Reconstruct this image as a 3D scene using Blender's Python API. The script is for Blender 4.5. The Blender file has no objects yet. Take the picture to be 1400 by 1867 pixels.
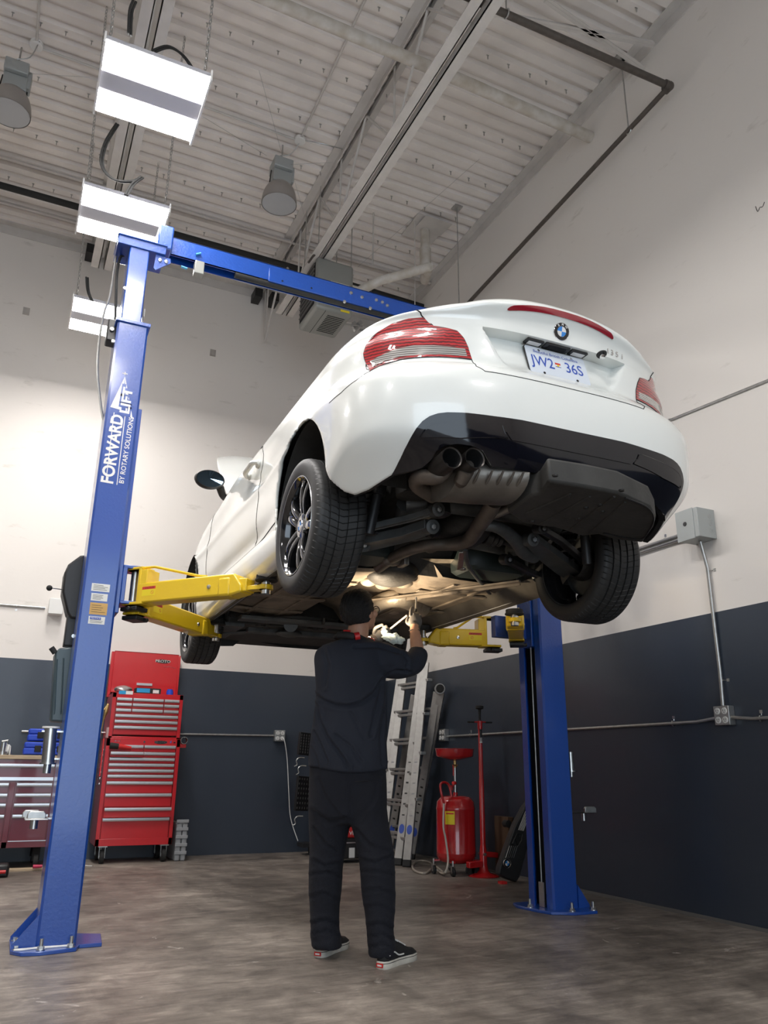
import bpy, bmesh, math, random
import numpy as np
from math import pi, sin, cos, radians, atan2, sqrt
from mathutils import Vector, Matrix
from mathutils.geometry import delaunay_2d_cdt
random.seed(7)
scn = bpy.context.scene
COL = scn.collection

# ---------------------------------------------------------------- camera
W, H, FPX = 1400, 1867, 1432.5
PITCH, YAW, ROLL, CAMH = .3142, .4378, .0113, .8902
Fv = np.array([sin(YAW)*cos(PITCH), cos(YAW)*cos(PITCH), sin(PITCH)])
Rv0 = np.array([cos(YAW), -sin(YAW), 0.]); Uv0 = np.cross(Rv0, Fv)
Rv = Rv0*cos(ROLL)+Uv0*sin(ROLL); Uv = -Rv0*sin(ROLL)+Uv0*cos(ROLL)
CP = np.array([0., 0., CAMH])
cam = bpy.data.cameras.new('camera'); camo = bpy.data.objects.new('camera', cam); COL.objects.link(camo)
camo.matrix_world = Matrix(((Rv[0], Uv[0], -Fv[0], 0), (Rv[1], Uv[1], -Fv[1], 0), (Rv[2], Uv[2], -Fv[2], CAMH), (0, 0, 0, 1)))
cam.sensor_fit = 'HORIZONTAL'; cam.sensor_width = 36; cam.lens = 36*FPX/W; cam.clip_end = 100
scn.camera = camo
# ---------------------------------------------------------------- exposure, world (daylight outside the open shop door behind the camera)
vs = scn.view_settings
scn.display_settings.display_device = 'sRGB'
vs.view_transform = 'Standard'; vs.look = 'None'; vs.gamma = 1; vs.use_curve_mapping = False
vs.exposure = 0.27
LED_STRENGTH = 74.0; WORK_W = 26.
wd = bpy.data.worlds.new('world'); scn.world = wd; wd.use_nodes = True
bg = wd.node_tree.nodes['Background']; bg.inputs[0].default_value = (.74, .87, 1, 1); bg.inputs[1].default_value = 2.8

# ---------------------------------------------------------------- pixel rays (measuring the photograph)
def ray(u, v): return Fv*FPX+Rv*(u-W/2)+Uv*(H/2-v)
def onp(u, v, n, d):
    r = ray(u, v); n = np.array(n, float); return CP+r*((d-CP@n)/(r@n))
def Zp(u, v, z): return onp(u, v, (0, 0, 1), z)
def Xp(u, v, x): return onp(u, v, (1, 0, 0), x)
def Yp(u, v, y): return onp(u, v, (0, 1, 0), y)
def proj(P):
    d = np.asarray(P, float)-CP; z = d@Fv
    return np.stack([W/2+FPX*(d@Rv)/z, H/2-FPX*(d@Uv)/z], -1)

# ---------------------------------------------------------------- materials
def nn(nt, t, x=0): n = nt.nodes.new(t); return n
MATS = {}
def mat(name, color, rough=.5, metal=0., coat=0., noise=0., nscale=8., bump=0., bscale=60., emit=None, estr=0., spec=.5, trans=0., alpha=1., coat_rough=.05, color2=None, detail=6., stretch=None):
    if name in MATS: return MATS[name]
    m = bpy.data.materials.new(name); m.use_nodes = True; nt = m.node_tree
    b = nt.nodes['Principled BSDF']; b.inputs['Base Color'].default_value = (*color, 1)
    b.inputs['Roughness'].default_value = rough; b.inputs['Metallic'].default_value = metal
    b.inputs['Coat Weight'].default_value = coat; b.inputs['Coat Roughness'].default_value = coat_rough
    b.inputs['Specular IOR Level'].default_value = spec
    b.inputs['Transmission Weight'].default_value = trans; b.inputs['Alpha'].default_value = alpha
    if emit: b.inputs['Emission Color'].default_value = (*emit, 1); b.inputs['Emission Strength'].default_value = estr
    tc = None
    if noise or bump or color2:
        tc = nn(nt, 'ShaderNodeTexCoord'); src = tc.outputs['Object']
        if stretch:
            mp = nn(nt, 'ShaderNodeMapping'); mp.inputs['Scale'].default_value = stretch
            nt.links.new(src, mp.inputs[0]); src = mp.outputs[0]
    if noise or color2:
        t = nn(nt, 'ShaderNodeTexNoise'); t.inputs['Scale'].default_value = nscale; t.inputs['Detail'].default_value = detail
        nt.links.new(src, t.inputs['Vector'])
        r = nn(nt, 'ShaderNodeMix'); r.data_type = 'RGBA'
        c2 = color2 or tuple(min(1, c*(1-noise)) for c in color)
        r.inputs[6].default_value = (*color, 1); r.inputs[7].default_value = (*c2, 1)
        mr = nn(nt, 'ShaderNodeMapRange'); mr.inputs[1].default_value = .35; mr.inputs[2].default_value = .7
        nt.links.new(t.outputs[0], mr.inputs[0]); nt.links.new(mr.outputs[0], r.inputs[0]); nt.links.new(r.outputs[2], b.inputs['Base Color'])
    if bump:
        t2 = nn(nt, 'ShaderNodeTexNoise'); t2.inputs['Scale'].default_value = bscale; t2.inputs['Detail'].default_value = 4
        nt.links.new(src, t2.inputs['Vector'])
        bp = nn(nt, 'ShaderNodeBump'); bp.inputs['Strength'].default_value = bump; bp.inputs['Distance'].default_value = .01
        nt.links.new(t2.outputs[0], bp.inputs['Height']); nt.links.new(bp.outputs[0], b.inputs['Normal'])
    MATS[name] = m
    return m
M_car = mat('white car paint', (.80, .82, .79), .28, coat=1.)
M_gblack = mat('gloss black trim', (.004, .004, .007), .07, spec=.5)
M_black = mat('black plastic', (.012, .012, .013), .45, bump=.1)
M_matte = mat('matte black underside plastic', (.045, .044, .041), .7, noise=.4, bump=.3, bscale=25)
M_under = mat('dusty underbody metal', (.045, .043, .04), .55, metal=.3, noise=.6, nscale=9, bump=.2)
M_tan = mat('dusty tan floor pan', (.22, .18, .135), .6, color2=(.085, .07, .055), nscale=6, bump=.5, bscale=14)
M_shield = mat('heat shield foil', (.46, .40, .32), .42, metal=.6, noise=.3, bump=.6, bscale=18)
M_muff = mat('weathered muffler steel', (.24, .22, .195), .45, metal=.75, noise=.45, nscale=7, bump=.1)
M_pipe = mat('brown exhaust pipe steel', (.17, .14, .115), .5, metal=.6, noise=.4, nscale=12)
M_tip = mat('sooty exhaust tip', (.05, .045, .042), .35, metal=.7)
M_arm = mat('grey suspension metal', (.12, .125, .125), .5, metal=.5, noise=.4, nscale=10)
M_rim = mat('gloss black wheel', (.02, .021, .024), .13, metal=.5, coat=1.)
M_chrome = mat('bright chrome', (.75, .75, .76), .12, metal=1.)
M_zinc = mat('zinc plated steel', (.62, .62, .60), .3, metal=1., noise=.15, nscale=30)
M_galv = mat('galvanised conduit', (.50, .50, .49), .38, metal=.9, noise=.2, nscale=25)
M_blue = mat('blue lift paint', (.006, .058, .32), .35, coat=.8, coat_rough=.14, bump=.16, bscale=70)
M_yel = mat('yellow lift paint', (.78, .52, .012), .32, coat=.5, bump=.05)
M_red = mat('red chest paint', (.50, .012, .018), .28, coat=.6)
M_maroon = mat('maroon bench paint', (.13, .008, .016), .3, coat=.5)
M_redtank = mat('red tank paint', (.46, .012, .014), .25, coat=.7)
M_alu = mat('aluminium drawer pull', (.72, .73, .75), .3, metal=.9)
M_ladder = mat('brushed ladder aluminium', (.37, .36, .345), .5, metal=.6, noise=.15, nscale=20)
M_white = mat('white enamel', (.75, .74, .72), .5)
M_steelw = mat('painted joist steel', (.60, .57, .54), .55, noise=.12, nscale=6)
M_wpipe = mat('dusty white pipe', (.60, .57, .53), .5, color2=(.45, .40, .33), nscale=9)
M_dpipe = mat('dark sprinkler pipe', (.085, .07, .06), .5, noise=.3, nscale=20)
M_grey = mat('grey enamel box', (.36, .38, .375), .45, metal=.2)
M_heater = mat('heater grey enamel', (.26, .265, .25), .4, metal=.3)
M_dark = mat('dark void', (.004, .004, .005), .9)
M_rub = mat('black rubber', (.014, .014, .014), .75, bump=.1)
M_skin = mat('skin', (.52, .27, .17), .5, noise=.1, nscale=30)
M_hair = mat('black hair', (.006, .005, .005), .55, bump=.8, bscale=60, stretch=(6, 6, 1))
M_shirt = mat('charcoal navy shirt cloth', (.0125, .0155, .026), .85, bump=.25, bscale=350)
M_trous = mat('black work trousers cloth', (.0040, .0050, .0105), .9, bump=.3, bscale=300)
M_glove = mat('grey nitrile glove', (.10, .09, .08), .5)
M_cloth = mat('white shop rag', (.62, .72, .69), .85, bump=.5, bscale=40)
M_canvas = mat('black shoe canvas', (.008, .008, .009), .8)
M_sole = mat('off white rubber sole', (.62, .59, .52), .6, noise=.2, nscale=30)
M_redp = mat('red plastic', (.55, .02, .02), .4)
M_bluep = mat('blue plastic case', (.015, .06, .50), .45)
M_wood = mat('pale plywood', (.55, .42, .28), .6, noise=.25, nscale=5, stretch=(1, 12, 12))
M_label = mat('white sticker', (.72, .72, .70), .5)
M_yelst = mat('yellow sticker', (.80, .62, .02), .5)
M_gold = mat('tan sticker', (.55, .33, .10), .5)
M_inkb = mat('blue ink', (.03, .08, .42), .5)
M_ink = mat('black ink', (.01, .01, .01), .6)
M_inkr = mat('red ink', (.6, .04, .03), .5)
M_glass = mat('dark mirror glass', (.05, .08, .11), .03, metal=.9)
M_win = mat('dark side glass', (.01, .012, .014), .05, coat=1.)
M_led = mat('lit led tube', (1, 1, 1), .5, emit=(1, .965, .93), estr=LED_STRENGTH)
M_frost = mat('grey led housing', (.42, .42, .46), .5)
M_teal = mat('smoky teal plastic', (.05, .075, .085), .35)
M_greyc = mat('grey plastic tool case', (.30, .31, .32), .5, bump=.1)
M_brass = mat('brass fitting', (.55, .38, .16), .35, metal=.9)
M_hose = mat('clear beige hose', (.45, .40, .34), .35)
M_plate = mat('licence plate white', (.68, .73, .80), .35)

# ---------------------------------------------------------------- mesh building
MW = {}
def I4(): return Matrix.Identity(4)
def tag(o, label=None, cat=None, group=None, kind=None):
    if label: o['label'] = label
    if cat: o['category'] = cat
    if group: o['group'] = group
    if kind: o['kind'] = kind
    return o
def thing(name, label, cat, loc=(0, 0, 0), rotz=0., group=None):
    o = bpy.data.objects.new(name, None); COL.objects.link(o); o.empty_display_size = .1
    o.location = loc; o.rotation_euler = (0, 0, rotz)
    MW[o.name] = Matrix.Translation(loc) @ Matrix.Rotation(rotz, 4, 'Z')
    return tag(o, label, cat, group)
def frame(origin, zdir, xhint=(0, 0, 1)):
    z = Vector(zdir).normalized(); x = Vector(xhint)
    if abs(z.dot(x.normalized())) > .98: x = Vector((1, 0, 0)) if abs(z.x) < .9 else Vector((0, 1, 0))
    y = z.cross(x).normalized(); x = y.cross(z)
    return Matrix(((x.x, y.x, z.x, origin[0]), (x.y, y.y, z.y, origin[1]), (x.z, y.z, z.z, origin[2]), (0, 0, 0, 1)))
class MB:
    def __init__(s): s.v = []; s.f = []; s.mi = []; s.cur = 0; s.T = None
    def add(s, vs, fs):
        o = len(s.v)
        for p in vs:
            p = Vector(p); s.v.append(s.T @ p if s.T else p)
        for f in fs: s.f.append([i+o for i in f]); s.mi.append(s.cur)
        return s
    def box(s, a, b):
        x0, y0, z0 = a; x1, y1, z1 = b
        return s.add([(x0, y0, z0), (x1, y0, z0), (x1, y1, z0), (x0, y1, z0), (x0, y0, z1), (x1, y0, z1), (x1, y1, z1), (x0, y1, z1)],
              [(0, 3, 2, 1), (4, 5, 6, 7), (0, 1, 5, 4), (1, 2, 6, 5), (2, 3, 7, 6), (3, 0, 4, 7)])
    def cbox(s, c, d): return s.box([c[i]-d[i]/2 for i in range(3)], [c[i]+d[i]/2 for i in range(3)])
    def obox(s, M, d):
        T = s.T; s.T = (T @ M) if T else M
        s.cbox((0, 0, 0), d); s.T = T; return s
    def beam(s, p0, p1, w, h, up=(0, 0, 1)):       # box bar from p0 to p1, h along up, w sideways
        p0 = Vector(p0); p1 = Vector(p1); M = frame((p0+p1)/2, p1-p0, up); return s.obox(M, (h, w, (p1-p0).length))
    def cyl(s, p0, p1, r0, r1=None, n=16, caps=True):
        r1 = r0 if r1 is None else r1
        p0 = Vector(p0); p1 = Vector(p1); M = frame(p0, p1-p0); L = (p1-p0).length
        vs = [M @ Vector((r*cos(2*pi*i/n), r*sin(2*pi*i/n), z)) for r, z in ((r0, 0), (r1, L)) for i in range(n)]
        fs = [(i, (i+1) % n, n+(i+1) % n, n+i) for i in range(n)]
        if caps: fs += [tuple(range(n-1, -1, -1)), tuple(range(n, 2*n))]
        return s.add(vs, fs)
    def lathe(s, prof, M=None, n=24, a0=0., a1=2*pi, cap=True):   # prof: (r,z) around local z
        M = M or I4(); full = abs(a1-a0-2*pi) < 1e-6; k = n if full else n+1
        vs = [M @ Vector((r*cos(a0+(a1-a0)*i/n), r*sin(a0+(a1-a0)*i/n), z)) for r, z in prof for i in range(k)]
        fs = []
        for j in range(len(prof)-1):
            for i in range(n):
                i2 = (i+1) % k; fs.append((j*k+i, j*k+i2, (j+1)*k+i2, (j+1)*k+i))
        if cap and full:
            if prof[0][0] > 1e-5: fs.append(tuple(range(k-1, -1, -1)))
            if prof[-1][0] > 1e-5: fs.append(tuple((len(prof)-1)*k+i for i in range(k)))
        return s.add(vs, fs)
    def tube(s, pts, r, n=10, closed=False, caps=True, sub=0, flat=None):
        P = [Vector(p) for p in pts]
        rr = list(r) if hasattr(r, '__len__') else [r]*len(P)
        if sub:
            Q = []; R2 = []; m = len(P); cnt = m if closed else m-1
            for i in range(cnt):
                g = (lambda k: P[k % m]) if closed else (lambda k: P[min(max(k, 0), m-1)])
                p0, p1, p2, p3 = g(i-1), g(i), g(i+1), g(i+2)
                for k in range(sub):
                    t = k/sub
                    Q.append(.5*((2*p1)+(p2-p0)*t+(2*p0-5*p1+4*p2-p3)*t*t+(3*p1-p0-3*p2+p3)*t**3)); R2.append(rr[i]*(1-t)+rr[(i+1) % m]*t)
            if not closed: Q.append(P[-1]); R2.append(rr[-1])
            P, rr = Q, R2
        m = len(P); vs = []; prev = None
        for i in range(m):
            if closed: d = P[(i+1) % m]-P[i-1]
            else: d = P[min(i+1, m-1)]-P[max(i-1, 0)]
            d.normalize()
            if prev is None:
                x = Vector((0, 0, 1)) if abs(d.z) < .9 else Vector((1, 0, 0)); y = d.cross(x).normalized()
            else:
                y = prev-d*prev.dot(d); y.normalize()
            x = y.cross(d); prev = y
            for k in range(n):
                a = 2*pi*k/n; ca, sa = cos(a), sin(a)
                if flat: sa *= flat
                vs.append(P[i]+(y*ca+x*sa)*rr[i])
        fs = []
        for i in range(m if closed else m-1):
            for k in range(n):
                a = i*n+k; b = i*n+(k+1) % n; c = ((i+1) % m)*n+(k+1) % n; d_ = ((i+1) % m)*n+k; fs.append((a, b, c, d_))
        if not closed and caps: fs += [tuple(range(n-1, -1, -1)), tuple((m-1)*n+k for k in range(n))]
        return s.add(vs, fs)
    def prism(s, poly, M, h, z0=0.):                       # poly in local xy, extruded along local z
        n = len(poly)
        vs = [M @ Vector((x, y, z0)) for x, y in poly]+[M @ Vector((x, y, z0+h)) for x, y in poly]
        fs = [tuple(range(n-1, -1, -1)), tuple(range(n, 2*n))]+[(i, (i+1) % n, n+(i+1) % n, n+i) for i in range(n)]
        return s.add(vs, fs)
    def grid(s, rows, closed=False, flip=False):
        n = len(rows[0]); vs = [p for r in rows for p in r]; fs = []
        for i in range(len(rows)-1):
            for j in range(n if closed else n-1):
                f = (i*n+j, i*n+(j+1) % n, (i+1)*n+(j+1) % n, (i+1)*n+j); fs.append(f[::-1] if flip else f)
        return s.add(vs, fs)
    def loft(s, rings, caps=True):
        n = len(rings[0]); s.grid(rings, closed=True)
        if caps:
            o = len(s.v)-n*len(rings)
            s.f.append([o+i for i in range(n-1, -1, -1)]); s.mi.append(s.cur)
            s.f.append([o+(len(rings)-1)*n+i for i in range(n)]); s.mi.append(s.cur)
        return s
    def ball(s, c, r, n=16, m=10):
        r = r if hasattr(r, '__len__') else (r, r, r)
        prof = [(max(1e-6, sin(pi*j/m)), -cos(pi*j/m)) for j in range(m+1)]
        M = Matrix.Translation(c) @ Matrix.Diagonal((r[0], r[1], r[2], 1)); return s.lathe(prof, M, n, cap=False)
    def build(s, name, m, parent=None, world=True, bevel=0., sharp=38., smooth=True, weld=False, solid=0., segs=2):
        me = bpy.data.meshes.new(name)
        vs = s.v
        if parent is not None and world:
            Mi = MW[parent.name].inverted(); vs = [Mi @ p for p in s.v]
        me.from_pydata([tuple(p) for p in vs], [], s.f)
        for q in (m if isinstance(m, (list, tuple)) else [m]): me.materials.append(q)
        me.polygons.foreach_set('material_index', s.mi)
        bm = bmesh.new(); bm.from_mesh(me)
        if weld: bmesh.ops.remove_doubles(bm, verts=bm.verts, dist=1e-4)
        bmesh.ops.recalc_face_normals(bm, faces=bm.faces)
        bm.to_mesh(me); bm.free()
        if smooth:
            me.polygons.foreach_set('use_smooth', [True]*len(me.polygons)); me.set_sharp_from_angle(angle=radians(sharp))
        me.update()
        o = bpy.data.objects.new(name, me); COL.objects.link(o)
        if parent is not None: o.parent = parent; MW[o.name] = MW[parent.name]
        else: MW[o.name] = I4()
        if bevel:
            b = o.modifiers.new('bevel', 'BEVEL'); b.width = bevel; b.segments = segs; b.limit_method = 'ANGLE'; b.angle_limit = radians(40); b.harden_normals = False
        if solid:
            q = o.modifiers.new('solid', 'SOLIDIFY'); q.thickness = solid; q.offset = 0
        return o
_tc = {}
def textmb(mb, s, size, M, depth=.0006, align='CENTER', shear=0., sx=1., bold=0., spacing=1.):
    key = (s, depth, align, shear, bold, spacing)
    if key not in _tc:
        cu = bpy.data.curves.new('t', 'FONT'); cu.body = s; cu.size = 1; cu.align_x = align; cu.align_y = 'CENTER'; cu.extrude = 0; cu.offset = bold; cu.shear = shear; cu.space_character = spacing
        cu.resolution_u = 4
        ob = bpy.data.objects.new('t', cu); COL.objects.link(ob); bpy.context.view_layer.update()
        me = bpy.data.meshes.new_from_object(ob.evaluated_get(bpy.context.evaluated_depsgraph_get()))
        _tc[key] = ([v.co.copy() for v in me.vertices], [list(p.vertices) for p in me.polygons])
        bpy.data.objects.remove(ob); bpy.data.curves.remove(cu); bpy.data.meshes.remove(me)
    vs, fs = _tc[key]
    S = Matrix.Diagonal((size*sx, size, 1, 1))
    T = M @ Matrix.Translation((0, 0, depth)) @ S
    mb.add([T @ v for v in vs], fs); return mb
def plane_frame(o, xdir, ydir):
    x = Vector(xdir).normalized(); y = Vector(ydir); y = (y-x*y.dot(x)).normalized(); z = x.cross(y)
    return Matrix(((x.x, y.x, z.x, o[0]), (x.y, y.y, z.y, o[1]), (x.z, y.z, z.z, o[2]), (0, 0, 0, 1)))
def dup(o, parent=None, loc=None, rotz=None, label=None, group=None):
    c = o.copy(); COL.objects.link(c)
    if parent is not None: c.parent = parent
    if loc is not None: c.location = loc
    if rotz is not None: c.rotation_euler = (0, 0, rotz)
    if label: c['label'] = label
    if group: c['group'] = group
    for ch in [x for x in bpy.data.objects if x.parent == o]: dup(ch, c)
    return c
def crom(tab, t):      # catmull-rom through table rows at real index t
    n = len(tab); i = min(int(t), n-2); f = t-i
    g = lambda k: tab[min(max(k, 0), n-1)]
    a, b, c, d = g(i-1), g(i), g(i+1), g(i+2)
    return [.5*((2*b[k])+(c[k]-a[k])*f+(2*a[k]-5*b[k]+4*c[k]-d[k])*f*f+(3*b[k]-a[k]-3*c[k]+d[k])*f**3) for k in range(len(b))]
def smooth01(a, b, x): t = min(1, max(0, (x-a)/(b-a))); return t*t*(3-2*t)
def V3(a): return Vector((float(a[0]), float(a[1]), float(a[2])))
# ================================================================ ROOM
CX, CY, ZB, ZC = 4.206, 8.833, 1.898, 6.85
XL, YF = -6.5, -3.5
def wall_material(axis):
    m = bpy.data.materials.new('painted wall '+axis); m.use_nodes = True; nt = m.node_tree; L = nt.links.new
    b = nt.nodes['Principled BSDF']; g = nn(nt, 'ShaderNodeNewGeometry'); sp = nn(nt, 'ShaderNodeSeparateXYZ'); L(g.outputs['Position'], sp.inputs[0])
    n1 = nn(nt, 'ShaderNodeTexNoise'); n1.inputs['Scale'].default_value = .9; n1.inputs['Detail'].default_value = 6; L(g.outputs['Position'], n1.inputs['Vector'])
    mp = nn(nt, 'ShaderNodeMapping'); mp.inputs['Scale'].default_value = (1.2, 1.2, 3.5); mp.inputs['Rotation'].default_value = (.5, .6, .3); L(g.outputs['Position'], mp.inputs[0])
    n2 = nn(nt, 'ShaderNodeTexNoise'); n2.inputs['Scale'].default_value = 2.2; n2.inputs['Detail'].default_value = 9; n2.inputs['Roughness'].default_value = .62; L(mp.outputs[0], n2.inputs['Vector'])
    r1 = nn(nt, 'ShaderNodeMapRange'); r1.inputs[1].default_value = .63; r1.inputs[2].default_value = .72; L(n2.outputs[0], r1.inputs[0])
    wm = nn(nt, 'ShaderNodeMix'); wm.data_type = 'RGBA'; wm.inputs[6].default_value = (.74, .705, .665, 1); wm.inputs[7].default_value = (.70, .66, .62, 1); L(n1.outputs[0], wm.inputs[0])
    w2 = nn(nt, 'ShaderNodeMix'); w2.data_type = 'RGBA'; w2.inputs[7].default_value = (.60, .565, .52, 1); L(wm.outputs[2], w2.inputs[6]); L(r1.outputs[0], w2.inputs[0])
    nm = nn(nt, 'ShaderNodeMix'); nm.data_type = 'RGBA'; nm.inputs[6].default_value = (.030, .039, .056, 1); nm.inputs[7].default_value = (.036, .046, .064, 1); L(n1.outputs[0], nm.inputs[0])
    st = nn(nt, 'ShaderNodeMath'); st.operation = 'GREATER_THAN'; st.inputs[1].default_value = ZB; L(sp.outputs[2], st.inputs[0])
    mx = nn(nt, 'ShaderNodeMix'); mx.data_type = 'RGBA'; L(st.outputs[0], mx.inputs[0]); L(nm.outputs[2], mx.inputs[6]); L(w2.outputs[2], mx.inputs[7]); L(mx.outputs[2], b.inputs['Base Color'])
    rr = nn(nt, 'ShaderNodeMapRange'); rr.inputs[3].default_value = .36; rr.inputs[4].default_value = .6; L(st.outputs[0], rr.inputs[0]); L(rr.outputs[0], b.inputs['Roughness'])
    cw = nn(nt, 'ShaderNodeMapRange'); cw.inputs[3].default_value = .10; cw.inputs[4].default_value = 0; L(st.outputs[0], cw.inputs[0]); L(cw.outputs[0], b.inputs['Coat Weight']); b.inputs['Coat Roughness'].default_value = .07
    n3 = nn(nt, 'ShaderNodeTexNoise'); n3.inputs['Scale'].default_value = 14; n3.inputs['Detail'].default_value = 6; L(g.outputs['Position'], n3.inputs['Vector'])
    bp = nn(nt, 'ShaderNodeBump'); bp.inputs['Strength'].default_value = .12; bp.inputs['Distance'].default_value = .01; L(n3.outputs[0], bp.inputs['Height']); L(bp.outputs[0], b.inputs['Normal'])
    return m
MWALL = wall_material('xyz')
def floor_material():
    m = bpy.data.materials.new('stained concrete floor'); m.use_nodes = True; nt = m.node_tree; L = nt.links.new
    b = nt.nodes['Principled BSDF']; g = nn(nt, 'ShaderNodeNewGeometry')
    def noise(sc, det, ro=.5, dist=0.):
        n = nn(nt, 'ShaderNodeTexNoise'); n.inputs['Scale'].default_value = sc; n.inputs['Detail'].default_value = det; n.inputs['Roughness'].default_value = ro; n.inputs['Distortion'].default_value = dist
        L(g.outputs['Position'], n.inputs['Vector']); return n.outputs[0]
    cr = nn(nt, 'ShaderNodeValToRGB'); e = cr.color_ramp.elements
    e[0].position = .36; e[0].color = (.070, .058, .050, 1); e[1].position = .63; e[1].color = (.36, .315, .27, 1)
    e2 = e.new(.5); e2.color = (.19, .162, .138, 1)
    a = nn(nt, 'ShaderNodeMath'); a.operation = 'MULTIPLY_ADD'; a.inputs[1].default_value = .55; L(noise(.7, 8, .62, .6), a.inputs[0])
    a2 = nn(nt, 'ShaderNodeMath'); a2.operation = 'MULTIPLY'; a2.inputs[1].default_value = .45; L(noise(5, 9, .68, .4), a2.inputs[0]); L(a2.outputs[0], a.inputs[2])
    L(a.outputs[0], cr.inputs[0])
    # pale scuffs
    mr = nn(nt, 'ShaderNodeMapRange'); mr.inputs[1].default_value = .665; mr.inputs[2].default_value = .70; L(noise(3.1, 7, .6, 2.2), mr.inputs[0])
    mx = nn(nt, 'ShaderNodeMix'); mx.data_type = 'RGBA'; mx.inputs[7].default_value = (.46, .42, .38, 1); L(cr.outputs[0], mx.inputs[6])
    k = nn(nt, 'ShaderNodeMath'); k.operation = 'MULTIPLY'; k.inputs[1].default_value = .8; L(mr.outputs[0], k.inputs[0]); L(k.outputs[0], mx.inputs[0])
    L(mx.outputs[2], b.inputs['Base Color'])
    # fine speckle and long thin scratches
    sc_ = nn(nt, 'ShaderNodeMapping'); sc_.inputs['Scale'].default_value = (1.0, 7.0, 1.0); sc_.inputs['Rotation'].default_value = (0, 0, .55); L(g.outputs['Position'], sc_.inputs[0])
    sn = nn(nt, 'ShaderNodeTexNoise'); sn.inputs['Scale'].default_value = 3.4; sn.inputs['Detail'].default_value = 10; sn.inputs['Roughness'].default_value = .72; sn.inputs['Distortion'].default_value = .8; L(sc_.outputs[0], sn.inputs['Vector'])
    sr = nn(nt, 'ShaderNodeMapRange'); sr.inputs[1].default_value = .30; sr.inputs[2].default_value = .72; sr.inputs[3].default_value = .62; sr.inputs[4].default_value = 1.42; L(sn.outputs[0], sr.inputs[0])
    mm_ = nn(nt, 'ShaderNodeMix'); mm_.data_type = 'RGBA'; mm_.blend_type = 'MULTIPLY'; mm_.clamp_result = False; mm_.inputs[0].default_value = 1; L(mx.outputs[2], mm_.inputs[6]); L(sr.outputs[0], mm_.inputs[7]); L(mm_.outputs[2], b.inputs['Base Color'])
    r = nn(nt, 'ShaderNodeMapRange'); r.inputs[3].default_value = .30; r.inputs[4].default_value = .55; L(noise(2, 6), r.inputs[0]); L(r.outputs[0], b.inputs['Roughness'])
    bp = nn(nt, 'ShaderNodeBump'); bp.inputs['Strength'].default_value = .18; bp.inputs['Distance'].default_value = .01; L(noise(9, 8, .6), bp.inputs['Height']); L(bp.outputs[0], b.inputs['Normal'])
    return m
mb = MB(); mb.box((XL, YF, -.12), (CX, CY, 0)); tag(mb.build('floor', floor_material()), kind='structure')
mb = MB(); mb.box((CX, YF, -.12), (CX+.2, CY, ZC+.3)); tag(mb.build('wall_right', MWALL), kind='structure')
mb = MB(); mb.box((XL, CY, -.12), (CX+.2, CY+.2, ZC+.3)); tag(mb.build('wall_back', MWALL), kind='structure')
mb = MB(); mb.box((XL-.2, YF, -.12), (XL, CY+.2, ZC+.3)); tag(mb.build('wall_left', MWALL), kind='structure')
# front wall with the open roll-up door behind the camera
DX0, DX1, DZ = -2.6, 2.0, 4.0
mb = MB(); mb.box((XL, YF-.2, -.12), (DX0, YF, ZC+.3)); mb.box((DX1, YF-.2, -.12), (CX+.2, YF, ZC+.3)); mb.box((DX0, YF-.2, DZ), (DX1, YF, ZC+.3))
tag(mb.build('wall_front', MWALL), kind='structure')
# corrugated roof deck: ribs run along X
mb = MB(); pitch = .1524; prof = []
y = YF
while y < CY+.2:
    prof += [(y, ZC), (y+.078, ZC), (y+.094, ZC+.038), (y+.136, ZC+.038)]; y += pitch
prof.append((y, ZC))
mb.grid([[(XL, a, z) for a, z in prof], [(CX+.1, a, z) for a, z in prof]])
M_deck = mat('white painted steel deck', (.80, .75, .71), .6, noise=.12, nscale=3)
deck = tag(mb.build('ceiling', M_deck, sharp=20), kind='structure')
mb = MB(); mb.box((XL, YF, ZC+.2), (CX+.2, CY+.2, ZC+.3)); mb.build('roof_board', M_deck, deck)
mb = MB()
for row in (2.75, 3.56, 4.38, 5.19, 5.75, 6.4, 7.2, 7.95):
    yy = YF+round((row-YF)/pitch)*pitch+.028
    for k in range(30):
        xx = -2.2+k*.21+random.uniform(-.02, .02)
        mb.box((xx-.004, yy-.004, ZC-.045), (xx+.004, yy+.004, ZC+.01)); mb.box((xx-.012, yy-.004, ZC-.006), (xx+.012, yy+.004, ZC))
tag(mb.build('deck_screw', M_galv, deck), kind='stuff')
# angle ledgers along the walls under the deck
mb = MB(); mb.box((CX-.09, YF, ZC-.012), (CX, CY, ZC)); mb.box((CX-.012, YF, ZC-.12), (CX, CY, ZC)); tag(mb.build('trim_1', M_steelw), kind='structure')
mb = MB(); mb.box((XL, CY-.09, ZC-.012), (CX-.1, CY, ZC)); mb.box((XL, CY-.012, ZC-.12), (CX-.1, CY, ZC)); tag(mb.build('trim_2', M_steelw), kind='structure')
# floor edge strip along the walls
mb = MB(); mb.box((CX-.012, YF, 0), (CX, CY-.01, .02)); tag(mb.build('trim_3', mat('grey floor caulk', (.14, .13, .12), .7)), kind='structure')

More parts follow.
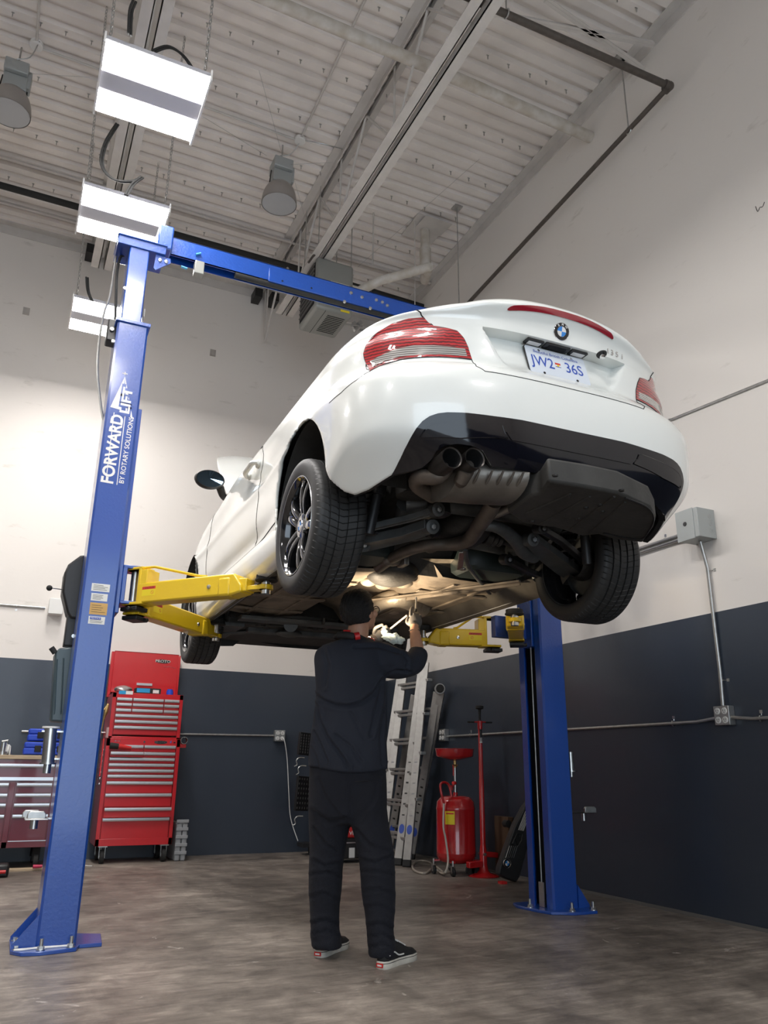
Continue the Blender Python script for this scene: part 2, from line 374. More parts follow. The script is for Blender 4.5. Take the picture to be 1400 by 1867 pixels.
# ---- steel bar joists (trusses) running front to back
def joist(x, label, y0=-3.4, y1=8.72, zb=5.93, ph=0.):
    t = thing('roof_joist', label, 'joist', (x, y0, zb), group='roof joists')
    mb = MB(); mb.box((x-.105, y0, zb), (x-.022, y1-.9, zb+.01)); mb.box((x-.03, y0, zb), (x-.022, y1-.9, zb+.075))
    mb.box((x+.022, y0, zb), (x+.105, y1-.9, zb+.01)); mb.box((x+.022, y0, zb), (x+.03, y1-.9, zb+.075)); mb.build('bottom_chord', M_steelw, t)
    mb = MB(); zt = ZC
    mb.box((x-.11, y0, zt-.01), (x-.022, y1, zt)); mb.box((x-.03, y0, zt-.08), (x-.022, y1, zt)); mb.box((x+.022, y0, zt-.01), (x+.11, y1, zt)); mb.box((x+.022, y0, zt-.08), (x+.03, y1, zt)); mb.build('top_chord', M_steelw, t)
    y = 1.15+ph; k = 0
    while y < y1-1.2:
        mb = MB(); a = (x, y, zb+.05); b = (x, y+.62, zt-.05)
        mb.tube([a, b], .013, 8); mb.build('web_bar', M_steelw, t)
        mb = MB(); mb.tube([b, (x, y+1.24, zb+.05)], .013, 8); mb.build('web_bar', M_steelw, t)
        mb = MB(); mb.tube([(x, y+1.24, zb+.05), (x, y+1.24, zt-.05)], .010, 8); mb.build('web_bar', M_steelw, t)
        y += 1.24; k += 1
    mb = MB(); mb.tube([(x, y, zb+.05), (x, y1, zt-.06)], .014, 8); mb.build('web_bar', M_steelw, t)
    mb = MB(); mb.box((x-.16, y1-.1, zt-.22), (x-.06, y1+.1, zt-.1)); mb.build('bearing_seat', M_black, t); mb = MB(); mb.box((x+.06, y1-.1, zt-.22), (x+.16, y1+.1, zt-.1)); mb.build('bearing_seat', M_black, t)
    return t
joist(2.335, 'white steel bar joist with web rods at the middle of the ceiling')
joist(.285, 'white steel bar joist above the row of bright led lights at the left', ph=.3)
# ================================================================ CAR (white coupe on the lift)
CX0, CY0, CYAW, CZ0 = 1.966, 3.279, -.0183, 1.716
car = thing('car', 'white two-door coupe raised on the blue lift with its bonnet open', 'car', (CX0, CY0, CZ0), CYAW)
MC = MW['car']; MCi = MC.inverted()
cc, cs = cos(CYAW), sin(CYAW)
def w2c(p): return MCi @ V3(p)
def cX(u, v, X): return w2c(onp(u, v, (cc, cs, 0), X+CX0*cc+CY0*cs))
def cY(u, v, Y): return w2c(onp(u, v, (-cs, cc, 0), Y-CX0*cs+CY0*cc))
def cZ(u, v, z): return w2c(onp(u, v, (0, 0, 1), z+CZ0))
def cb(mbx, name, m, parent=None, **k):      # mesh given in car coordinates
    return mbx.build(name, m, parent or car, world=False, **k)
# row table: z, half width, rear y, corner depth
ROWS = [(.175, .760, -.62, .80), (.185, .815, -.74, .82), (.225, .850, -.84, .90), (.30, .866, -.895, .76), (.40, .874, -.925, .58), (.50, .878, -.940, .55),
        (.60, .878, -.945, .55), (.675, .877, -.937, .56), (.715, .874, -.918, .60), (.745, .871, -.892, .64), (.79, .867, -.884, .64), (.85, .860, -.884, .62),
        (.895, .850, -.886, .68), (.918, .845, -.887, .68), (.921, .844, -.8875, .68), (.96, .822, -.892, .64), (1.00, .782, -.899, .52), (1.035, .725, -.902, .48),
        (1.07, .65, -.900, .45), (1.10, .56, -.888, .42), (1.112, .45, -.855, .36), (1.112, .30, -.75, .30), (1.112, .12, -.60, .2)]
NR = len(ROWS)-1
YFR = 3.40
def Hs(y): return 1.-.0*y if y < 1.3 else 1.-.075*smooth01(1.3, 2.1, y)-.25*smooth01(2.0, 3.4, y)
def front_pull(z): return .10*abs(z-.45)/.5
def bodyp(s, r, side=-1):     # s in [0,3], r row index; returns car coords (left side is X<0)
    z, w, yr, D = crom(ROWS, r)
    n = 2.75+.45*smooth01(.28, .42, z)*(1-smooth01(.62, .74, z))
    yf = YFR-.10*max(0, (z-.55))/.4; Df = .95
    if s <= 1:
        ph = s*pi/2; X = w*sin(ph)**(2/n) if ph > 0 else 0; Y = yr+D*(1-max(0., cos(ph))**(2/n))
    elif s <= 2:
        X = w; Y = (yr+D)+(yf-Df-yr-D)*(s-1)
    else:
        ph = (3-s)*pi/2; X = w*sin(max(0, ph))**(2/2.3) if s < 3 else 0; Y = yf-Df*(1-max(0., cos(ph))**(2/2.3))
        X = X
    # waist between the arches, and bulging arches
    k = smooth01(.25, .8, Y)*(1-smooth01(2.1, 2.55, Y))
    g = smooth01(.15, .3, z)*(1-smooth01(.75, .95, z))
    X -= .022*k*g*min(1, X/.6)
    X += .010*math.exp(-((Y)/.42)**2)*math.exp(-((z-.66)/.13)**2)*min(1, X/.7)
    # long character line on the flank
    if Y > .2: X += .006*math.exp(-((z-.62-.03*Y)/.03)**2)*min(1, X/.7)
    # lower sill tuck
    X -= .02*math.exp(-((z-.37)/.05)**2)*k
    zz = z
    h = Hs(Y)
    if z > .35: zz = .35+(z-.35)*(h-.35)/.65
    if r < 3: zz -= .03*k*(1-r/3)
    # licence plate recess, from the sharp step under the lip down to the bumper shelf
    if s < 1 and r < 14.5 and r > 8.6:
        wtop, wbot = .375, .28
        t = (z-.745)/(.92-.745); ww = wbot+(wtop-wbot)*max(0, min(1.2, t))
        a = 1-smooth01(ww-.03, ww, X)
        d = .012+.055*max(0, min(1, t)) if r <= 13.2 else 0
        d *= smooth01(8.6, 10., r)
        Y += d*a
    # ducktail lip on the boot
    if s < 1.0 and r > 14: Y -= .030*math.exp(-((z-1.06)/.045)**2)*(1-smooth01(.35, .72, X))
    q = smooth01(.93, 1.09, z); zz -= q*(.014+.024*min(1.8, (X/.33)**2))
    return Vector((side*X, Y, zz))
def bodyn(s, r, side=-1):
    e = .01
    s0 = min(max(s, .01), 2.98); r0 = min(max(r, .02), NR-.02)
    a = bodyp(s0+e, r0, side)-bodyp(s0-e, r0, side); b = bodyp(s0, r0+.02, side)-bodyp(s0, r0-.02, side)
    n = a.cross(b) if side > 0 else b.cross(a)
    n.normalize(); c = Vector((0, 1.2, .6)); p = bodyp(s0, r0, side)
    if n.dot(Vector((p.x, (p.y-1.2)*.3, (p.z-.6)*.5))) < 0: n = -n
    return n
SS = [i/110 for i in range(110)]+[1+i/90 for i in range(90)]+[2+i/40 for i in range(41)]
RR = []
for k in range(NR):
    m = 5 if k < 13 else (1 if k == 13 else 4)
    RR += [k+j/m for j in range(m)]
RR.append(NR)
# pixel -> surface parameters (used for measuring trim outlines off the photograph)
class Hit:
    def __init__(s, side):
        s.side = side; s.S = [i/160 for i in range(0, 480, 1) if i/160 < 2.6]; s.R = [i/6 for i in range(0, NR*6-6)]
        G = np.array([[tuple(MC @ bodyp(a, b, side)) for b in s.R] for a in s.S]); s.Q = proj(G)
    def __call__(s, u, v):
        Q = s.Q; p = np.array([u, v]); best = None
        A = Q[:-1, :-1]; B = Q[1:, :-1]; C = Q[1:, 1:]; D = Q[:-1, 1:]
        def cr(a, b): return (b[..., 0]-a[..., 0])*(p[1]-a[..., 1])-(b[..., 1]-a[..., 1])*(p[0]-a[..., 0])
        c = np.stack([cr(A, B), cr(B, C), cr(C, D), cr(D, A)], -1)
        area = (B-A)[..., 0]*(D-A)[..., 1]-(B-A)[..., 1]*(D-A)[..., 0]
        sg = 1 if s.side > 0 else -1
        inside = np.all(c >= 0, -1) | np.all(c <= 0, -1)
        idx = np.argwhere(inside)
        cand = []
        for i, j in idx:
            P = MC @ bodyp(s.S[i], s.R[j], s.side); n = MC.to_3x3() @ bodyn(s.S[i]+.003, s.R[j]+.08, s.side)
            if n.dot(Vector(CP)-P) > 0: cand.append(((P-Vector(CP)).length, i, j))
        if not cand:   # nearest grid point
            d = np.hypot(Q[..., 0]-u, Q[..., 1]-v); i, j = np.unravel_index(np.argmin(d), d.shape); return s.S[i], s.R[j]
        _, i, j = min(cand)
        M2 = np.array([Q[i+1, j]-Q[i, j], Q[i, j+1]-Q[i, j]]).T
        try: a, b = np.linalg.solve(M2, p-Q[i, j])
        except Exception: a = b = .5
        return s.S[i]+min(1, max(0, a))*(s.S[1]-s.S[0]), s.R[j]+min(1, max(0, b))*(s.R[1]-s.R[0])
hitL = Hit(-1); hitR = Hit(1)
def patch(poly, off, thick, side=-1, step=.02, sscale=1., mb=None, rmax=1.2):
    """surface patch over the outline poly [(s,r)], standing off the body skin"""
    pts = [Vector(p) for p in poly]; n = len(pts)
    ss = [p[0] for p in poly]; rs = [p[1] for p in poly]
    allp = list(pts)
    from mathutils.geometry import intersect_point_tri_2d
    def inside(x, y):
        c = False; j = n-1
        for i in range(n):
            xi, yi = pts[i]; xj, yj = pts[j]
            if (yi > y) != (yj > y) and x < (xj-xi)*(y-yi)/(yj-yi)+xi: c = not c
            j = i
        return c
    def dist(x, y):
        q = Vector((x, y*.15)); m = 9
        for i in range(n):
            a = Vector((pts[i][0], pts[i][1]*.15)); b = Vector((pts[(i+1) % n][0], pts[(i+1) % n][1]*.15)); ab = b-a
            t = max(0, min(1, (q-a).dot(ab)/max(1e-9, ab.dot(ab)))); m = min(m, (q-a-ab*t).length)
        return m
    x = min(ss)
    while x < max(ss):
        y = min(rs)
        while y < max(rs):
            if inside(x, y) and dist(x, y) > step*.35: allp.append(Vector((x, y)))
            y += .25
        x += step
    sc = [Vector((p[0]*8, p[1])) for p in allp]
    vo, eo, fo, *_ = delaunay_2d_cdt(sc, [(i, (i+1) % n) for i in range(n)], [], 1, 1e-7)
    V = []; mb = mb or MB()
    for p in vo:
        s_, r_ = p[0]/8, p[1]; V.append(bodyp(s_, r_, side)+bodyn(s_, r_, side)*off)
    N = [bodyn(p[0]/8, p[1], side) for p in vo]
    m = len(V); V2 = [a-b*thick for a, b in zip(V, N)]
    fs = [tuple(f) for f in fo]
    from collections import Counter
    ec = Counter()
    for f in fs:
        for i in range(len(f)): ec[(f[i], f[(i+1) % len(f)])] += 1
    bd = [e for e in ec if (e[1], e[0]) not in ec]
    fs2 = fs+[tuple(i+m for i in f[::-1]) for f in fs]+[(b, a, a+m, b+m) for a, b in bd]
    mb.add(V+V2, fs2); return mb
def dens(poly, k=4):
    out = []
    for i in range(len(poly)):
        a = poly[i]; b = poly[(i+1) % len(poly)]
        for j in range(k): out.append((a[0]+(b[0]-a[0])*j/k, a[1]+(b[1]-a[1])*j/k))
    return out
def seam(pts, r=.0022, side=-1, off=-.0008, mb=None, n=5):
    mb = mb or MB(); P = []
    for i in range(len(pts)-1):
        for j in range(6):
            t = j/6; s_ = pts[i][0]*(1-t)+pts[i+1][0]*t; q = pts[i][1]*(1-t)+pts[i+1][1]*t; P.append(bodyp(s_, q, side)+bodyn(s_, q, side)*off)
    P.append(bodyp(*pts[-1], side)+bodyn(*pts[-1], side)*off)
    mb.tube(P, r, n); return mb
# ---- arch outlines (closed polylines in y,z), rear one sweeping back at the bumper corner
def arch_poly(yc, zc, rear):
    P = [(yc+.372, .05)]+[(yc+.372*cos(a), zc+.375*sin(a)) for a in [pi*i/40 for i in range(41)]]
    if rear: P = P[:-3]+[(yc-.368, zc+.02), (yc-.385, zc-.03), (yc-.43, zc-.09), (yc-.49, zc-.125), (yc-.56, zc-.15), (yc-.60, zc-.158), (yc-.60, .05)]
    else: P += [(yc-.372, .05)]
    return P
ARCH = [(-.02, .345), (2.64, .335)]
APOLY = [arch_poly(-.02, .345, True), arch_poly(2.64, .335, False)]
def in_poly(P, x, y):
    c = False; j = len(P)-1
    for i in range(len(P)):
        xi, yi = P[i]; xj, yj = P[j]
        if (yi > y) != (yj > y) and x < (xj-xi)*(y-yi)/(yj-yi)+xi: c = not c
        j = i
    return c
def near_poly(P, x, y):
    q = Vector((x, y)); b = None
    for i in range(len(P)-1):
        u_, v_ = Vector(P[i]), Vector(P[i+1]); d = v_-u_; t = max(0, min(1, (q-u_).dot(d)/max(1e-12, d.dot(d)))); w = u_+d*t; e = (q-w).length
        if b is None or e < b[0]: b = (e, w)
    return b[1]
# lower edge of the rear bumper: left side with the cut-out for the exhausts, right side plain
BOTPX = [(975, 862), (930, 855), (896, 850), (889, 838), (880, 822), (862, 813), (835, 809), (812, 812), (795, 822), (786, 838), (770, 852), (753, 858), (714, 866), (672, 893), (640, 906)]
botL = [hitL(u, v) for u, v in BOTPX]
botR = [botL[0]]+botL[11:]
print('BOT', [(round(a, 3), round(b, 2)) for a, b in botL])
def rbot(s_, side):
    P = botL if side < 0 else botR
    if s_ <= P[0][0]: return P[0][1]
    for a, b in zip(P[:-1], P[1:]):
        if a[0] <= s_ <= b[0]: return a[1]+(b[1]-a[1])*(s_-a[0])/max(1e-6, b[0]-a[0])
    e = P[-1]; return e[1]*(1-smooth01(e[0], e[0]+.35, s_))
def skin():
    mb = MB(); vs = []; fs = []; idx = {}
    arch = {}
    for side in (-1, 1):
        for i, s_ in enumerate(SS):
            for j, r_ in enumerate(RR):
                if side == 1 and (i == 0 or i == len(SS)-1): idx[(side, i, j)] = idx[(-1, i, j)]; continue
                rb = rbot(s_, side) if s_ < 1.2 else 0
                p = bodyp(s_, rb+r_*(7-rb)/7 if r_ < 7 else r_, side); idx[(side, i, j)] = len(vs); vs.append(p)
    def inarch(p):
        for k in range(2):
            if abs(p.x) < .55 or p.z > .95: continue
            if in_poly(APOLY[k], p.y, p.z): return k+1
        return 0
    flag = [inarch(p) for p in vs]
    for side in (-1, 1):
        for i in range(len(SS)-1):
            for j in range(len(RR)-1):
                q = [idx[(side, i, j)], idx[(side, i+1, j)], idx[(side, i+1, j+1)], idx[(side, i, j+1)]]
                if all(flag[k] for k in q): continue
                if len(set(q)) < 3: continue
                fs.append(q if side < 0 else q[::-1])
    used = set(k for q in fs for k in q); rim = []
    for q in fs:
        for k in q:
            if flag[k]:
                p = vs[k]; w = near_poly(APOLY[flag[k]-1], p.y, p.z)
                if w.y > .12: p.y, p.z = w.x, w.y
                flag[k] = 0; rim.append(k)
    mb.add(vs, fs)
    return mb, [vs[k] for k in rim]
skm, rimpts = skin()
def tidy(mbx):      # drop unused vertices
    used = sorted(set(i for f in mbx.f for i in f)); mp = {k: i for i, k in enumerate(used)}
    mbx.v = [mbx.v[k] for k in used]; mbx.f = [[mp[i] for i in f] for f in mbx.f]
tidy(skm)
body = cb(skm, 'body_shell', M_car, sharp=50)
sm = body.modifiers.new('lip', 'SOLIDIFY'); sm.thickness = .012; sm.offset = -1
# boot deck / scuttle closing panel on top
mb = MB()
rows = []
for s_ in [i/30 for i in range(0, 91)]:
    a = bodyp(s_, NR, -1); b = bodyp(s_, NR, 1); rows.append([a, a*.5+b*.5+Vector((0, 0, .006)), b])
mb.grid(rows); cb(mb, 'top_deck', M_car)
# roof and side glass (hardly seen from below)
mb = MB(); prof = [(.05, 1.07, .60), (.35, 1.22, .57), (.75, 1.36, .55), (1.2, 1.40, .55), (1.6, 1.36, .56), (1.95, 1.18, .60), (2.2, .99, .66)]
rg = []
for y, z, w in prof:
    zb = .97; rg.append([(-w-.14*(z > 1.0), y, zb), (-w-.02, y, z-.05), (-w+.1, y, z), (0, y, z+.02), (w-.1, y, z), (w+.02, y, z-.05), (w+.14*(z > 1.0), y, zb)])
mb.grid(rg); cb(mb, 'roof', M_car, sharp=60)
for sd in (-1, 1):
    mb = MB(); a = [(.42, .985), (.62, 1.17), (1.0, 1.30), (1.5, 1.31), (1.95, 1.12), (2.05, .96)]
    top = [(sd*(.735-.15*(z-.97)/.35), y, z) for y, z in a]; bot = [(sd*.742, y, .965-.0*y) for y, z in a]
    mb.grid([top, bot]); mb.grid([[Vector(p)-Vector((sd*.02, 0, 0)) for p in top], [Vector(p)-Vector((sd*.02, 0, 0)) for p in bot]])
    g = cb(mb, 'side_window', M_win)
    mb = MB(); mb.tube([Vector(p)+Vector((sd*.004, 0, 0)) for p in top], .009, 6); mb.tube([Vector(p)+Vector((sd*.004, 0, 0)) for p in bot], .009, 6); cb(mb, 'window_trim', M_black)
# wheel housings
for yc, zc in ARCH:
    for sd in (-1, 1):
        mb = MB(); n = 28; R = .385; rr = []
        for xx in (.845, .60, .50):
            rr.append([(sd*xx, yc+R*cos(a), zc+R*sin(a)) for a in [-.12+(pi+.16)*i/n for i in range(n+1)]])
        mb.grid(rr); c = [(sd*.50, yc+R*.02*cos(a), zc+R*.02*sin(a)) for a in [-.12+(pi+.16)*i/n for i in range(n+1)]]; mb.grid([rr[-1], c])
        cb(mb, 'wheel_housing', M_matte)
# painted return lips round the rear and front arches
# ---- tail lights
def pxpoly(h, pts): return [h(u, v) for u, v in pts]
TL = [(773, 580), (745, 582), (715, 591), (690, 606), (668, 629), (663, 645), (668, 662), (675, 677), (700, 665), (730, 656), (765, 652), (800, 651), (835, 653), (860, 656), (853, 634), (845, 617), (833, 604), (815, 599), (790, 595), (779, 587)]
tlp = pxpoly(hitL, TL)
def taillight(side):
    mb = patch(tlp, .004, .02, side, step=.012)
    tl = cb(mb, 'tail_light', M_tail)
    # dark rubber gap round the lamp, clear lower band
    cl = pxpoly(hitL, [(681, 671), (700, 661), (730, 652), (765, 648), (800, 647), (830, 649), (851, 651), (847, 637), (820, 633), (790, 631), (755, 631), (722, 637), (698, 648), (676, 660)])
    tb = cb(patch(cl, .0065, .006, side, step=.012), 'reversing_lens', M_clear, tl)
    mb = MB(); seam(tlp+[tlp[0]], .0028, side, .0005, mb); cb(mb, 'lamp_gasket', M_black, tl)
    return tl
def tail_mat():
    m = bpy.data.materials.new('red tail lens'); m.use_nodes = True; nt = m.node_tree; L = nt.links.new; b = nt.nodes['Principled BSDF']
    tc = nn(nt, 'ShaderNodeTexCoord'); sp = nn(nt, 'ShaderNodeSeparateXYZ'); L(tc.outputs['Object'], sp.inputs[0])
    w = nn(nt, 'ShaderNodeTexWave'); w.wave_type = 'BANDS'; w.bands_direction = 'Z'; w.inputs['Scale'].default_value = 22; w.inputs['Distortion'].default_value = 3.0; w.inputs['Detail'].default_value = 3; w.inputs['Detail Scale'].default_value = 2; L(tc.outputs['Object'], w.inputs[0])
    cr = nn(nt, 'ShaderNodeValToRGB'); e = cr.color_ramp.elements; e[0].color = (.11, .001, .005, 1); e[1].color = (.46, .008, .012, 1); e[0].position = .25; e[1].position = .7
    L(w.outputs[1], cr.inputs[0]); L(cr.outputs[0], b.inputs['Base Color'])
    b.inputs['Roughness'].default_value = .35; b.inputs['Coat Weight'].default_value = 1; b.inputs['Coat Roughness'].default_value = .02
    bp = nn(nt, 'ShaderNodeBump'); bp.inputs['Strength'].default_value = .12; bp.inputs['Distance'].default_value = .003; L(w.outputs[1], bp.inputs['Height']); L(bp.outputs[0], b.inputs['Normal'])
    return m
M_tail = tail_mat()
def clear_mat():
    m = bpy.data.materials.new('ribbed clear lens'); m.use_nodes = True; nt = m.node_tree; L = nt.links.new; b = nt.nodes['Principled BSDF']
    tc = nn(nt, 'ShaderNodeTexCoord')
    w = nn(nt, 'ShaderNodeTexWave'); w.bands_direction = 'Z'; w.inputs['Scale'].default_value = 32; w.inputs['Distortion'].default_value = .6; L(tc.outputs['Object'], w.inputs[0])
    cr = nn(nt, 'ShaderNodeValToRGB'); e = cr.color_ramp.elements; e[0].color = (.16, .14, .13, 1); e[1].color = (.75, .73, .70, 1); L(w.outputs[1], cr.inputs[0]); L(cr.outputs[0], b.inputs['Base Color'])
    b.inputs['Metallic'].default_value = .5; b.inputs['Roughness'].default_value = .2; b.inputs['Coat Weight'].default_value = 1
    return m
M_clear = clear_mat()
taillight(-1); taillight(1)
# ---- gloss black lower bumper insert with its slots
BK_top = [(714, 866), (726, 843), (737, 820), (748, 799), (759, 781), (770, 768), (783, 759), (798, 754), (815, 752), (850, 753), (900, 759), (950, 766)]
L_ = pxpoly(hitL, BK_top)
print('TOP', [(round(a, 3), round(b, 2)) for a, b in L_])
zt0 = L_[-1][1]-.02
def lowedge(side): return [p for p in (botL if side < 0 else botR) if p[0] < L_[0][0]-.005]
mb = MB()
for sd in (-1, 1):
    bt = lowedge(sd); pl = L_+[(0., zt0)]+[(0., bt[0][1])]+bt
    patch(dens(pl, 3), .003, .014, sd, step=.025, mb=mb)
ins = cb(mb, 'lower_bumper_insert', M_gblack, sharp=60)
s_in = pxpoly(hitL, [(766, 797), (775, 784), (790, 775), (815, 771), (860, 772), (914, 776), (918, 789), (925, 799), (840, 799), (766, 798)])
for sd in (-1, 1):
    cb(patch(dens(s_in[:-1], 3), .0075, .005, sd, step=.02), 'slot_panel', M_gblack, ins)
    mb = MB(); seam(s_in, .0035, sd, .0045, mb); cb(mb, 'slot_edge', M_gblack, ins)
ce = pxpoly(hitL, [(922, 788), (950, 789), (955, 808), (932, 803)])
mb = MB()
for sd in (-1, 1): patch(dens([ce[0], (0., ce[1][1]), (0., ce[2][1]), ce[3]], 3), .007, .005, sd, step=.03, mb=mb)
cb(mb, 'slot_panel', M_gblack, ins)
# ---- shut lines
def pz(h, pts): return pxpoly(h, pts)
SL1 = pz(hitL, [(757, 562), (767, 570), (773, 580)]); SL2 = pz(hitL, [(860, 656), (868, 668), (884, 677), (905, 680)]); SL3 = pz(hitL, [(675, 677), (650, 693), (622, 716), (600, 735)])
for sd in (-1, 1):
    for q_, r_q in ((SL1, .003), (SL2+[(0., SL2[-1][1])], .002), (SL3, .0016)): cb(seam(q_, r_q, sd, 0), 'shut_line', M_dark)
# door seams at the left
def sfor(y, r):     # s for a given y on the straight flank
    lo, hi = .3, 2.9
    for _ in range(30):
        m = (lo+hi)/2
        if bodyp(m, r).y < y: lo = m
        else: hi = m
    return lo
for sd in (-1, 1):
    mb = MB(); seam([(sfor(y, r), r) for y, r in ((.84, 15.5), (.78, 13), (.74, 10), (.74, 7), (.78, 5), (.86, 3.5))], .0022, sd, 0, mb)
    cb(mb, 'door_seam', M_dark); mb = MB(); seam([(sfor(y, r), r) for y, r in ((2.02, 14.5), (2.08, 10), (2.1, 6), (2.08, 3.5))], .0022, sd, 0, mb); cb(mb, 'door_seam', M_dark)
    mb = MB(); seam([(sfor(y, 3.4), 3.4) for y in (.36, .8, 1.2, 1.6, 2.0, 2.25)], .0032, sd, 0, mb); cb(mb, 'sill_seam', M_dark)
    # door handle
    mb = MB(); hp = [(.80, .822), (.84, .83), (.92, .828), (1.0, .822), (1.05, .815)]
    P = []
    for y, z in hp:
        r_ = 10.6; s_ = sfor(y, r_); b0 = bodyp(s_, r_, sd); P.append(Vector((b0.x+sd*(.034 if .81 < y < 1.04 else .01), y, z)))
    mb.tube(P, [.014, .017, .016, .017, .013], 10, sub=4, flat=.8); hd = cb(mb, 'door_handle', M_car)
    mb = MB(); b0 = bodyp(sfor(.83, 10.4), 10.4, sd); mb.ball((b0.x+sd*.004, .83, .825), (.016, .04, .024)); b0 = bodyp(sfor(1.04, 10.4), 10.4, sd); mb.ball((b0.x+sd*.002, 1.03, .818), (.012, .035, .022)); cb(mb, 'handle_cup', M_car, hd)
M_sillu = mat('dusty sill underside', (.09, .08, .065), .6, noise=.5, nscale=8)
# ---- sills: rounded rocker under the doors
for sd in (-1, 1):
    mb = MB(); rows = []
    for k in range(13):
        y = .34+(2.28-.34)*k/12
        rows.append([(sd*x, y, z) for x, z in ((.775, .20), (.778, .15), (.80, .137), (.835, .150), (.860, .20), (.868, .26), (.862, .31), (.84, .335), (.775, .335))])
    mb.grid(rows, closed=True); n = 9
    mb.f.append(list(range(9))); mb.mi.append(0); mb.f.append([12*9+i for i in range(9)]); mb.mi.append(0)
    sl = cb(mb, 'side_sill', M_car, sharp=60)
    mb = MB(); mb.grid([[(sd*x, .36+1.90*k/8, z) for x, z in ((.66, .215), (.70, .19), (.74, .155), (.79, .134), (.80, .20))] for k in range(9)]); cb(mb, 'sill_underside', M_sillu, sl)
# ---- wing mirror at the left and right
for sd in (-1, 1):
    mb = MB(); c = Vector((sd*.940, 1.80, 1.035))
    prof = [(.02, -.055), (.06, -.045), (.085, -.02), (.094, .01), (.090, .025)]
    M = Matrix.Translation(c) @ Matrix.Rotation(pi/2, 4, 'X') @ Matrix.Diagonal((1.12, .72, 1, 1))
    mb.lathe(prof, M, 28); mb.lathe([(.090, .025), (.086, .036), (.080, .030)], M, 28, cap=False)
    mr = cb(mb, 'wing_mirror', M_black)
    mb = MB(); mb.lathe([(.0, .033), (.081, .031)], M, 28, cap=False); cb(mb, 'mirror_glass', M_glass, mr)
    mb = MB(); mb.tube([c-Vector((sd*.08, -.02, .03)), Vector((sd*.83, 1.86, .965)), Vector((sd*.80, 1.88, .95))], [.03, .028, .03], 10, sub=3, flat=.6); cb(mb, 'mirror_foot', M_black, mr)
# ---- open bonnet
mb = MB(); rows = []
for i in range(15):
    t = i/14; y0 = 1.78+1.30*t; z0 = .955+.80*t+.06*sin(pi*t)*1.; w = .80-.17*t**2.2-.10*(t > .93)*(t-.93)/.07
    rows.append([(w*q, y0+.03*(1-q*q)*0, z0+.035*(1-q*q)-.02*(abs(q) > .97)) for q in [-1, -.985, -.8, -.5, -.2, 0, .2, .5, .8, .985, 1]])
mb.grid(rows); hood = cb(mb, 'bonnet', M_car, sharp=50); sm = hood.modifiers.new('s', 'SOLIDIFY'); sm.thickness = .03; sm.offset = -1
for sd in (-1, 1): mb = MB(); mb.tube([(sd*.66, 1.95, .9), (sd*.60, 2.35, 1.27)], .012, 8); cb(mb, 'bonnet_strut', M_black)
# engine bay bulk seen nowhere, closing mass below the bonnet
mb = MB(); mb.box((-.6, 2.0, .45), (.6, 3.1, .80)); cb(mb, 'engine_block', M_dark)
# ---- third brake light, badge, plate and lamps
s1 = pxpoly(hitL, [(923, 558), (922, 563), (925, 567), (970, 572)]); s1b = pxpoly(hitL, [(970, 565)])
def band(rowA, rowB, smax, side):     # strip centred on the boot
    pass
rt, rb_ = 18.05, 17.0
def chm(rt, rb, sm):
    mb = MB()
    top = [(sm*(1-i/10), rt) for i in range(11)]
    rm = (rt+rb)/2; k = (rt-rb)/2
    polyL = [(sm*t, rm+k*sqrt(max(0, 1-max(0, (t-.93)/.07)**2))) for t in [0, .2, .4, .6, .8, .9, .94, .97, .99, 1.]]
    polyL += [(a, 2*rm-b) for a, b in polyL[::-1][1:]]
    patch(polyL, .004, .01, -1, step=.03, mb=mb); patch(polyL, .004, .01, 1, step=.03, mb=mb); return mb
def sX(X, r):
    lo, hi = 0, 1.
    for _ in range(30):
        m = (lo+hi)/2
        if bodyp(m, r, 1).x < X: lo = m
        else: hi = m
    return lo
# third brake light along the lip
se = sX(.27, 17.0)
def rc(s_): return 17.35-.55*(s_/se)**2
mb = MB()
for sd in (-1, 1):
    ts = [0, .15, .3, .45, .6, .75, .88, .94, .97, .99, 1.]
    up = [(se*t, rc(se*t)+.36*sqrt(max(.0, 1-max(0, (t-.93)/.07)**2))) for t in ts]; dn = [(se*t, rc(se*t)-.36*sqrt(max(.0, 1-max(0, (t-.93)/.07)**2))) for t in ts]
    patch(up+dn[::-1][1:], .004, .01, sd, step=.03, mb=mb)
cb(mb, 'third_brake_light', mat('dark red lens', (.28, .008, .02), .2, coat=1.))
# round badge
def badge(origin, normal, R, parent, up=(0, 0, 1), letters=True, world=False):
    def cb(mbx, name, m, par): return mbx.build(name, m, par, world=world)
    z = Vector(normal).normalized(); x = Vector(up).cross(z).normalized(); y = z.cross(x)
    M = Matrix(((x.x, y.x, z.x, origin[0]), (x.y, y.y, z.y, origin[1]), (x.z, y.z, z.z, origin[2]), (0, 0, 0, 1)))
    mb = MB(); mb.lathe([(R, 0), (R, .004), (R*.96, .006), (R*.92, .0045), (0, .0045)], M, 36, cap=False); g = cb(mb, 'badge', M_chrome, parent)
    mb = MB(); mb.lathe([(R*.93, .0048), (R*.6, .0056), (R*.58, .0056)], M, 36, cap=False); cb(mb, 'badge_ring', mat('badge black', (.01, .01, .012), .2), g)
    for k in range(4):
        mb = MB(); mb.lathe([(.0001, .0062), (R*.56, .0060)], M, 10, a0=k*pi/2, a1=(k+1)*pi/2, cap=False); cb(mb, 'badge_quarter', mat('badge blue', (.03, .22, .62), .25) if k % 2 else M_white, g)
    if letters:
        mb = MB()
        for ch, a in (('B', 40), ('M', 0), ('W', -40)):
            textmb(mb, ch, R*.36, M @ Matrix.Rotation(radians(a), 4, 'Z') @ Matrix.Translation((0, R*.76, .0062)), bold=.02)
        cb(mb, 'badge_letter', M_white, g)
    return g
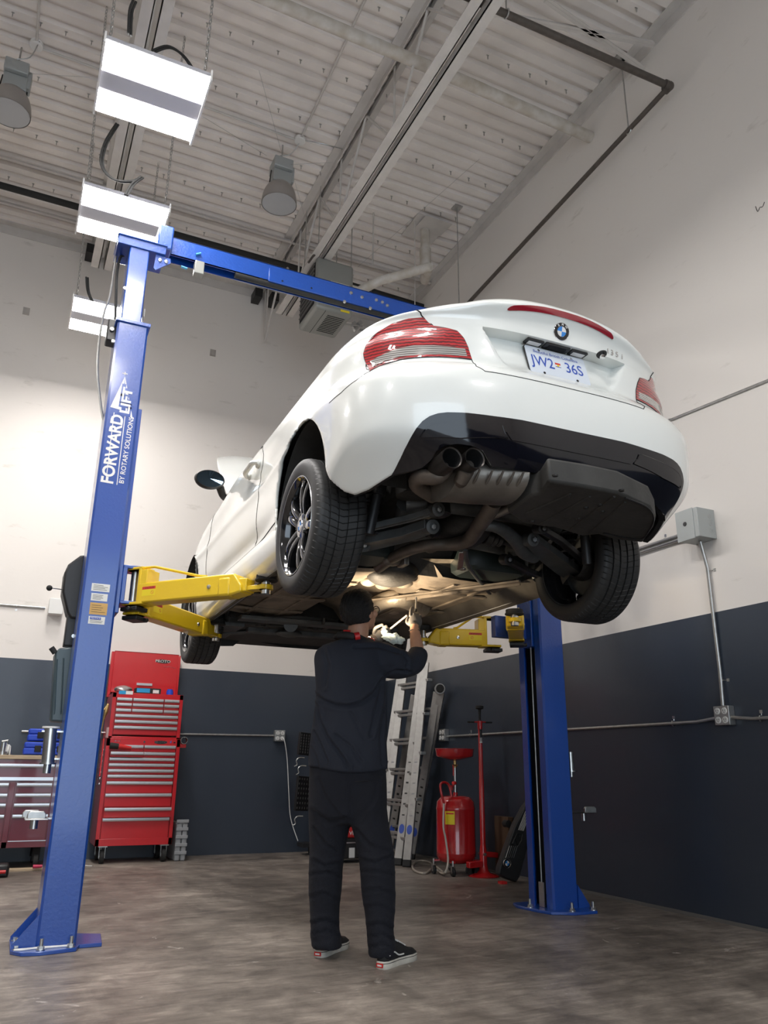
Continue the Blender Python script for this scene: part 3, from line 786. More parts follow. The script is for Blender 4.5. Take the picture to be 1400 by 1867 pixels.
p0 = bodyp(0, 15.35); badge(p0+Vector((0, -.001, 0)), bodyn(0, 15.35), .040, car)
# licence plate
xr = Vector((1, 0, 0)); ydir = Vector((0, -.834+.875, .900-.752)).normalized(); PO = Vector((0, -.8575, .826))
Mp = plane_frame(PO, (1, 0, 0), ydir)      # z axis towards the rear
mb = MB(); w2, h2, rr_ = .155, .078, .012
poly = []
for cxx, cyy, a0 in ((w2-rr_, h2-rr_, 0), (-w2+rr_, h2-rr_, 90), (-w2+rr_, -h2+rr_, 180), (w2-rr_, -h2+rr_, 270)):
    for k in range(5): a = radians(a0+22.5*k); poly.append((cxx+rr_*cos(a), cyy+rr_*sin(a)))
mb.prism(poly, Mp, .003); plate = cb(mb, 'licence_plate', M_plate)
mb = MB(); mb.prism([(x*1.02, y*1.03) for x, y in poly], Mp, .004, -.0045); cb(mb, 'plate_frame', M_black, plate)
MT = Mp @ Matrix.Translation((0, 0, .0032))
mb = MB(); textmb(mb, 'JW2', .082, MT @ Matrix.Translation((-.079, -.004, 0)), sx=.80, bold=.006); cb(mb, 'plate_number', M_inkb, plate); mb = MB(); textmb(mb, '36S', .082, MT @ Matrix.Translation((.083, -.004, 0)), sx=.80, bold=.006)
cb(mb, 'plate_number', M_inkb, plate)
mb = MB(); textmb(mb, 'Beautiful British Columbia', .024, MT @ Matrix.Translation((.0, .052, 0)), sx=.92); cb(mb, 'plate_caption', M_inkb, plate)
mb = MB(); mb.prism([(-.014, -.012), (.014, -.012), (.014, .012), (-.014, .012)], MT, .0004); fl = cb(mb, 'plate_flag', M_label, plate)
mb = MB(); mb.prism([(-.014, .002), (.014, .002), (.014, .012), (-.014, .012)], MT, .0004, .0004); cb(mb, 'flag_stripe', M_inkr, plate)
mb = MB(); mb.lathe([(0, .0009), (.006, .0009)], MT @ Matrix.Translation((0, -.003, 0)), 12, cap=False); cb(mb, 'flag_sun', M_yelst, plate)
mb = MB(); mb.prism([(-.014, -.012), (.014, -.012), (.014, -.009), (-.014, -.009)], MT, .0004, .0004); cb(mb, 'flag_stripe', M_inkb, plate)
for x, y in ((-.085, .062), (.085, .062), (-.085, -.066), (.085, -.066)):
    mb = MB(); mb.lathe([(.006, 0), (.006, .0015), (0, .002)], MT @ Matrix.Translation((x, y, 0)), 10); cb(mb, 'plate_screw', M_chrome if y > 0 else M_black, plate)
# lamps, handle and lock on the underside of the lip
def under_lip(X, w, d, name, m1, m2, ins=.3):
    s_ = sX(abs(X), 14); a = bodyp(s_, 14.0, 1 if X >= 0 else -1); b = bodyp(s_, 13.0, 1 if X >= 0 else -1)
    c = Vector((X, (a.y*.5+b.y*.5), min(a.z, b.z)-.004)); mb = MB(); mb.cbox(c, (w, d, .010)); f = cb(mb, name, m1, bevel=.002)
    mb = MB(); mb.cbox(c-Vector((0, 0, .0055)), (w*.72, d*.62, .004)); cb(mb, name+'_lens' if 'lamp' in name else 'recess', m2, f)
under_lip(-.115, .085, .040, 'number_plate_lamp', M_black, M_white); under_lip(.115, .085, .040, 'number_plate_lamp', M_black, M_white)
under_lip(0, .125, .042, 'boot_handle', M_black, M_dark)
c = bodyp(sX(.215, 14), 13.6, 1); mb = MB(); mb.lathe([(.024, 0), (.022, .005), (0, .006)], frame(c+Vector((0, -.012, -.002)), (0, -.35, -1)), 20); lk = cb(mb, 'boot_lock', M_black)
mb = MB(); mb.lathe([(.013, 0), (.013, .016), (.009, .019), (0, .019)], frame(c+Vector((0, -.012, -.004)), (0, -.35, -1)), 16); cb(mb, 'lock_barrel', M_chrome, lk)
# model badge
r_ = 14.75
for ch, X in (('1', .262), ('3', .288), ('5', .318), ('i', .352)):
    s_ = sX(X, r_); p = bodyp(s_, r_, 1); n_ = bodyn(s_, r_, 1); t = (bodyp(s_+.01, r_, 1)-p).normalized()
    M = plane_frame(p+n_*.0015, t, Vector((0, 0, 1))); mb = MB(); textmb(mb, ch, .036, M, bold=.02, sx=1.15); textmb(mb, ch, .036, M @ Matrix.Translation((0, 0, .0015)), bold=.005, sx=1.15)
    cb(mb, 'model_badge', M_chrome)
# ---- wheels
def tyre_mat():
    m = bpy.data.materials.new('tyre rubber'); m.use_nodes = True; nt = m.node_tree; L = nt.links.new; b = nt.nodes['Principled BSDF']
    b.inputs['Base Color'].default_value = (.020, .020, .020, 1); b.inputs['Roughness'].default_value = .55
    tc = nn(nt, 'ShaderNodeTexCoord'); sp = nn(nt, 'ShaderNodeSeparateXYZ'); L(tc.outputs['Object'], sp.inputs[0])
    at = nn(nt, 'ShaderNodeMath'); at.operation = 'ARCTAN2'; L(sp.outputs[2], at.inputs[0]); L(sp.outputs[1], at.inputs[1])
    ab = nn(nt, 'ShaderNodeMath'); ab.operation = 'ABSOLUTE'; L(sp.outputs[0], ab.inputs[0])
    ad = nn(nt, 'ShaderNodeMath'); ad.operation = 'MULTIPLY_ADD'; ad.inputs[1].default_value = 66/(2*pi); L(at.outputs[0], ad.inputs[0])
    mx = nn(nt, 'ShaderNodeMath'); mx.operation = 'MULTIPLY'; mx.inputs[1].default_value = 9.; L(ab.outputs[0], mx.inputs[0]); L(mx.outputs[0], ad.inputs[2])
    fr = nn(nt, 'ShaderNodeMath'); fr.operation = 'FRACT'; L(ad.outputs[0], fr.inputs[0])
    lt = nn(nt, 'ShaderNodeMapRange'); lt.inputs[1].default_value = .0; lt.inputs[2].default_value = .16; L(fr.outputs[0], lt.inputs[0])
    # only on the tread radius
    y2 = nn(nt, 'ShaderNodeMath'); y2.operation = 'MULTIPLY'; L(sp.outputs[1], y2.inputs[0]); L(sp.outputs[1], y2.inputs[1])
    z2 = nn(nt, 'ShaderNodeMath'); z2.operation = 'MULTIPLY_ADD'; L(sp.outputs[2], z2.inputs[0]); L(sp.outputs[2], z2.inputs[1]); L(y2.outputs[0], z2.inputs[2])
    gt = nn(nt, 'ShaderNodeMath'); gt.operation = 'LESS_THAN'; gt.inputs[1].default_value = .299**2; L(z2.outputs[0], gt.inputs[0])
    mxx = nn(nt, 'ShaderNodeMath'); mxx.operation = 'MAXIMUM'; L(gt.outputs[0], mxx.inputs[0]); L(lt.outputs[0], mxx.inputs[1])
    bp = nn(nt, 'ShaderNodeBump'); bp.inputs['Strength'].default_value = 1.; bp.inputs['Distance'].default_value = .006; L(mxx.outputs[0], bp.inputs['Height']); L(bp.outputs[0], b.inputs['Normal'])
    mc = nn(nt, 'ShaderNodeMix'); mc.data_type = 'RGBA'; mc.inputs[6].default_value = (.004, .004, .004, 1); mc.inputs[7].default_value = (.022, .022, .022, 1); L(mxx.outputs[0], mc.inputs[0]); L(mc.outputs[2], b.inputs['Base Color'])
    return m
M_tyre = tyre_mat()
def wheel(sd, yw, zw, xw, wd, steer=0.):
    RT = .3145
    hold = bpy.data.objects.new('wheel', None); hold.parent = car; COL.objects.link(hold); hold.location = (xw*sd, yw, zw); hold.rotation_euler = (0, 0, steer); hold.empty_display_size = .1
    Rm = .2286; hw = wd/2
    # tyre: lathe about local X (local outward = sd*X)
    def LX(prof, n=96, **k):
        M = Matrix(((0, 0, sd, 0), (1, 0, 0, 0), (0, 1, 0, 0), (0, 0, 0, 1)))
        mb = MB(); mb.lathe(prof, M, n, cap=False, **k); return mb
    prof = [(Rm-.004, hw-.028), (Rm+.002, hw-.010), (Rm+.012, hw-.004), (Rm+.045, hw), (RT-.030, hw-.002), (RT-.014, hw-.006), (RT-.006, hw-.013), (RT-.002, hw-.024), (RT, hw-.034)]
    gro = [.35*hw+.0, -.0, -.35*hw]
    xs = hw-.05; pts = [(RT-.001, xs+.006)]
    for g in (.52*hw, .19*hw, -.17*hw, -.53*hw):
        pts += [(RT, g+.0055), (RT-.008, g+.004), (RT-.008, g-.004), (RT, g-.0055)]
    prof += pts+[(RT-.001, -xs-.006), (RT-.001, -hw+.034), (RT-.004, -hw+.024), (RT-.010, -hw+.014), (RT-.026, -hw+.003), (Rm+.045, -hw), (Rm+.010, -hw+.004), (Rm-.004, -hw+.014)]
    def B(mb, name, m, par=None, **k):
        o = mb.build(name, m, None, **k); o.parent = hold; return o
    ty = B(LX(prof), 'tyre', M_tyre, sharp=30)
    # rim barrel and lip
    rim = B(LX([(Rm+.003, hw-.012), (Rm+.004, hw-.006), (Rm-.002, hw-.004), (Rm-.010, hw-.012), (Rm-.016, hw-.03), (Rm-.024, hw-.06), (Rm-.03, hw-.1), (Rm-.022, -hw+.04), (Rm-.004, -hw+.016), (Rm+.004, -hw+.008)], 72), 'rim', M_rim, sharp=60)
    B(LX([(Rm+.0035, hw-.0075), (Rm+.0025, hw-.0045), (Rm-.003, hw-.005), (Rm-.005, hw-.008)], 72), 'rim_edge', M_zinc, rim)
    face = hw-.018
    def P(a, r, x): return Vector((sd*x, r*cos(a), r*sin(a)))
    for k in range(5):
        a0 = pi/2+2*pi*k/5+.35
        for q in (-1, 1):
            mb = MB(); ring = []
            for t in (0, .12, .3, .5, .7, .85, 1.):
                r = .050+(Rm-.012-.050)*t; off = q*(.030-.006*t+.055*t*t)/max(r, .05)*.6
                a = a0+off*(1 if t > 0 else 1); wdt = .021-.002*t+.012*max(0, t-.7)*3*.4; dp = .032; x = face-.020+.016*sin(pi*min(1, t*.9))+.006*t
                c = P(a, r, x); tang = Vector((0, -sin(a), cos(a)))
                fx = Vector((sd, 0, 0))
                ring.append([c-tang*wdt-fx*dp, c-tang*wdt*.95-fx*.004, c-tang*wdt*.55+fx*.002, c+tang*wdt*.55+fx*.002, c+tang*wdt*.95-fx*.004, c+tang*wdt-fx*dp])
            mb.loft(ring); B(mb, 'spoke', M_rim, rim, sharp=45)
    B(LX([(.075, face-.07), (.072, face-.028), (.066, face-.018), (.045, face-.012), (.034, face-.012), (.0, face-.014)], 40), 'hub', M_rim, rim)
    for k in range(5):
        a = pi/2+2*pi*k/5+.35+pi/5; c = P(a, .058, face-.022); mb = MB(); mb.lathe([(.011, -.01), (.011, .006), (.008, .010), (0, .010)], frame(c, (sd, 0, 0)), 6); B(mb, 'wheel_bolt', M_black, rim)
    mb = MB(); M = frame((sd*(face-.013), 0, 0), (sd, 0, 0), (0, 0, 1)); mb.lathe([(.034, 0), (.033, .003), (.030, .003)], M, 28, cap=False); cap = B(mb, 'centre_cap', M_chrome, rim)
    for j in range(4):
        mb = MB(); mb.lathe([(.0001, .0035), (.022, .0032)], M, 8, a0=j*pi/2, a1=(j+1)*pi/2, cap=False); B(mb, 'cap_quarter', mat('badge blue', (.03, .22, .62), .25) if j % 2 else M_white)
    mb = MB(); mb.lathe([(.030, .0028), (.0225, .0034)], M, 24, cap=False); B(mb, 'cap_ring', M_black, rim)
    # brake disc and hub carrier inside
    B(LX([(.165, .0), (.165, .022), (.07, .022), (.07, .03), (.0, .03)], 48), 'brake_disc', M_arm)
    B(LX([(.07, -.06), (.09, -.03), (.09, .0), (.02, .0)], 24), 'hub_carrier', M_under)
    a = 2.2 if True else 0
    mb = MB(); mb.lathe([(.10, -.035), (.172, -.035), (.178, .05), (.10, .05)], Matrix(((0, 0, sd, 0), (1, 0, 0, 0), (0, 1, 0, 0), (0, 0, 0, 1))), 10, a0=-.5, a1=.5); B(mb, 'brake_caliper', M_under)
    return hold
wheel(-1, 0, .2253, .757, .245); wheel(1, 0, .2253, .757, .245)
wheel(-1, 2.66, .2085, .742, .22); wheel(1, 2.66, .2085, .742, .22)
# ================================================================ UNDERSIDE (car coordinates)
# main floor pan with raised tunnel
mb = MB(); rows = []
for y in [.55, .62, .8, 1.0, 1.2, 1.4, 1.6, 1.8, 2.0, 2.15]:
    rows.append([(x, y, z+.004*sin(9*x+7*y)) for x, z in ((-.72, .20), (-.66, .215), (-.45, .20), (-.30, .205), (-.19, .215), (-.12, .30), (0, .335), (.12, .30), (.19, .215), (.30, .205), (.45, .20), (.66, .215), (.72, .20))])
mb.grid(rows); fp = cb(mb, 'floor_pan', M_tan, sharp=60)
mb = MB()
for x in (-.55, -.33, .33, .55): mb.beam((x, .65, .200), (x, 2.1, .200), .028, .012)
for y in (.9, 1.45, 1.9): mb.beam((-.68, y, .200), (-.2, y, .200), .05, .010); mb.beam((.2, y, .200), (.68, y, .200), .05, .010)
cb(mb, 'floor_rib', M_tan, fp, bevel=.004)
# upper body bottom (dark) above everything so that no light leaks through
mb = MB()
mb.grid([[(-.50, -.75, .46), (.50, -.75, .46)], [(-.62, -.5, .46), (.62, -.5, .46)], [(-.50, -.3, .46), (.50, -.3, .46)], [(-.50, .42, .46), (.50, .42, .46)], [(-.70, .5, .34), (.70, .5, .34)], [(-.70, .60, .22), (.70, .60, .22)]])
cb(mb, 'inner_floor', M_matte); mb = MB()
mb.grid([[(-.72, 2.15, .22), (.72, 2.15, .22)], [(-.50, 2.3, .45), (.50, 2.3, .45)], [(-.5, 3.2, .45), (.5, 3.2, .45)]])
cb(mb, 'inner_floor', M_matte)
# under-bumper closing of the body edge
for sd in (-1, 1):
    mb = MB(); rows = []
    for k in range(61):
        s_ = botL[-1][0]*k/60; a = bodyp(s_, rbot(s_, sd), sd); nrm = bodyn(s_, rbot(s_, sd), sd); nrm.z = 0; a = a-nrm*.004; b = a-nrm*.03+Vector((0, 0, .005)); rows.append([a, b, b-nrm*.04+Vector((0, 0, .12))])
    mb.grid(rows); cb(mb, 'bumper_underedge', M_black)
# rear tray under the spare wheel well at the right
def trayp(pts, z, t, name, m, **k):
    P = [cZ(u, v, z) for u, v in pts]; mb = MB(); mb.prism([(p.x, p.y) for p in P], Matrix.Translation((0, 0, z)), t); return cb(mb, name, m, **k)
tray = [(1000, 878), (1068, 888), (1129, 900), (1186, 926), (1196, 946), (1192, 962), (1172, 990), (1120, 984), (1090, 975), (1060, 978), (1010, 962), (985, 960), (955, 955), (925, 935), (965, 905), (985, 900)]
P = [cZ(u, v, .205) for u, v in tray]
mb = MB(); mb.prism([(p.x, p.y) for p in P], Matrix.Translation((0, 0, .205)), .10); cb(mb, 'rear_undertray', M_matte, bevel=.012)
mb = MB()
for a, b in (((960, 935), (1040, 900)), ((985, 955), (1075, 905)), ((1040, 965), (1120, 905)), ((1075, 972), (1140, 915))):
    pa, pb_ = cZ(*a, .2035), cZ(*b, .2035); mb.tube([pa, pb_], .006, 6)
cb(mb, 'tray_rib', M_matte)
for u, v in ((1012, 866), (1133, 893), (1055, 945), (1068, 925), (1094, 920), (1098, 932), (1035, 904), (970, 950)):
    mb = MB(); mb.lathe([(.012, 0), (.010, .006), (0, .007)], frame(cZ(u, v, .205), (0, 0, -1)), 10); cb(mb, 'tray_fastener', M_under)
mb = MB(); pp = [(1140, 908), (1180, 925), (1192, 945), (1184, 965), (1165, 983), (1100, 972)]; Q = [cZ(u, v, .203) for u, v in pp]; mb.tube(Q, .004, 6, sub=4); cb(mb, 'tray_edge', M_black)
# ---- exhaust
def chain(pts, z): return [cZ(p[0], p[1], p[2] if len(p) > 2 else z) for p in pts]
mz = .235
a, b = cZ(818, 886, mz), cZ(958, 894, mz)
mb = MB(); rings = []; ax = (b-a); n = 24
for t in (-.03, -.01, .04, .15, .3, .5, .7, .85, .96, 1.01, 1.03):
    c = a+ax*t+Vector((0, .085, .055)); k = 1-.9*max(0, (abs(t-.5)-.46)/.07)**2 if abs(t-.5) > .46 else 1
    k = max(.3, k); rib = 1+.03*sin(t*40)*(.1 < t < .9)
    rings.append([c+Vector((0, .14*k*cos(q)*1.0, .085*k*sin(q)*rib)) for q in [2*pi*i/n for i in range(n)]])
mb.loft(rings); muf = cb(mb, 'muffler', M_muff, sharp=60)
mb = MB()
for t in (.12, .26, .42, .56, .70, .82):
    c = a+ax*t+Vector((0, -.052, .015)); mb.tube([c+Vector((0, -.035, .030)), c+Vector((0, 0, 0)), c+Vector((.012, .06, -.012))], [.004, .006, .003], 8, sub=3)
cb(mb, 'muffler_rib', M_muff, muf)
for u, v in ((824, 834), (866, 835)):
    c = cY(u, v, -.895); d = Vector((.05, 1, .0)).normalized()
    M = frame(c, (0.02, 1, -.02)); mb = MB(); mb.lathe([(.0415, .004), (.043, 0), (.041, .002), (.038, .004)][::-1], M, 28, cap=False); mb.lathe([(.043, 0), (.0425, .02), (.041, .12), (.034, .14), (.028, .2)], M, 28, cap=False)
    t_ = cb(mb, 'exhaust_tip', M_tip, sharp=50)
    mb = MB(); mb.lathe([(.0375, .003), (.036, .10), (0, .10)], M, 24, cap=False); cb(mb, 'tip_bore', M_dark, t_)
mb = MB(); mb.tube([cY(824, 836, -.76), cZ(800, 868, .26), cZ(765, 870, .27), cZ(760, 885, .27), cZ(790, 905, .26)], [.03, .031, .031, .031, .031], 12, sub=5); cb(mb, 'tail_pipe', M_pipe)
mb = MB(); mb.tube([cY(866, 838, -.76), cZ(845, 868, .26), cZ(838, 880, .26)], .03, 12, sub=4); cb(mb, 'tail_pipe', M_pipe)
mb = MB(); mb.tube(chain([(900, 915, .26), (890, 935, .235), (872, 960, .22), (853, 985, .215), (820, 992, .22), (780, 994, .22), (745, 1003, .22), (715, 1018, .22), (690, 1035, .22)], .22), [.036, .036, .036, .034, .032, .030, .030, .030, .030], 14, sub=4); cb(mb, 'exhaust_pipe', M_pipe)
mb = MB(); Q = chain([(962, 905, .27), (940, 920, .255), (915, 932, .245), (900, 938, .24)], .25)
mb.tube(Q, [.02, .022, .022, .02], 12, sub=5); fx = cb(mb, 'heat_hose', M_muff)
mb = MB(); c = cZ(715, 1022, .215); mb.ball(c, (.05, .05, .03)); mb.cbox(c+Vector((.05, -.02, .0)), (.02, .09, .06)); mb.cbox(c+Vector((.065, -.02, 0)), (.012, .09, .06)); cb(mb, 'pipe_clamp', M_muff, bevel=.004)
mb = MB(); a_ = cZ(770, 1000, .26); b_ = cZ(800, 1002, .19); mb.tube([cZ(848, 1003, .20), cZ(852, 1025, .20), cZ(862, 1045, .20), cZ(893, 1083, .20)], .012, 8, sub=4, flat=.4); cb(mb, 'tank_strap', M_arm)
mb = MB(); mb.beam(cZ(842, 1006, .22), cZ(838, 1038, .19), .03, .01); mb.beam(cZ(838, 1038, .19), cZ(848, 1037, .19), .03, .01); cb(mb, 'hanger_bracket', M_zinc, bevel=.003)
# centre silencer / tunnel heat shield
mb = MB(); c = cZ(715, 1045, .235); mb.ball(c, (.15, .17, .075), 20, 12); cb(mb, 'resonator', M_under)
mb = MB(); Q = [cZ(u, v, .30) for u, v in ((760, 1018), (740, 1045), (755, 1072), (800, 1062), (870, 1050), (900, 1042), (880, 1028), (830, 1020))]
n_ = len(Q); cQ = sum(Q, Vector())/n_
mb.add([q for q in Q]+[q*.5+cQ*.5+Vector((0, 0, -.045)) for q in Q]+[cQ+Vector((0, 0, -.05))], [(i, (i+1) % n_, n_+(i+1) % n_, n_+i) for i in range(n_)]+[(n_+i, n_+(i+1) % n_, 2*n_) for i in range(n_)])
cb(mb, 'heat_shield', M_shield)
for (u, v, rx) in ((672, 1060, .05), (700, 1066, .055), (735, 1063, .06), (772, 1105, .07), (718, 1112, .06)):
    mb = MB(); c = cZ(u, v, .225); mb.ball(c, (rx, rx*1.1, .03), 16, 8); cb(mb, 'shield_bulge', M_shield)
mb = MB(); mb.tube(chain([(650, 1130), (690, 1100), (730, 1092), (770, 1110)], .20), .055, 14, sub=4); cb(mb, 'transmission_tunnel_cover', M_shield)
# fuel tank halves
for sd in (-1, 1):
    mb = MB(); n = 20; rings = []
    for z, k in ((.40, .9), (.30, 1.), (.235, .97), (.215, .85)):
        rings.append([(sd*.42+.20*k*max(-1, min(1, 1.3*cos(q))), .42+.13*k*max(-1, min(1, 1.3*sin(q))), z) for q in [2*pi*i/n for i in range(n)]])
    mb.loft(rings); cb(mb, 'fuel_tank', mat('dark teal tank', (.010, .018, .018), .5))
# cross brace at the front of the suspension
mb = MB(); mb.beam(cZ(655, 1098, .195), cZ(948, 1060, .195), .035, .010); mb.beam(cZ(655, 1104, .193), cZ(948, 1064, .193), .008, .02); cb(mb, 'cross_brace', M_tan)
# rear subframe
mb = MB(); mb.tube([(-.42, -.22, .33), (-.2, -.28, .34), (.2, -.28, .34), (.42, -.22, .33)], .045, 12, sub=4); mb.tube([(-.45, .25, .33), (-.2, .2, .33), (.2, .2, .33), (.45, .25, .33)], .04, 12, sub=4)
mb.tube([(-.42, -.22, .33), (-.36, 0, .28), (-.45, .25, .33)], .04, 12, sub=4); mb.tube([(.42, -.22, .33), (.36, 0, .28), (.45, .25, .33)], .04, 12, sub=4)
cb(mb, 'rear_subframe', M_arm)
mb = MB(); mb.ball((0, .0, .33), (.14, .2, .11), 20, 12); mb.cyl((0, .15, .33), (0, .35, .33), .05); cb(mb, 'differential', M_under)
for sd in (-1, 1):
    mb = MB(); mb.tube([(sd*.12, 0, .31), (sd*.6, 0, .24)], .018, 12); mb.lathe([(.045, 0), (.05, .03), (.036, .045), (.046, .06), (.032, .075), (.04, .09), (.024, .11)], frame((sd*.14, 0, .31), (sd, 0, -.14)), 18); cb(mb, 'drive_shaft', M_black)
    # coil spring and damper
    mb = MB(); P_ = [(sd*.56+.052*cos(t), -.10+.052*sin(t), .21+.30*t/(2*pi*6)) for t in [2*pi*6*i/110 for i in range(111)]]; mb.tube(P_, .008, 8); cb(mb, 'coil_spring', M_black)
    mb = MB(); mb.cyl((sd*.60, -.22, .16), (sd*.55, -.27, .50), .024); mb.cyl((sd*.57, -.25, .34), (sd*.55, -.27, .55), .034); cb(mb, 'damper', M_black)
# left side arms, as seen
def arm(pts, w, h, name, m, eye=.03, z=None):
    mb = MB(); P = [cZ(*p) for p in pts]; rings = []
    for i, p in enumerate(P):
        d = (P[min(i+1, len(P)-1)]-P[max(i-1, 0)]).normalized(); x = d.cross(Vector((0, 0, 1))).normalized(); ww = w[i] if hasattr(w, '__len__') else w
        rings.append([p+x*ww/2, p+x*ww*.5+Vector((0, 0, h)), p+x*ww*.25+Vector((0, 0, h*1.1)), p-x*ww*.25+Vector((0, 0, h*1.1)), p-x*ww*.5+Vector((0, 0, h)), p-x*ww/2, p-x*ww*.34+Vector((0, 0, .006)), p+x*ww*.34+Vector((0, 0, .006))])
    mb.loft(rings); o = cb(mb, name, m, bevel=.003)
    for p in (P[0], P[-1]):
        mb = MB(); mb.lathe([(eye, -.025), (eye, .035), (eye*.6, .038), (eye*.6, .030), (0, .03)], frame(p+Vector((0, .01, .02)), (0, -1, -.25)), 20); b = cb(mb, 'bushing', m, o)
        mb = MB(); mb.lathe([(.012, 0), (.012, .012), (0, .013)], frame(p+Vector((0, .01, .02))+Vector((0, -1, -.25)).normalized()*.034, (0, -1, -.25)), 6); cb(mb, 'bolt', M_zinc, o)
    return o
arm([(666, 970, .20), (700, 962, .22), (750, 950, .24), (795, 936, .26)], .035, .03, 'upper_control_arm', M_arm, .032)
arm([(660, 1000, .17), (690, 994, .18), (740, 983, .20), (785, 967, .215)], [.13, .12, .10, .085], .045, 'lower_control_arm', M_arm, .034)
arm([(968, 990, .215), (1000, 1018, .20), (1035, 1045, .18), (1052, 1062, .17)], [.07, .11, .12, .06], .04, 'lower_control_arm', M_arm, .034)
arm([(924, 1026, .22), (960, 1045, .20), (1000, 1062, .18), (1030, 1078, .17)], .04, .03, 'track_arm', M_black, .03)
arm([(985, 970, .24), (1020, 990, .23), (1068, 1030, .21)], .035, .03, 'upper_control_arm', M_black, .026)
mb = MB(); mb.tube(chain([(880, 958, .24), (910, 962, .24), (940, 985, .235), (955, 1005, .22), (975, 1015, .215)], .23), [.025, .03, .035, .04, .035], 12, sub=4); cb(mb, 'subframe_arm', M_arm)
mb = MB(); c = cZ(800, 938, .27); mb.cyl(c, c+Vector((0, 0, .10)), .055, .05, 24); mb.cyl(c-Vector((0, 0, .01)), c, .035, .05, 24); cb(mb, 'subframe_mount', M_black)
mb = MB(); c = cZ(752, 905, .33); mb.cyl(c, c+Vector((0, 0, .10)), .075, .08, 24); cb(mb, 'spring_seat', M_under)
# engine bay undertray and front suspension in the distance
mb = MB(); mb.prism([(-.62, 2.30), (.62, 2.30), (.68, 3.15), (.4, 3.3), (-.4, 3.3), (-.68, 3.15)], Matrix.Translation((0, 0, .155)), .05); cb(mb, 'front_undertray', M_matte, bevel=.01)
mb = MB(); mb.box((-.60, 2.02, .145), (.60, 2.14, .175)); mb.box((-.45, 2.4, .12), (.45, 2.48, .16)); mb.box((-.66, 2.3, .135), (-.50, 2.9, .165)); mb.box((.50, 2.3, .135), (.66, 2.9, .165)); cb(mb, 'front_subframe', M_arm, bevel=.006)
mb = MB()
for k in range(14):
    x = random.uniform(-.55, .5); y = random.uniform(2.0, 2.4); mb.obox(Matrix.Translation((x, y, .17)) @ Matrix.Rotation(random.uniform(0, 3), 4, 'Z'), (random.uniform(.05, .16), random.uniform(.02, .05), random.uniform(.02, .05)))
cb(mb, 'engine_underside', M_under, bevel=.004)
for (x0, y0, x1, y1) in ((-.62, 2.66, -.25, 2.45), (.62, 2.66, .25, 2.45)):
    mb = MB(); mb.tube([(x0, y0, .13), ((x0+x1)/2, (y0+y1)/2, .14), (x1, y1, .17)], [.03, .026, .03], 10, sub=3, flat=.6); cb(mb, 'front_control_arm', M_arm)
mb = MB(); mb.ball(cZ(527, 1155, .12), (.10, .06, .03)); mb.cyl(cZ(530, 1140, .14), cZ(530, 1140, .2), .05); cb(mb, 'engine_mount_bracket', M_arm)
# drooping front valance seen below the engine bay
mb = MB(); Q = [cY(u, v, 3.1) for u, v in ((395, 1178), (425, 1178), (440, 1166), (470, 1170), (520, 1180), (575, 1184), (640, 1180))]
mb.grid([[q for q in Q], [q+Vector((0, 0, .12)) for q in Q], [q+Vector((0, .15, .2)) for q in Q]]); cb(mb, 'front_valance', M_black)
# ================================================================ CEILING FIXTURES
def chain_mb(p0, p1, link=.045, r=.0028):
    mb = MB(); p0 = Vector(p0); p1 = Vector(p1); d = p1-p0; n = max(2, int(d.length/(link*.72))); d.normalize(); x = d.orthogonal().normalized(); y = d.cross(x)
    for k in range(n):
        c = p0+(p1-p0)*(k+.5)/n; u = x if k % 2 else y
        mb.tube([c+d*link/2*sin(a)*1.+u*link*.22*cos(a) for a in [2*pi*i/8 for i in range(8)]], r, 5, closed=True)
    return mb
def led(cx, cy, z, label, w=.64, l=.60, rot=.0, cable=None):
    t = thing('led_light_fixture', label, 'light', (cx, cy, z), rot, 'square high bay led fixtures over the left lift post')
    def B(mb, n, m, p=None, **k): return mb.build(n, m, p or t, world=False, **k)
    # housing: two banks of two tubes with a driver channel between
    mb = MB(); mb.box((-w/2, -l/2+.0, .02), (w/2, -.07, .05)); mb.box((-w/2, .07, .02), (w/2, l/2, .05)); mb.box((-w/2, -.075, .0), (w/2, .075, .085)); B(mb, 'housing', M_frost, bevel=.004)
    for sx in (-1, 1):
        mb = MB(); mb.box((sx*w/2-.006, -l/2-.005, -.012), (sx*w/2+.006, l/2+.005, .07)); B(mb, 'end_plate', M_white)
    for yc in (-l/2+.048, -l/2+.152, l/2-.152, l/2-.048):
        mb = MB(); n = 8; rows = []
        for xx in (-w/2+.008, w/2-.008): rows.append([(xx, yc+.040*cos(pi+pi*i/n), .018+.024*sin(pi+pi*i/n)) for i in range(n+1)])
        mb.grid(rows); B(mb, 'led_tube', M_led)
    return t
LC = []
for q, z, lab in (([(205, 70), (390, 155), (335, 265), (165, 195)], 5.0, 'largest lit square led light, nearest of the three in the row'),
          ([(151, 339), (306, 390), (290, 440), (132, 418)], 5.0, 'middle lit led light, just above the top of the left lift post'),
          ([(138, 543), (222, 565), (195, 620), (116, 600)], 5.0, 'farthest and lowest lit led light, half behind the left lift post')):
    P = [Zp(u, v, z) for u, v in q]; LC.append((P, lab))
P = LC[0][0]; c0 = (P[0]+P[1]+P[2]+P[3])/4; LD0 = led(c0[0], c0[1], 5.0, LC[0][1])
P = LC[1][0]; c1 = np.array([P[0][0]+.32, P[0][1]+.30]); LD1 = led(c1[0], c1[1], 5.0, LC[1][1])
P = LC[2][0]; c2 = np.array([P[0][0]+.30, P[0][1]+.32]); LD2 = led(c2[0], c2[1], 5.0, LC[2][1])
for cyy in (2.6, .9):  # unseen fixtures continuing the row, added to raise the light level
    led(.3, cyy, 5.0, 'extra square led light added above the camera for more light, out of the picture')
led(2.7, -1.6, 5.0, 'square led light added as fill behind the camera at the right, out of the picture')  # unseen fill fixture, added to light the car's rear and right wall
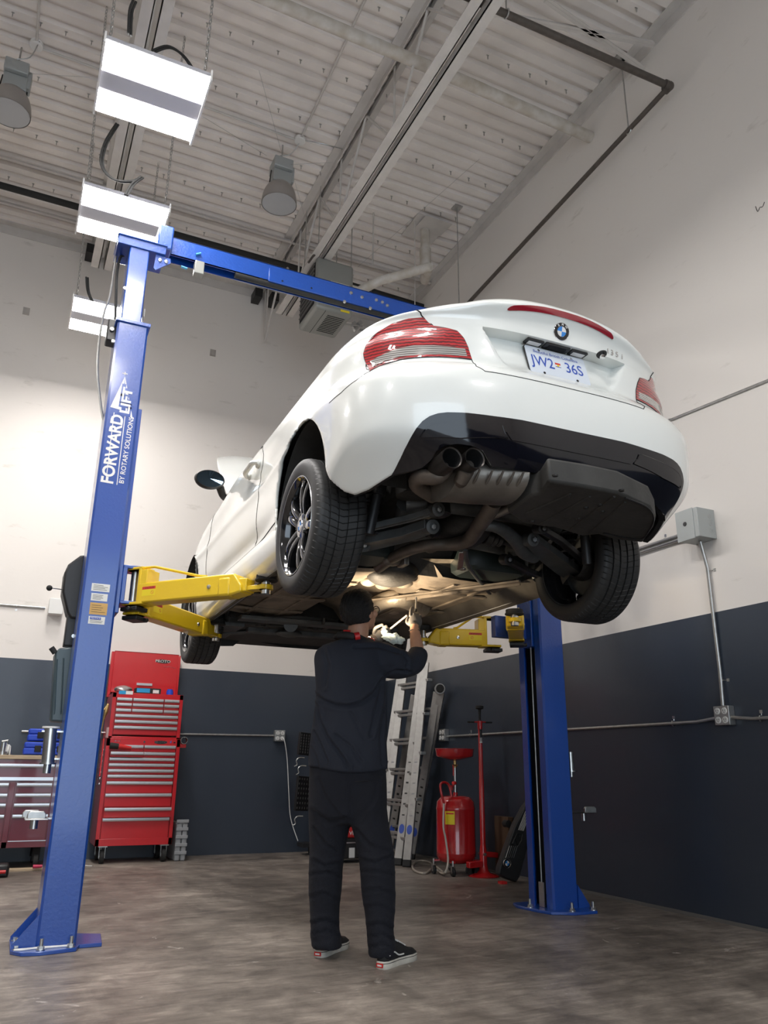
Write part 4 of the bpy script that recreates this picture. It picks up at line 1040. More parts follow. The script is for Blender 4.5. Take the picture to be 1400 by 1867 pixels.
for cyy in (.2, 4.2, 7.2):  # unseen row of fixtures, added for ambient light
    led(-3.2, cyy, 5.0, 'square led light added for ambient fill, out of the picture at the left')
for k, c in enumerate((c0, c1, c2)):
    for sx, dx in ((-1, -.06), (1, .0)):
        for sy in (-1,) if True else (-1, 1):
            a = Vector((c[0]+sx*.29, c[1]-.22, 5.07)); b = Vector((c[0]+sx*.29+dx, c[1]-.22-.0, ZC if not (sx > 0) else ZC))
            tag(chain_mb(a, b).build('hanging_chain', M_galv), ['steel chain holding the nearest led light', 'steel chain holding the middle led light', 'steel chain holding the farthest led light'][k]+(', left one' if sx < 0 else ', right one'), 'chain', 'chains of the led lights')
# ================================================================ TWO POST LIFT
def anchor(x, y, z, par):
    mb = MB(); mb.cyl((x, y, z), (x, y, z+.004), .022, n=18); mb.lathe([(.017, .004), (.017, .018), (0, .018)], Matrix.Translation((x, y, z)), 6); mb.cyl((x, y, z+.016), (x, y, z+.05), .009, n=10)
    mb.build('anchor_bolt', M_zinc, par)
def cbox_part(par, name, m, a, b, **k): mb = MB(); mb.box(a, b); return mb.build(name, m, par, **k)
# ---- left column
lc = thing('lift_column', 'tall blue left lift post with white lettering and base plate', 'lift post', (.405, 4.80, 0), 0)
X0, X1, Y0, Y1 = .312, .502, 4.68, 4.94
mb = MB(); poly = [(X0, Y0+.012), (X0+.012, Y0), (X1-.012, Y0), (X1, Y0+.012), (X1, Y0+.07), (X1-.01, Y0+.07), (X1-.01, Y0+.01), (X0+.01, Y0+.01), (X0+.01, Y1-.01), (X1-.01, Y1-.01), (X1-.01, Y1-.07), (X1, Y1-.07), (X1, Y1-.012), (X1-.012, Y1), (X0+.012, Y1), (X0, Y1-.012)]
mb.prism(poly, I4(), 3.565, .018); post = mb.build('post', M_blue, lc, sharp=30)
mb = MB(); mb.box((X0-.012, Y0-.012, 3.565), (X1+.012, Y1+.012, 3.59)); mb.build('cap_plate', M_blue, lc, bevel=.003)
mb = MB(); mb.box((X0+.018, Y0+.03, 3.58), (X1-.045, Y1-.03, 4.16)); mb.build('post_extension', M_blue, lc, bevel=.008)
mb = MB(); mb.prism([(.20, 4.97), (.20, 4.68), (.245, 4.615), (.33, 4.595), (.50, 4.63), (.52, 4.70), (.63, 4.70), (.652, 4.95), (.54, 5.0), (.5, 5.06), (.25, 5.06)], I4(), .018); mb.build('base_plate', M_blue, lc, bevel=.003)
for yy in (Y0+.01, Y1-.02):
    mb = MB(); mb.prism([(0, 0), (-.11, 0), (-.11, .02), (0, .15)], Matrix(((1, 0, 0, X0), (0, 0, -1, yy+.01), (0, 1, 0, .018), (0, 0, 0, 1))), .01); mb.build('gusset', M_blue, lc)
mb = MB(); mb.tube([(.215, 4.665, .022), (.25, 4.655, .022), (.30, 4.668, .022), (.34, 4.668, .022), (.42, 4.670, .022), (.49, 4.672, .022)], [.005, .008, .006, .008, .006, .007], 6, sub=5); mb.build('sealant_bead', M_white, lc)
for x, y in ((.225, 4.93), (.335, 4.64), (.475, 4.655), (.225, 4.70)): anchor(x, y, .018, lc)
# carriage inside the channel
zt = float(Yp(258, 757, 4.8)[2])
mb = MB(); mb.box((X0+.03, Y0+.03, 1.72), (X1+.022, Y1-.03, zt)); mb.build('carriage', M_blue, lc, bevel=.004)
mb = MB()
for u, v in ((228, 525), (241, 570)):
    p = Yp(u, v, Y0+.03); mb.lathe([(.012, .0), (.011, .004), (0, .005)], frame((p[0], p[1]+.002, p[2]), (0, -1, 0)), 12)
mb.build('plug', M_zinc, lc)
# cables and hoses beside the post
for pts, r, m, nm in (([(262, 480), (258, 530), (256, 585)], .006, M_zinc, 'lift_cable'), ([(268, 478), (262, 530), (260, 585)], .006, M_zinc, 'lift_cable')):
    mb = MB(); mb.tube([Yp(u, v, 4.80) for u, v in pts], r, 8, sub=4); mb.build(nm, m, lc)
mb = MB(); mb.tube([Yp(u, v, 4.86) for u, v in ((222, 468), (213, 466), (208, 490), (200, 540), (190, 570), (181, 620), (178, 680), (184, 740), (189, 768))], .0075, 8, sub=5); mb.build('steel_conduit', M_galv, lc)
mb = MB(); mb.tube([Yp(u, v, 4.84) for u, v in ((226, 466), (219, 470), (213, 500), (211, 560), (209, 600))], .009, 8, sub=5); mb.build('hydraulic_hose', M_rub, lc)
mb = MB(); a = Yp(197, 585, 4.80); b = Yp(210, 628, 4.80); mb.box((a[0], 4.76, b[2]), (b[0]+.01, 4.86, a[2])); mb.build('lock_cover', M_black, lc, bevel=.008)
mb = MB(); c = Yp(204, 600, 4.75); mb.cyl((c[0], 4.76, c[2]), (c[0], 4.745, c[2]), .012, n=12); c = Yp(206, 622, 4.75); mb.cyl((c[0], 4.76, c[2]), (c[0], 4.745, c[2]), .01, n=12); mb.build('lock_bolt', M_zinc, lc)
# lettering on the face
FY = Y0-.0006
def F(u, v): p = Yp(u, v, FY); return p
def tmat(u, v, off=0.):
    p = F(u, v); return plane_frame((p[0], FY-off, p[2]), (0.03, 0, 1), (-1, 0, 0))
mb = MB(); T1, T2, T3 = F(228, 686), F(201, 742), F(242, 765)
def tri(a, b, c): mb.add([(a[0], FY-.0004, a[2]), (b[0], FY-.0004, b[2]), (c[0], FY-.0004, c[2])], [(0, 1, 2)])
tri(T1, F(201, 742), F(221, 748)); tri(T1, F(229, 752), F(242, 765))
q = F(228, 681); mb.box((q[0]-.016, FY-.001, q[2]-.003), (q[0]+.016, FY, q[2]+.002)); mb.box((q[0]-.003, FY-.001, q[2]-.01), (q[0]+.003, FY, q[2]+.01))
mb.build('decal_arrow', M_white, lc)
mb = MB(); textmb(mb, 'FORWARD', .098, tmat(206, 818), sx=.93, bold=.03, shear=.0); 
mb.build('decal_lettering', M_white, lc)
mb = MB(); textmb(mb, 'LIFT', .086, tmat(231, 731, .0004), sx=1.3, bold=.10, shear=0.); mb.build('decal_outline', M_blue, lc)
mb = MB(); textmb(mb, 'LIFT', .078, tmat(231, 731, .0008), sx=1.25, bold=.03, shear=0.); mb.build('decal_lettering', M_white, lc)
mb = MB(); textmb(mb, 'BY ROTARY SOLUTIONS', .040, tmat(231, 820), sx=1.0, bold=.012); mb.build('decal_lettering', M_white, lc)
mb = MB()
for (u0, v0), (u1, v1) in (((193, 878), (208, 752)), ((213, 884), (228, 758))):
    a, b = F(u0, v0), F(u1, v1); mb.beam((a[0], FY-.0004, a[2]), (b[0], FY-.0004, b[2]), .001, .0045, up=(1, 0, 0))
mb.build('decal_line', M_white, lc)
def sticker(par, P, w, h, m, name='sticker', M=None, off=.001):
    mb = MB(); mb.prism([(-w/2, -h/2), (w/2, -h/2), (w/2, h/2), (-w/2, h/2)], M, .0006); return mb.build(name, m, par)
def lines(par, M, w, h, n, m, th=.002, name='print_lines', seed=1):
    rnd = random.Random(seed); mb = MB()
    for k in range(n):
        y = h/2-(k+.5)*h/n; ww = w*rnd.uniform(.6, 1)
        mb.prism([(-w/2, y-th/2), (-w/2+ww, y-th/2), (-w/2+ww, y+th/2), (-w/2, y+th/2)], M, .0003, .0007)
    return mb.build(name, m, par)
for (u0, v0, u1, v1, m_, kind) in ((169, 1063, 198, 1080, M_label, 0), (168, 1081, 194, 1097, M_label, 0), (166, 1098, 193, 1122, M_gold, 0), (163, 1123, 189, 1139, M_label, 1)):
    a, b = F(u0, v0), F(u1, v1); M = plane_frame(((a[0]+b[0])/2, FY, (a[2]+b[2])/2), (1, 0, 0), (0, 0, 1)); w_, h_ = abs(b[0]-a[0])*1.08, abs(a[2]-b[2])
    s_ = sticker(lc, None, w_, h_, m_, M=M); lines(s_, M, w_*.8, h_*.75, 4, M_ink, .0022, seed=v0)
    if kind:
        mb = MB(); mb.prism([(-w_*.42, h_*.1), (w_*.25, h_*.1), (w_*.25, h_*.42), (-w_*.42, h_*.42)], M, .0004, .0008); mb.build('notice_band', M_inkb, s_)
        mb = MB(); textmb(mb, 'NOTICE', .014, M @ Matrix.Translation((-w_*.08, h_*.26, .0008))); mb.build('notice_text', M_white, s_)
# power unit with its reservoir, start lever
mb = MB(); yy = 4.97
P = [(154, 1012), (146, 1014), (124, 1030), (117, 1045), (113, 1080), (122, 1118), (128, 1128), (148, 1130), (152, 1100)]
Q = [Yp(u, v, yy) for u, v in P]; M = Matrix(((1, 0, 0, 0), (0, 0, 1, yy), (0, 1, 0, 0), (0, 0, 0, 1)))
mb.prism([(q[0], q[2]) for q in Q], M, .16, -.02)
pu = thing('hydraulic_power_unit', 'black hydraulic motor cover on the outer side of the left lift post', 'power unit', (.22, 5.05, 1.5))
mb.build('motor_cover', M_black, pu, bevel=.012)
mb = MB(); a = Yp(122, 1130, yy); b = Yp(138, 1178, yy); mb.box((a[0], yy+.0, b[2]), (b[0]+.02, yy+.10, a[2]+.03)); mb.cyl((b[0], yy+.0, b[2]+.05), (b[0], yy-.03, b[2]+.05), .014, n=12); mb.build('pump_block', M_black, pu, bevel=.006)
mb = MB(); c = Yp(134, 1160, yy-.03); mb.cyl((c[0], yy-.04, c[2]), (c[0], yy+.02, c[2]), .012, n=12); mb.build('pump_port', M_zinc, pu)
mb = MB(); Q = [Yp(u, v, yy) for u, v in ((100, 1190), (108, 1182), (136, 1180), (130, 1318), (92, 1315))]; mb.prism([(q[0], q[2]) for q in Q], M, .17, -.02); mb.build('oil_reservoir', M_teal, pu, bevel=.01)
mb = MB()
for u0, v0, u1, v1 in ((104, 1202, 99, 1302), (116, 1200, 111, 1302)):
    mb.tube([Yp(u0, v0, yy-.022), Yp(u1, v1, yy-.022)], .005, 6)
mb.build('reservoir_rib', M_teal, pu)
mb = MB(); a = Yp(101, 1190, yy-.03); mb.cyl((a[0], yy-.01, a[2]), (a[0]-.025, yy-.01, a[2]+.03), .016, n=14); mb.build('filler_cap', M_rub, pu)
mb = MB(); a = Yp(116, 1075, yy); b = Yp(90, 1072, yy-.05); mb.tube([a, b], .003, 6); mb.build('start_lever', M_zinc, pu)
mb = MB(); mb.ball(tuple(b), .017); mb.build('lever_knob', M_rub, pu)
# adapters stored on the post
ad = thing('lift_height_adapter', 'tall polished steel cylinder adapter hanging beside the left lift post', 'lift adapter', tuple(Yp(92, 1405, 4.80)), 0)
mb = MB(); a = Yp(95, 1328, 4.80); b = Yp(87, 1392, 4.80); mb.cyl((b[0], 4.8, b[2]), (a[0]-.006, 4.8, a[2]), .033, n=28); mb.build('sleeve', M_zinc, ad)
mb = MB(); mb.cyl((b[0], 4.8, b[2]-.004), (b[0], 4.8, b[2]+.004), .042, n=28); mb.cyl((b[0], 4.8, b[2]-.05), (b[0], 4.8, b[2]), .02, n=20); mb.build('spigot', M_zinc, ad)
mb = MB(); mb.cyl((a[0]-.006, 4.8, a[2]), (a[0]-.006, 4.8, a[2]+.01), .045, n=28); mb.build('top_flange', M_white, ad)
br = MB(); br.box((a[0]-.05, 4.79, a[2]-.02), (X0, 4.83, a[2]-.012)); br.box((b[0]-.02, 4.79, b[2]+.02), (X0, 4.83, b[2]+.028)); br.build('storage_bracket', M_zinc, lc)
ad2 = thing('lift_pad_adapter', 'flat galvanised cradle adapter sticking out from the left lift post', 'lift adapter', tuple(Yp(66, 1500, 4.78)), 0)
c = Yp(66, 1487, 4.78); mb = MB(); mb.box((c[0]-.055, 4.72, c[2]-.02), (c[0]+.06, 4.86, c[2]-.012)); mb.build('cradle_plate', M_zinc, ad2, bevel=.003)
for dx, dy in ((0, -.055), (-.02, .06)):
    mb = MB(); mb.prism([(-.045, 0), (.045, 0), (.045, .025), (.033, .038), (-.033, .038), (-.045, .025)], Matrix(((1, 0, 0, c[0]+dx), (0, 0, 1, 4.79+dy), (0, 1, 0, c[2]-.014), (0, 0, 0, 1))), .02); mb.build('cradle_lug', M_galv, ad2, bevel=.004)
mb = MB(); mb.cyl((c[0]-.005, 4.79, c[2]-.065), (c[0]-.005, 4.79, c[2]-.018), .02, n=20); mb.build('spigot', M_zinc, ad2)
mb = MB(); mb.box((c[0]+.04, 4.79, c[2]-.02), (X0, 4.83, c[2]-.012)); mb.build('storage_bracket', M_zinc, lc)
# ---- right column, open side towards the car
rcx = thing('lift_column', 'blue right lift post with its open cable channel facing the car', 'lift post', (3.53, 4.78, 0), 0)
RX0, RX1, RY0, RY1 = 3.432, 3.636, 4.65, 4.935
mb = MB(); t = .01; lip = .075
poly = [(RX1-.012, RY0), (RX1, RY0+.012), (RX1, RY1-.012), (RX1-.012, RY1), (RX0+.012, RY1), (RX0, RY1-.012), (RX0, RY1-lip), (RX0+t, RY1-lip), (RX0+t, RY1-t), (RX1-t, RY1-t), (RX1-t, RY0+t), (RX0+t, RY0+t), (RX0+t, RY0+lip), (RX0, RY0+lip), (RX0, RY0+.012), (RX0+.012, RY0)]
mb.prism(poly, I4(), 3.55, .018); mb.build('post', M_blue, rcx, sharp=30)
mb = MB(); mb.box((RX0+.04, RY0+.03, 3.5), (RX1-.02, RY1-.03, 4.16)); mb.build('post_extension', M_blue, rcx, bevel=.008)
mb = MB(); mb.prism([(3.31, 4.90), (3.335, 4.72), (3.37, 4.60), (3.50, 4.52), (3.68, 4.52), (3.74, 4.60), (3.74, 5.0), (3.35, 5.0)], I4(), .018); mb.build('base_plate', M_blue, rcx, bevel=.003)
mb = MB(); mb.prism([(0, 0), (.09, 0), (.09, .015), (0, .14)], Matrix(((1, 0, 0, RX1), (0, 0, 1, RY0+.002), (0, 1, 0, .018), (0, 0, 0, 1))), .01); mb.build('gusset', M_blue, rcx)
for x, y in ((3.35, 4.80), (3.52, 4.575), (3.68, 4.56)): anchor(x, y, .018, rcx)
for y_ in (4.745, 4.80):
    mb = MB(); mb.tube([(RX0+.02, y_, .10), (RX0+.02, y_, 1.74)], .005, 8); mb.build('lift_cable', M_galv, rcx)
mb = MB(); mb.box((RX0-.006, 4.745, .02), (RX0, 4.80, .17)); mb.build('cable_guard', M_galv, rcx)
mb = MB(); mb.box((RX0+.06, RY0+.02, .02), (RX0+.07, RY1-.02, 3.5)); mb.build('channel_shade', M_dark, rcx)  # near-black sheet standing in for the shade inside the open channel
mb = MB(); mb.box((RX0-.015, RY0+.085, 1.74), (RX1-.03, RY1-.085, 2.7)); mb.build('carriage', M_blue, rcx, bevel=.004)
mb = MB(); mb.box((RX0-.28, 4.80, 1.80), (RX0, 4.86, 1.955)); mb.build('carriage_yoke', M_blue, rcx, bevel=.004)
mb = MB(); mb.box((RX1, RY1-.05, 1.62), (RX1+.02, RY1-.01, 2.0)); mb.build('door_guard', M_rub, rcx, bevel=.004)
# left yoke
mb = MB()
for a, b in (((X1+.02, 4.70, 1.985), (X1+.15, 4.86, 2.005)), ((X1+.02, 4.70, 1.775), (X1+.15, 4.86, 1.795)), ((X1+.02, 4.70, 1.785), (X1+.045, 4.86, 1.995)), ((X1+.14, 4.83, 1.785), (X1+.155, 4.86, 1.995))): mb.box(a, b)
mb.build('carriage_yoke', M_blue, lc, bevel=.004)
mb = MB(); mb.cyl((X1+.10, 4.765, 1.78), (X1+.10, 4.765, 2.0), .024, n=24); mb.build('pivot_pin', M_zinc, lc)
# ---- overhead beam between the post tops
ob = thing('overhead_beam', 'blue overhead beam joining the tops of the two lift posts', 'beam', (2.0, 4.85, 4.2))
mb = MB(); mb.box((.56, 4.80, 4.235), (3.5, 4.806, 4.375)); mb.box((.56, 4.80, 4.37), (3.5, 4.90, 4.376)); mb.box((.56, 4.894, 4.235), (3.5, 4.90, 4.375)); mb.box((.56, 4.80, 4.235), (3.5, 4.815, 4.241)); mb.build('beam_channel', M_blue, ob)
mb = MB(); mb.box((1.3, 4.785, 4.225), (3.5, 4.80, 4.335)); mb.build('splice_channel', M_blue, ob, bevel=.002)
mb = MB(); mb.box((.25, 4.70, 4.15), (.56, 4.94, 4.22)); mb.box((.245, 4.69, 4.21), (.565, 4.95, 4.222)); mb.build('header_box', M_blue, ob, bevel=.004)
mb = MB(); Q = [Yp(u, v, 4.72) for u, v in ((286, 456), (292, 452), (302, 470), (311, 472), (311, 480), (283, 492), (280, 488))]; mb.prism([(q[0], q[2]) for q in Q], Matrix(((1, 0, 0, 0), (0, 0, 1, 4.72), (0, 1, 0, 0), (0, 0, 0, 1))), .012); mb.build('end_bracket', M_blue, ob)
mb = MB(); mb.box((.50, 4.72, 4.215), (.60, 4.92, 4.40)); mb.build('sheave_housing', M_blue, ob, bevel=.01)
for u, v in ((292, 474), (303, 477), (286, 446), (640, 534), (660, 542), (675, 562), (628, 550), (686, 547), (697, 551), (706, 557)):
    p = Yp(u, v, 4.783 if u > 400 else 4.715); mb = MB(); mb.lathe([(.014, 0), (.012, .008), (0, .01)], frame((p[0], 4.785 if u > 400 else 4.72, p[2]), (0, -1, 0)), 8); mb.build('bolt', M_zinc, ob)
for u, v in ((515, 512), (478, 506), (568, 525)):
    p = Yp(u, v, 4.783); mb = MB(); mb.lathe([(.008, 0), (0, .001)], frame((p[0], 4.7995 if u < 500 else 4.7845, p[2]), (0, -1, 0)), 10); mb.build('bolt_hole', M_dark, ob)
mb = MB(); mb.tube([(1.06, 4.82, 4.222), (2.0, 4.82, 4.222), (3.4, 4.82, 4.222)], .022, 12); mb.build('safety_bar_padding', M_rub, ob)
mb = MB(); p = Yp(363, 490, 4.80); mb.box((p[0]-.035, 4.77, p[2]-.055), (p[0]+.03, 4.83, p[2]+.045)); mb.build('limit_switch', M_heater, ob, bevel=.004)
mb = MB(); mb.tube([Yp(u, v, 4.80) for u, v in ((262, 455), (252, 445), (240, 452))], .014, 10, sub=4); mb.tube([Yp(u, v, 4.82) for u, v in ((272, 455), (262, 440), (246, 444))], .014, 10, sub=4); mb.build('header_hose', M_wpipe, ob)
for i, pts in enumerate((((357, 464), (366, 462)), ((330, 486), (341, 490)))):
    a, b = Yp(*pts[0], 4.79), Yp(*pts[1], 4.79); mb = MB(); mb.beam(a, b, .02, .006); mb.build('blue_tape', mat('light blue tape', (.1, .45, .8), .5), ob)
# ---- swing arms
def swing(col, name_label, pivot, pad, zc, grp=None, tall=True, stick=True, short=.76, capz=True, w=.11, h=.12, flip=1):
    p = Vector((pivot[0], pivot[1], zc)); q = Vector((pad[0], pad[1], zc)); d = (q-p); L = d.length; d.normalize(); s = Vector((d.y, -d.x, 0))*flip     # s = face towards the camera side
    t = None
    M = Matrix(((d.x, s.x, 0, p.x), (d.y, s.y, 0, p.y), (0, 0, 1, zc), (0, 0, 0, 1)))
    if M.determinant() < 0: pass
    def B(mb, n, m, par=None, **k):
        mb.v = [M @ v for v in mb.v]; return mb.build(n, m, t or col, **k)
    a1 = L*short+.04
    mb = MB(); mb.prism([(.06, -h/2), (a1-.01, -h/2), (a1+.055, -h/2+.012), (a1+.05, -h*.05), (a1, h/2), (.06, h/2)], Matrix(((1, 0, 0, 0), (0, 0, 1, -w/2), (0, 1, 0, 0), (0, 0, 0, 1))), w); t = B(mb, 'lift_arm', M_yel, bevel=.010); o = t; t['label'] = name_label
    mb = MB(); mb.box((a1-.10, -w/2-.006, -h/2-.004), (a1-.02, w/2+.006, h/2-.02)); B(mb, 'tube_collar', M_yel, o, bevel=.012)
    mb = MB(); mb.box((a1-.02, -w/2+.014, -h/2+.016), (L-.10, w/2-.014, h/2-.03)); B(mb, 'inner_tube', M_yel, bevel=.006)
    mb = MB(); mb.box((L-.14, -.032, -h/2+.022), (L-.0, .032, -h/2+.047)); mb.cyl((L, 0, -h/2+.022), (L, 0, -h/2+.047), .040, n=24); B(mb, 'pad_eye', M_yel, bevel=.003)
    pad_top = CZ0+.150-zc
    mb = MB(); mb.cyl((L, 0, -h/2+.0), (L, 0, pad_top-.02), .018, n=18); mb.cyl((L, 0, -h/2-.002), (L, 0, -h/2+.018), .026, n=18); mb.cyl((L, 0, -h/2+.047), (L, 0, -h/2+.06), .026, n=18); B(mb, 'lift_screw', M_zinc)
    mb = MB(); mb.cyl((L, 0, pad_top-.022), (L, 0, pad_top-.012), .062, n=28); mb.cyl((L, 0, pad_top-.012), (L, 0, pad_top+.012), .056, n=28); B(mb, 'rubber_pad', M_rub, bevel=.003)
    mb = MB(); mb.box((-.05, -w/2, -h/2-.004), (.10, w/2, -h/2+.012)); mb.cyl((0, 0, -h/2-.004), (0, 0, -h/2+.012), .058, n=24)
    if tall:
        mb.box((-.05, -w/2, h/2+.085), (.08, w/2, h/2+.10)); mb.cyl((0, 0, h/2+.085), (0, 0, h/2+.10), .058, n=24); mb.box((.055, -w/2, -h/2), (.075, w/2, h/2+.10)); mb.box((.07, -w/2+.002, h/2-.01), (.12, w/2-.002, h/2+.08))
    B(mb, 'pivot_yoke', M_yel, bevel=.004)
    if tall:
        mb = MB(); mb.tube([(.02, w/2-.03, h/2+.098), (.15, w/2-.03, h/2+.095), (L*.52, w/2-.03, h/2+.012), (L*.58, w/2-.03, h/2+.004)], .008, 8); B(mb, 'brace_bar', M_yel)
    mb = MB(); mb.box((-.06, -.05, -h/2-.036), (.06, .05, -h/2-.012)); mb.cyl((.02, w/2-.01, -h/2-.028), (.02, w/2+.02, -h/2-.028), .012, n=12); B(mb, 'arm_lock', M_black, bevel=.004)
    mb = MB(); mb.lathe([(.013, 0), (.011, .007), (0, .009)], Matrix(((1, 0, 0, a1-.16), (0, 0, -1*0+1, w/2), (0, 1, 0, -.005), (0, 0, 0, 1))), 12); B(mb, 'stop_bolt', M_zinc)
    if stick:
        Ms = Matrix(((-1*flip, 0, 0, .145), (0, 0, 1, w/2+.0004), (0, 1, 0, .005), (0, 0, 0, 1))) if flip < 0 else Matrix(((1, 0, 0, .145), (0, 0, 1, w/2+.0004), (0, 1, 0, .005), (0, 0, 0, 1)))
        mb = MB(); mb.prism([(-.048, -.026), (.048, -.026), (.048, .026), (-.048, .026)], Ms, .0005); st = B(mb, 'caution_sticker', M_yelst)
        mb = MB(); mb.prism([(-.048, .012), (.048, .012), (.048, .028), (-.048, .028)], Ms, .0005, .0004); B(mb, 'caution_band', M_inkr, st)
        mb = MB(); textmb(mb, 'CAUTION', .015, Ms @ Matrix.Translation((.004, .020, .0006))); B(mb, 'caution_text', M_ink, st)
        mb = MB(); mb.lathe([(.0085, .0006), (.0105, .0006)], Ms @ Matrix.Translation((.026, -.008, 0)), 20, cap=False); mb.prism([(-.001, -.009), (.001, -.009), (.001, .009), (-.001, .009)], Ms @ Matrix.Translation((.026, -.008, .0006)) @ Matrix.Rotation(.78, 4, 'Z'), .0003); B(mb, 'caution_symbol', M_inkr, st)
    return t
swing(lc, 'long yellow lift arm from the left post to the near sill pad', (.612, 4.745), (1.196, 4.051), 1.835)
swing(lc, 'lower yellow lift arm from the left post reaching the front pad', (.63, 4.80), (1.296, 5.558), 1.79, tall=False, flip=-1 if False else 1)
swing(rcx, 'short yellow lift arm seen end-on at the right post', (3.33, 4.80), (2.926, 4.23), 1.835, flip=-1)
_p = onp(772, 1166, (cc, cs, 0), .70+CX0*cc+CY0*cs)
swing(rcx, 'yellow lift arm behind the mechanic, from the right post forwards', (3.20, 4.92), (float(_p[0]), float(_p[1])), 1.80, flip=-1)
# ================================================================ OVERHEAD SERVICES
def one(mb, name, m, label, cat, group=None, **k): return tag(mb.build(name, m, **k), label, cat, group)
# metal halide high bay lamps
def highbay(x, y, label, zt=6.8):
    t = thing('high_bay_lamp', label, 'lamp', (x, y, zt-1.0), 0, 'old bell shaped high bay lamps')
    zh = 6.60
    mb = MB(); mb.box((x-.095, y-.10, zh-.10), (x+.095, y+.10, zh+.02)); mb.box((x-.09, y-.06, zh-.24), (x+.10, y+.06, zh-.10)); mb.box((x+.09, y-.05, zh-.2), (x+.125, y+.05, zh-.02)); mb.build('ballast_housing', M_grey, t, bevel=.008)
    mb = MB(); mb.lathe([(.06, zh-.25), (.05, zh-.15)], Matrix.Translation((x, y, 0)), 20); mb.tube([(x-.1, y, zh-.1), (x-.11, y, zh-.27)], .006, 6); mb.tube([(x+.1, y, zh-.1), (x+.11, y, zh-.27)], .006, 6); mb.build('lamp_socket', M_black, t)
    mb = MB(); R = .172; n = 12; pr = [(.05, zh-.235)]+[(.05+(R-.05)*sin(pi/2*i/n)**.9, zh-.235-.235*(1-cos(pi/2*i/n))) for i in range(1, n+1)]
    mb.lathe(pr, Matrix.Translation((x, y, 0)), 40, cap=False); mb.lathe([(r-.005, z) for r, z in pr], Matrix.Translation((x, y, 0)), 40, cap=False)
    mb.build('bell_reflector', mat('spun aluminium bell', (.38, .36, .34), .45, metal=.55), t, sharp=60)
    mb = MB(); mb.lathe([(0, zh-.47), (.1, zh-.473), (R-.006, zh-.468)], Matrix.Translation((x, y, 0)), 40, cap=False); mb.build('frosted_lens', mat('dusty lens', (.33, .34, .35), .35, coat=.4), t)
    mb = MB(); mb.lathe([(.0, zh-.37), (.022, zh-.36), (.028, zh-.3), (.0, zh-.27)], Matrix.Translation((x, y, 0)), 16, cap=False); mb.build('bulb', M_white, t)
    mb = MB(); mb.tube([(x, y, zh+.02), (x, y, ZC)], .008, 8); mb.tube([(x+.03*cos(a), y, zh+.07+.03*sin(a)) for a in [2*pi*i/12 for i in range(12)]], .005, 6, closed=True); mb.build('hook', M_galv, t)
    mb = MB(); mb.tube([(x, y, zh+.02), (x-.03, y, zh+.10), (x+.08, y-.04, zh+.14), (x+.14, y-.16, ZC-.02)], .005, 6, sub=5); mb.build('lamp_cord', M_galv, t)
    return t
highbay(1.75, 6.247, 'unlit bell shaped high bay lamp hanging beside the middle joist')
highbay(-.668, 6.164, 'unlit bell shaped high bay lamp cut off by the left edge')
for (x, y, lab, xe) in ((1.879, 6.087, 'round white ceiling junction box by the middle lamp', 2.3), (-.551, 6.059, 'round white ceiling junction box at the upper left', -.55)):
    mb = MB(); mb.lathe([(.055, ZC-.035), (.05, ZC-.04), (0, ZC-.042)], Matrix.Translation((x, y, 0)), 24); mb.lathe([(.055, ZC), (.055, ZC-.035)], Matrix.Translation((x, y, 0)), 24); one(mb, 'junction_box', M_white, lab, 'junction box', 'round ceiling junction boxes')
mb = MB(); mb.tube([(1.879, 6.05, ZC-.02), (1.85, 4.4, ZC-.02), (1.82, 1.0, ZC-.02)], .012, 8); one(mb, 'ceiling_conduit', M_steelw, 'white conduit running from the round box towards the camera', 'conduit')
mb = MB(); mb.tube([(1.84, 6.1, ZC-.02), (-.5, 6.08, ZC-.02)], .010, 8); one(mb, 'ceiling_conduit', M_steelw, 'white conduit joining the two round ceiling boxes', 'conduit')
mb = MB(); mb.tube([(-.551, 6.03, ZC-.02), (-.53, 2.5, ZC-.02)], .011, 8); one(mb, 'ceiling_conduit', M_steelw, 'white conduit at the upper left above the cut-off lamp', 'conduit')
mb = MB(); mb.tube([(1.92, 6.06, ZC-.03), (2.1, 5.98, ZC-.07), (2.31, 6.0, ZC-.03)], .006, 6, sub=4); one(mb, 'ceiling_cable', M_galv, 'sagging cable from the round box to the middle joist', 'cable')
for a, b, lab in (((472, 128), (515, 285), 'thin guy wire rising from the middle lamp to the deck'), ((370, 213), (486, 284), 'thin guy wire from the middle lamp to the nearest led light'), ((530, 300), (608, 296), 'thin guy wire from the middle lamp to the joist'), ((532, 312), (565, 430), 'thin guy wire dropping from the middle lamp behind the joist'), ((52, 134), (164, 141), 'thin guy wire from the left lamp to the led light'), ((874, 290), (652, 487), 'thin wire from the deck down to the heater')):
    A = Zp(*a, 6.80 if a[0] in (472, 874) else 6.55); B_ = Zp(*b, 6.5 if b[0] != 652 else 5.95)
    if a[0] == 370: A = Zp(*a, 5.1)
    if b[0] == 164: B_ = Zp(*b, 6.5)
    mb = MB(); mb.tube([A, B_], .0018, 5); one(mb, 'guy_wire', M_galv, lab, 'wire')
# white drain pipe crossing the joists
mb = MB(); mb.tube([(-4, 4.50, 6.5), (.3, 4.50, 6.5), (2.9, 4.505, 6.5), (CX, 4.53, 6.5)], .052, 16); pp = one(mb, 'drain_pipe', M_wpipe, 'thick dusty white pipe crossing under the deck into the right wall', 'pipe')
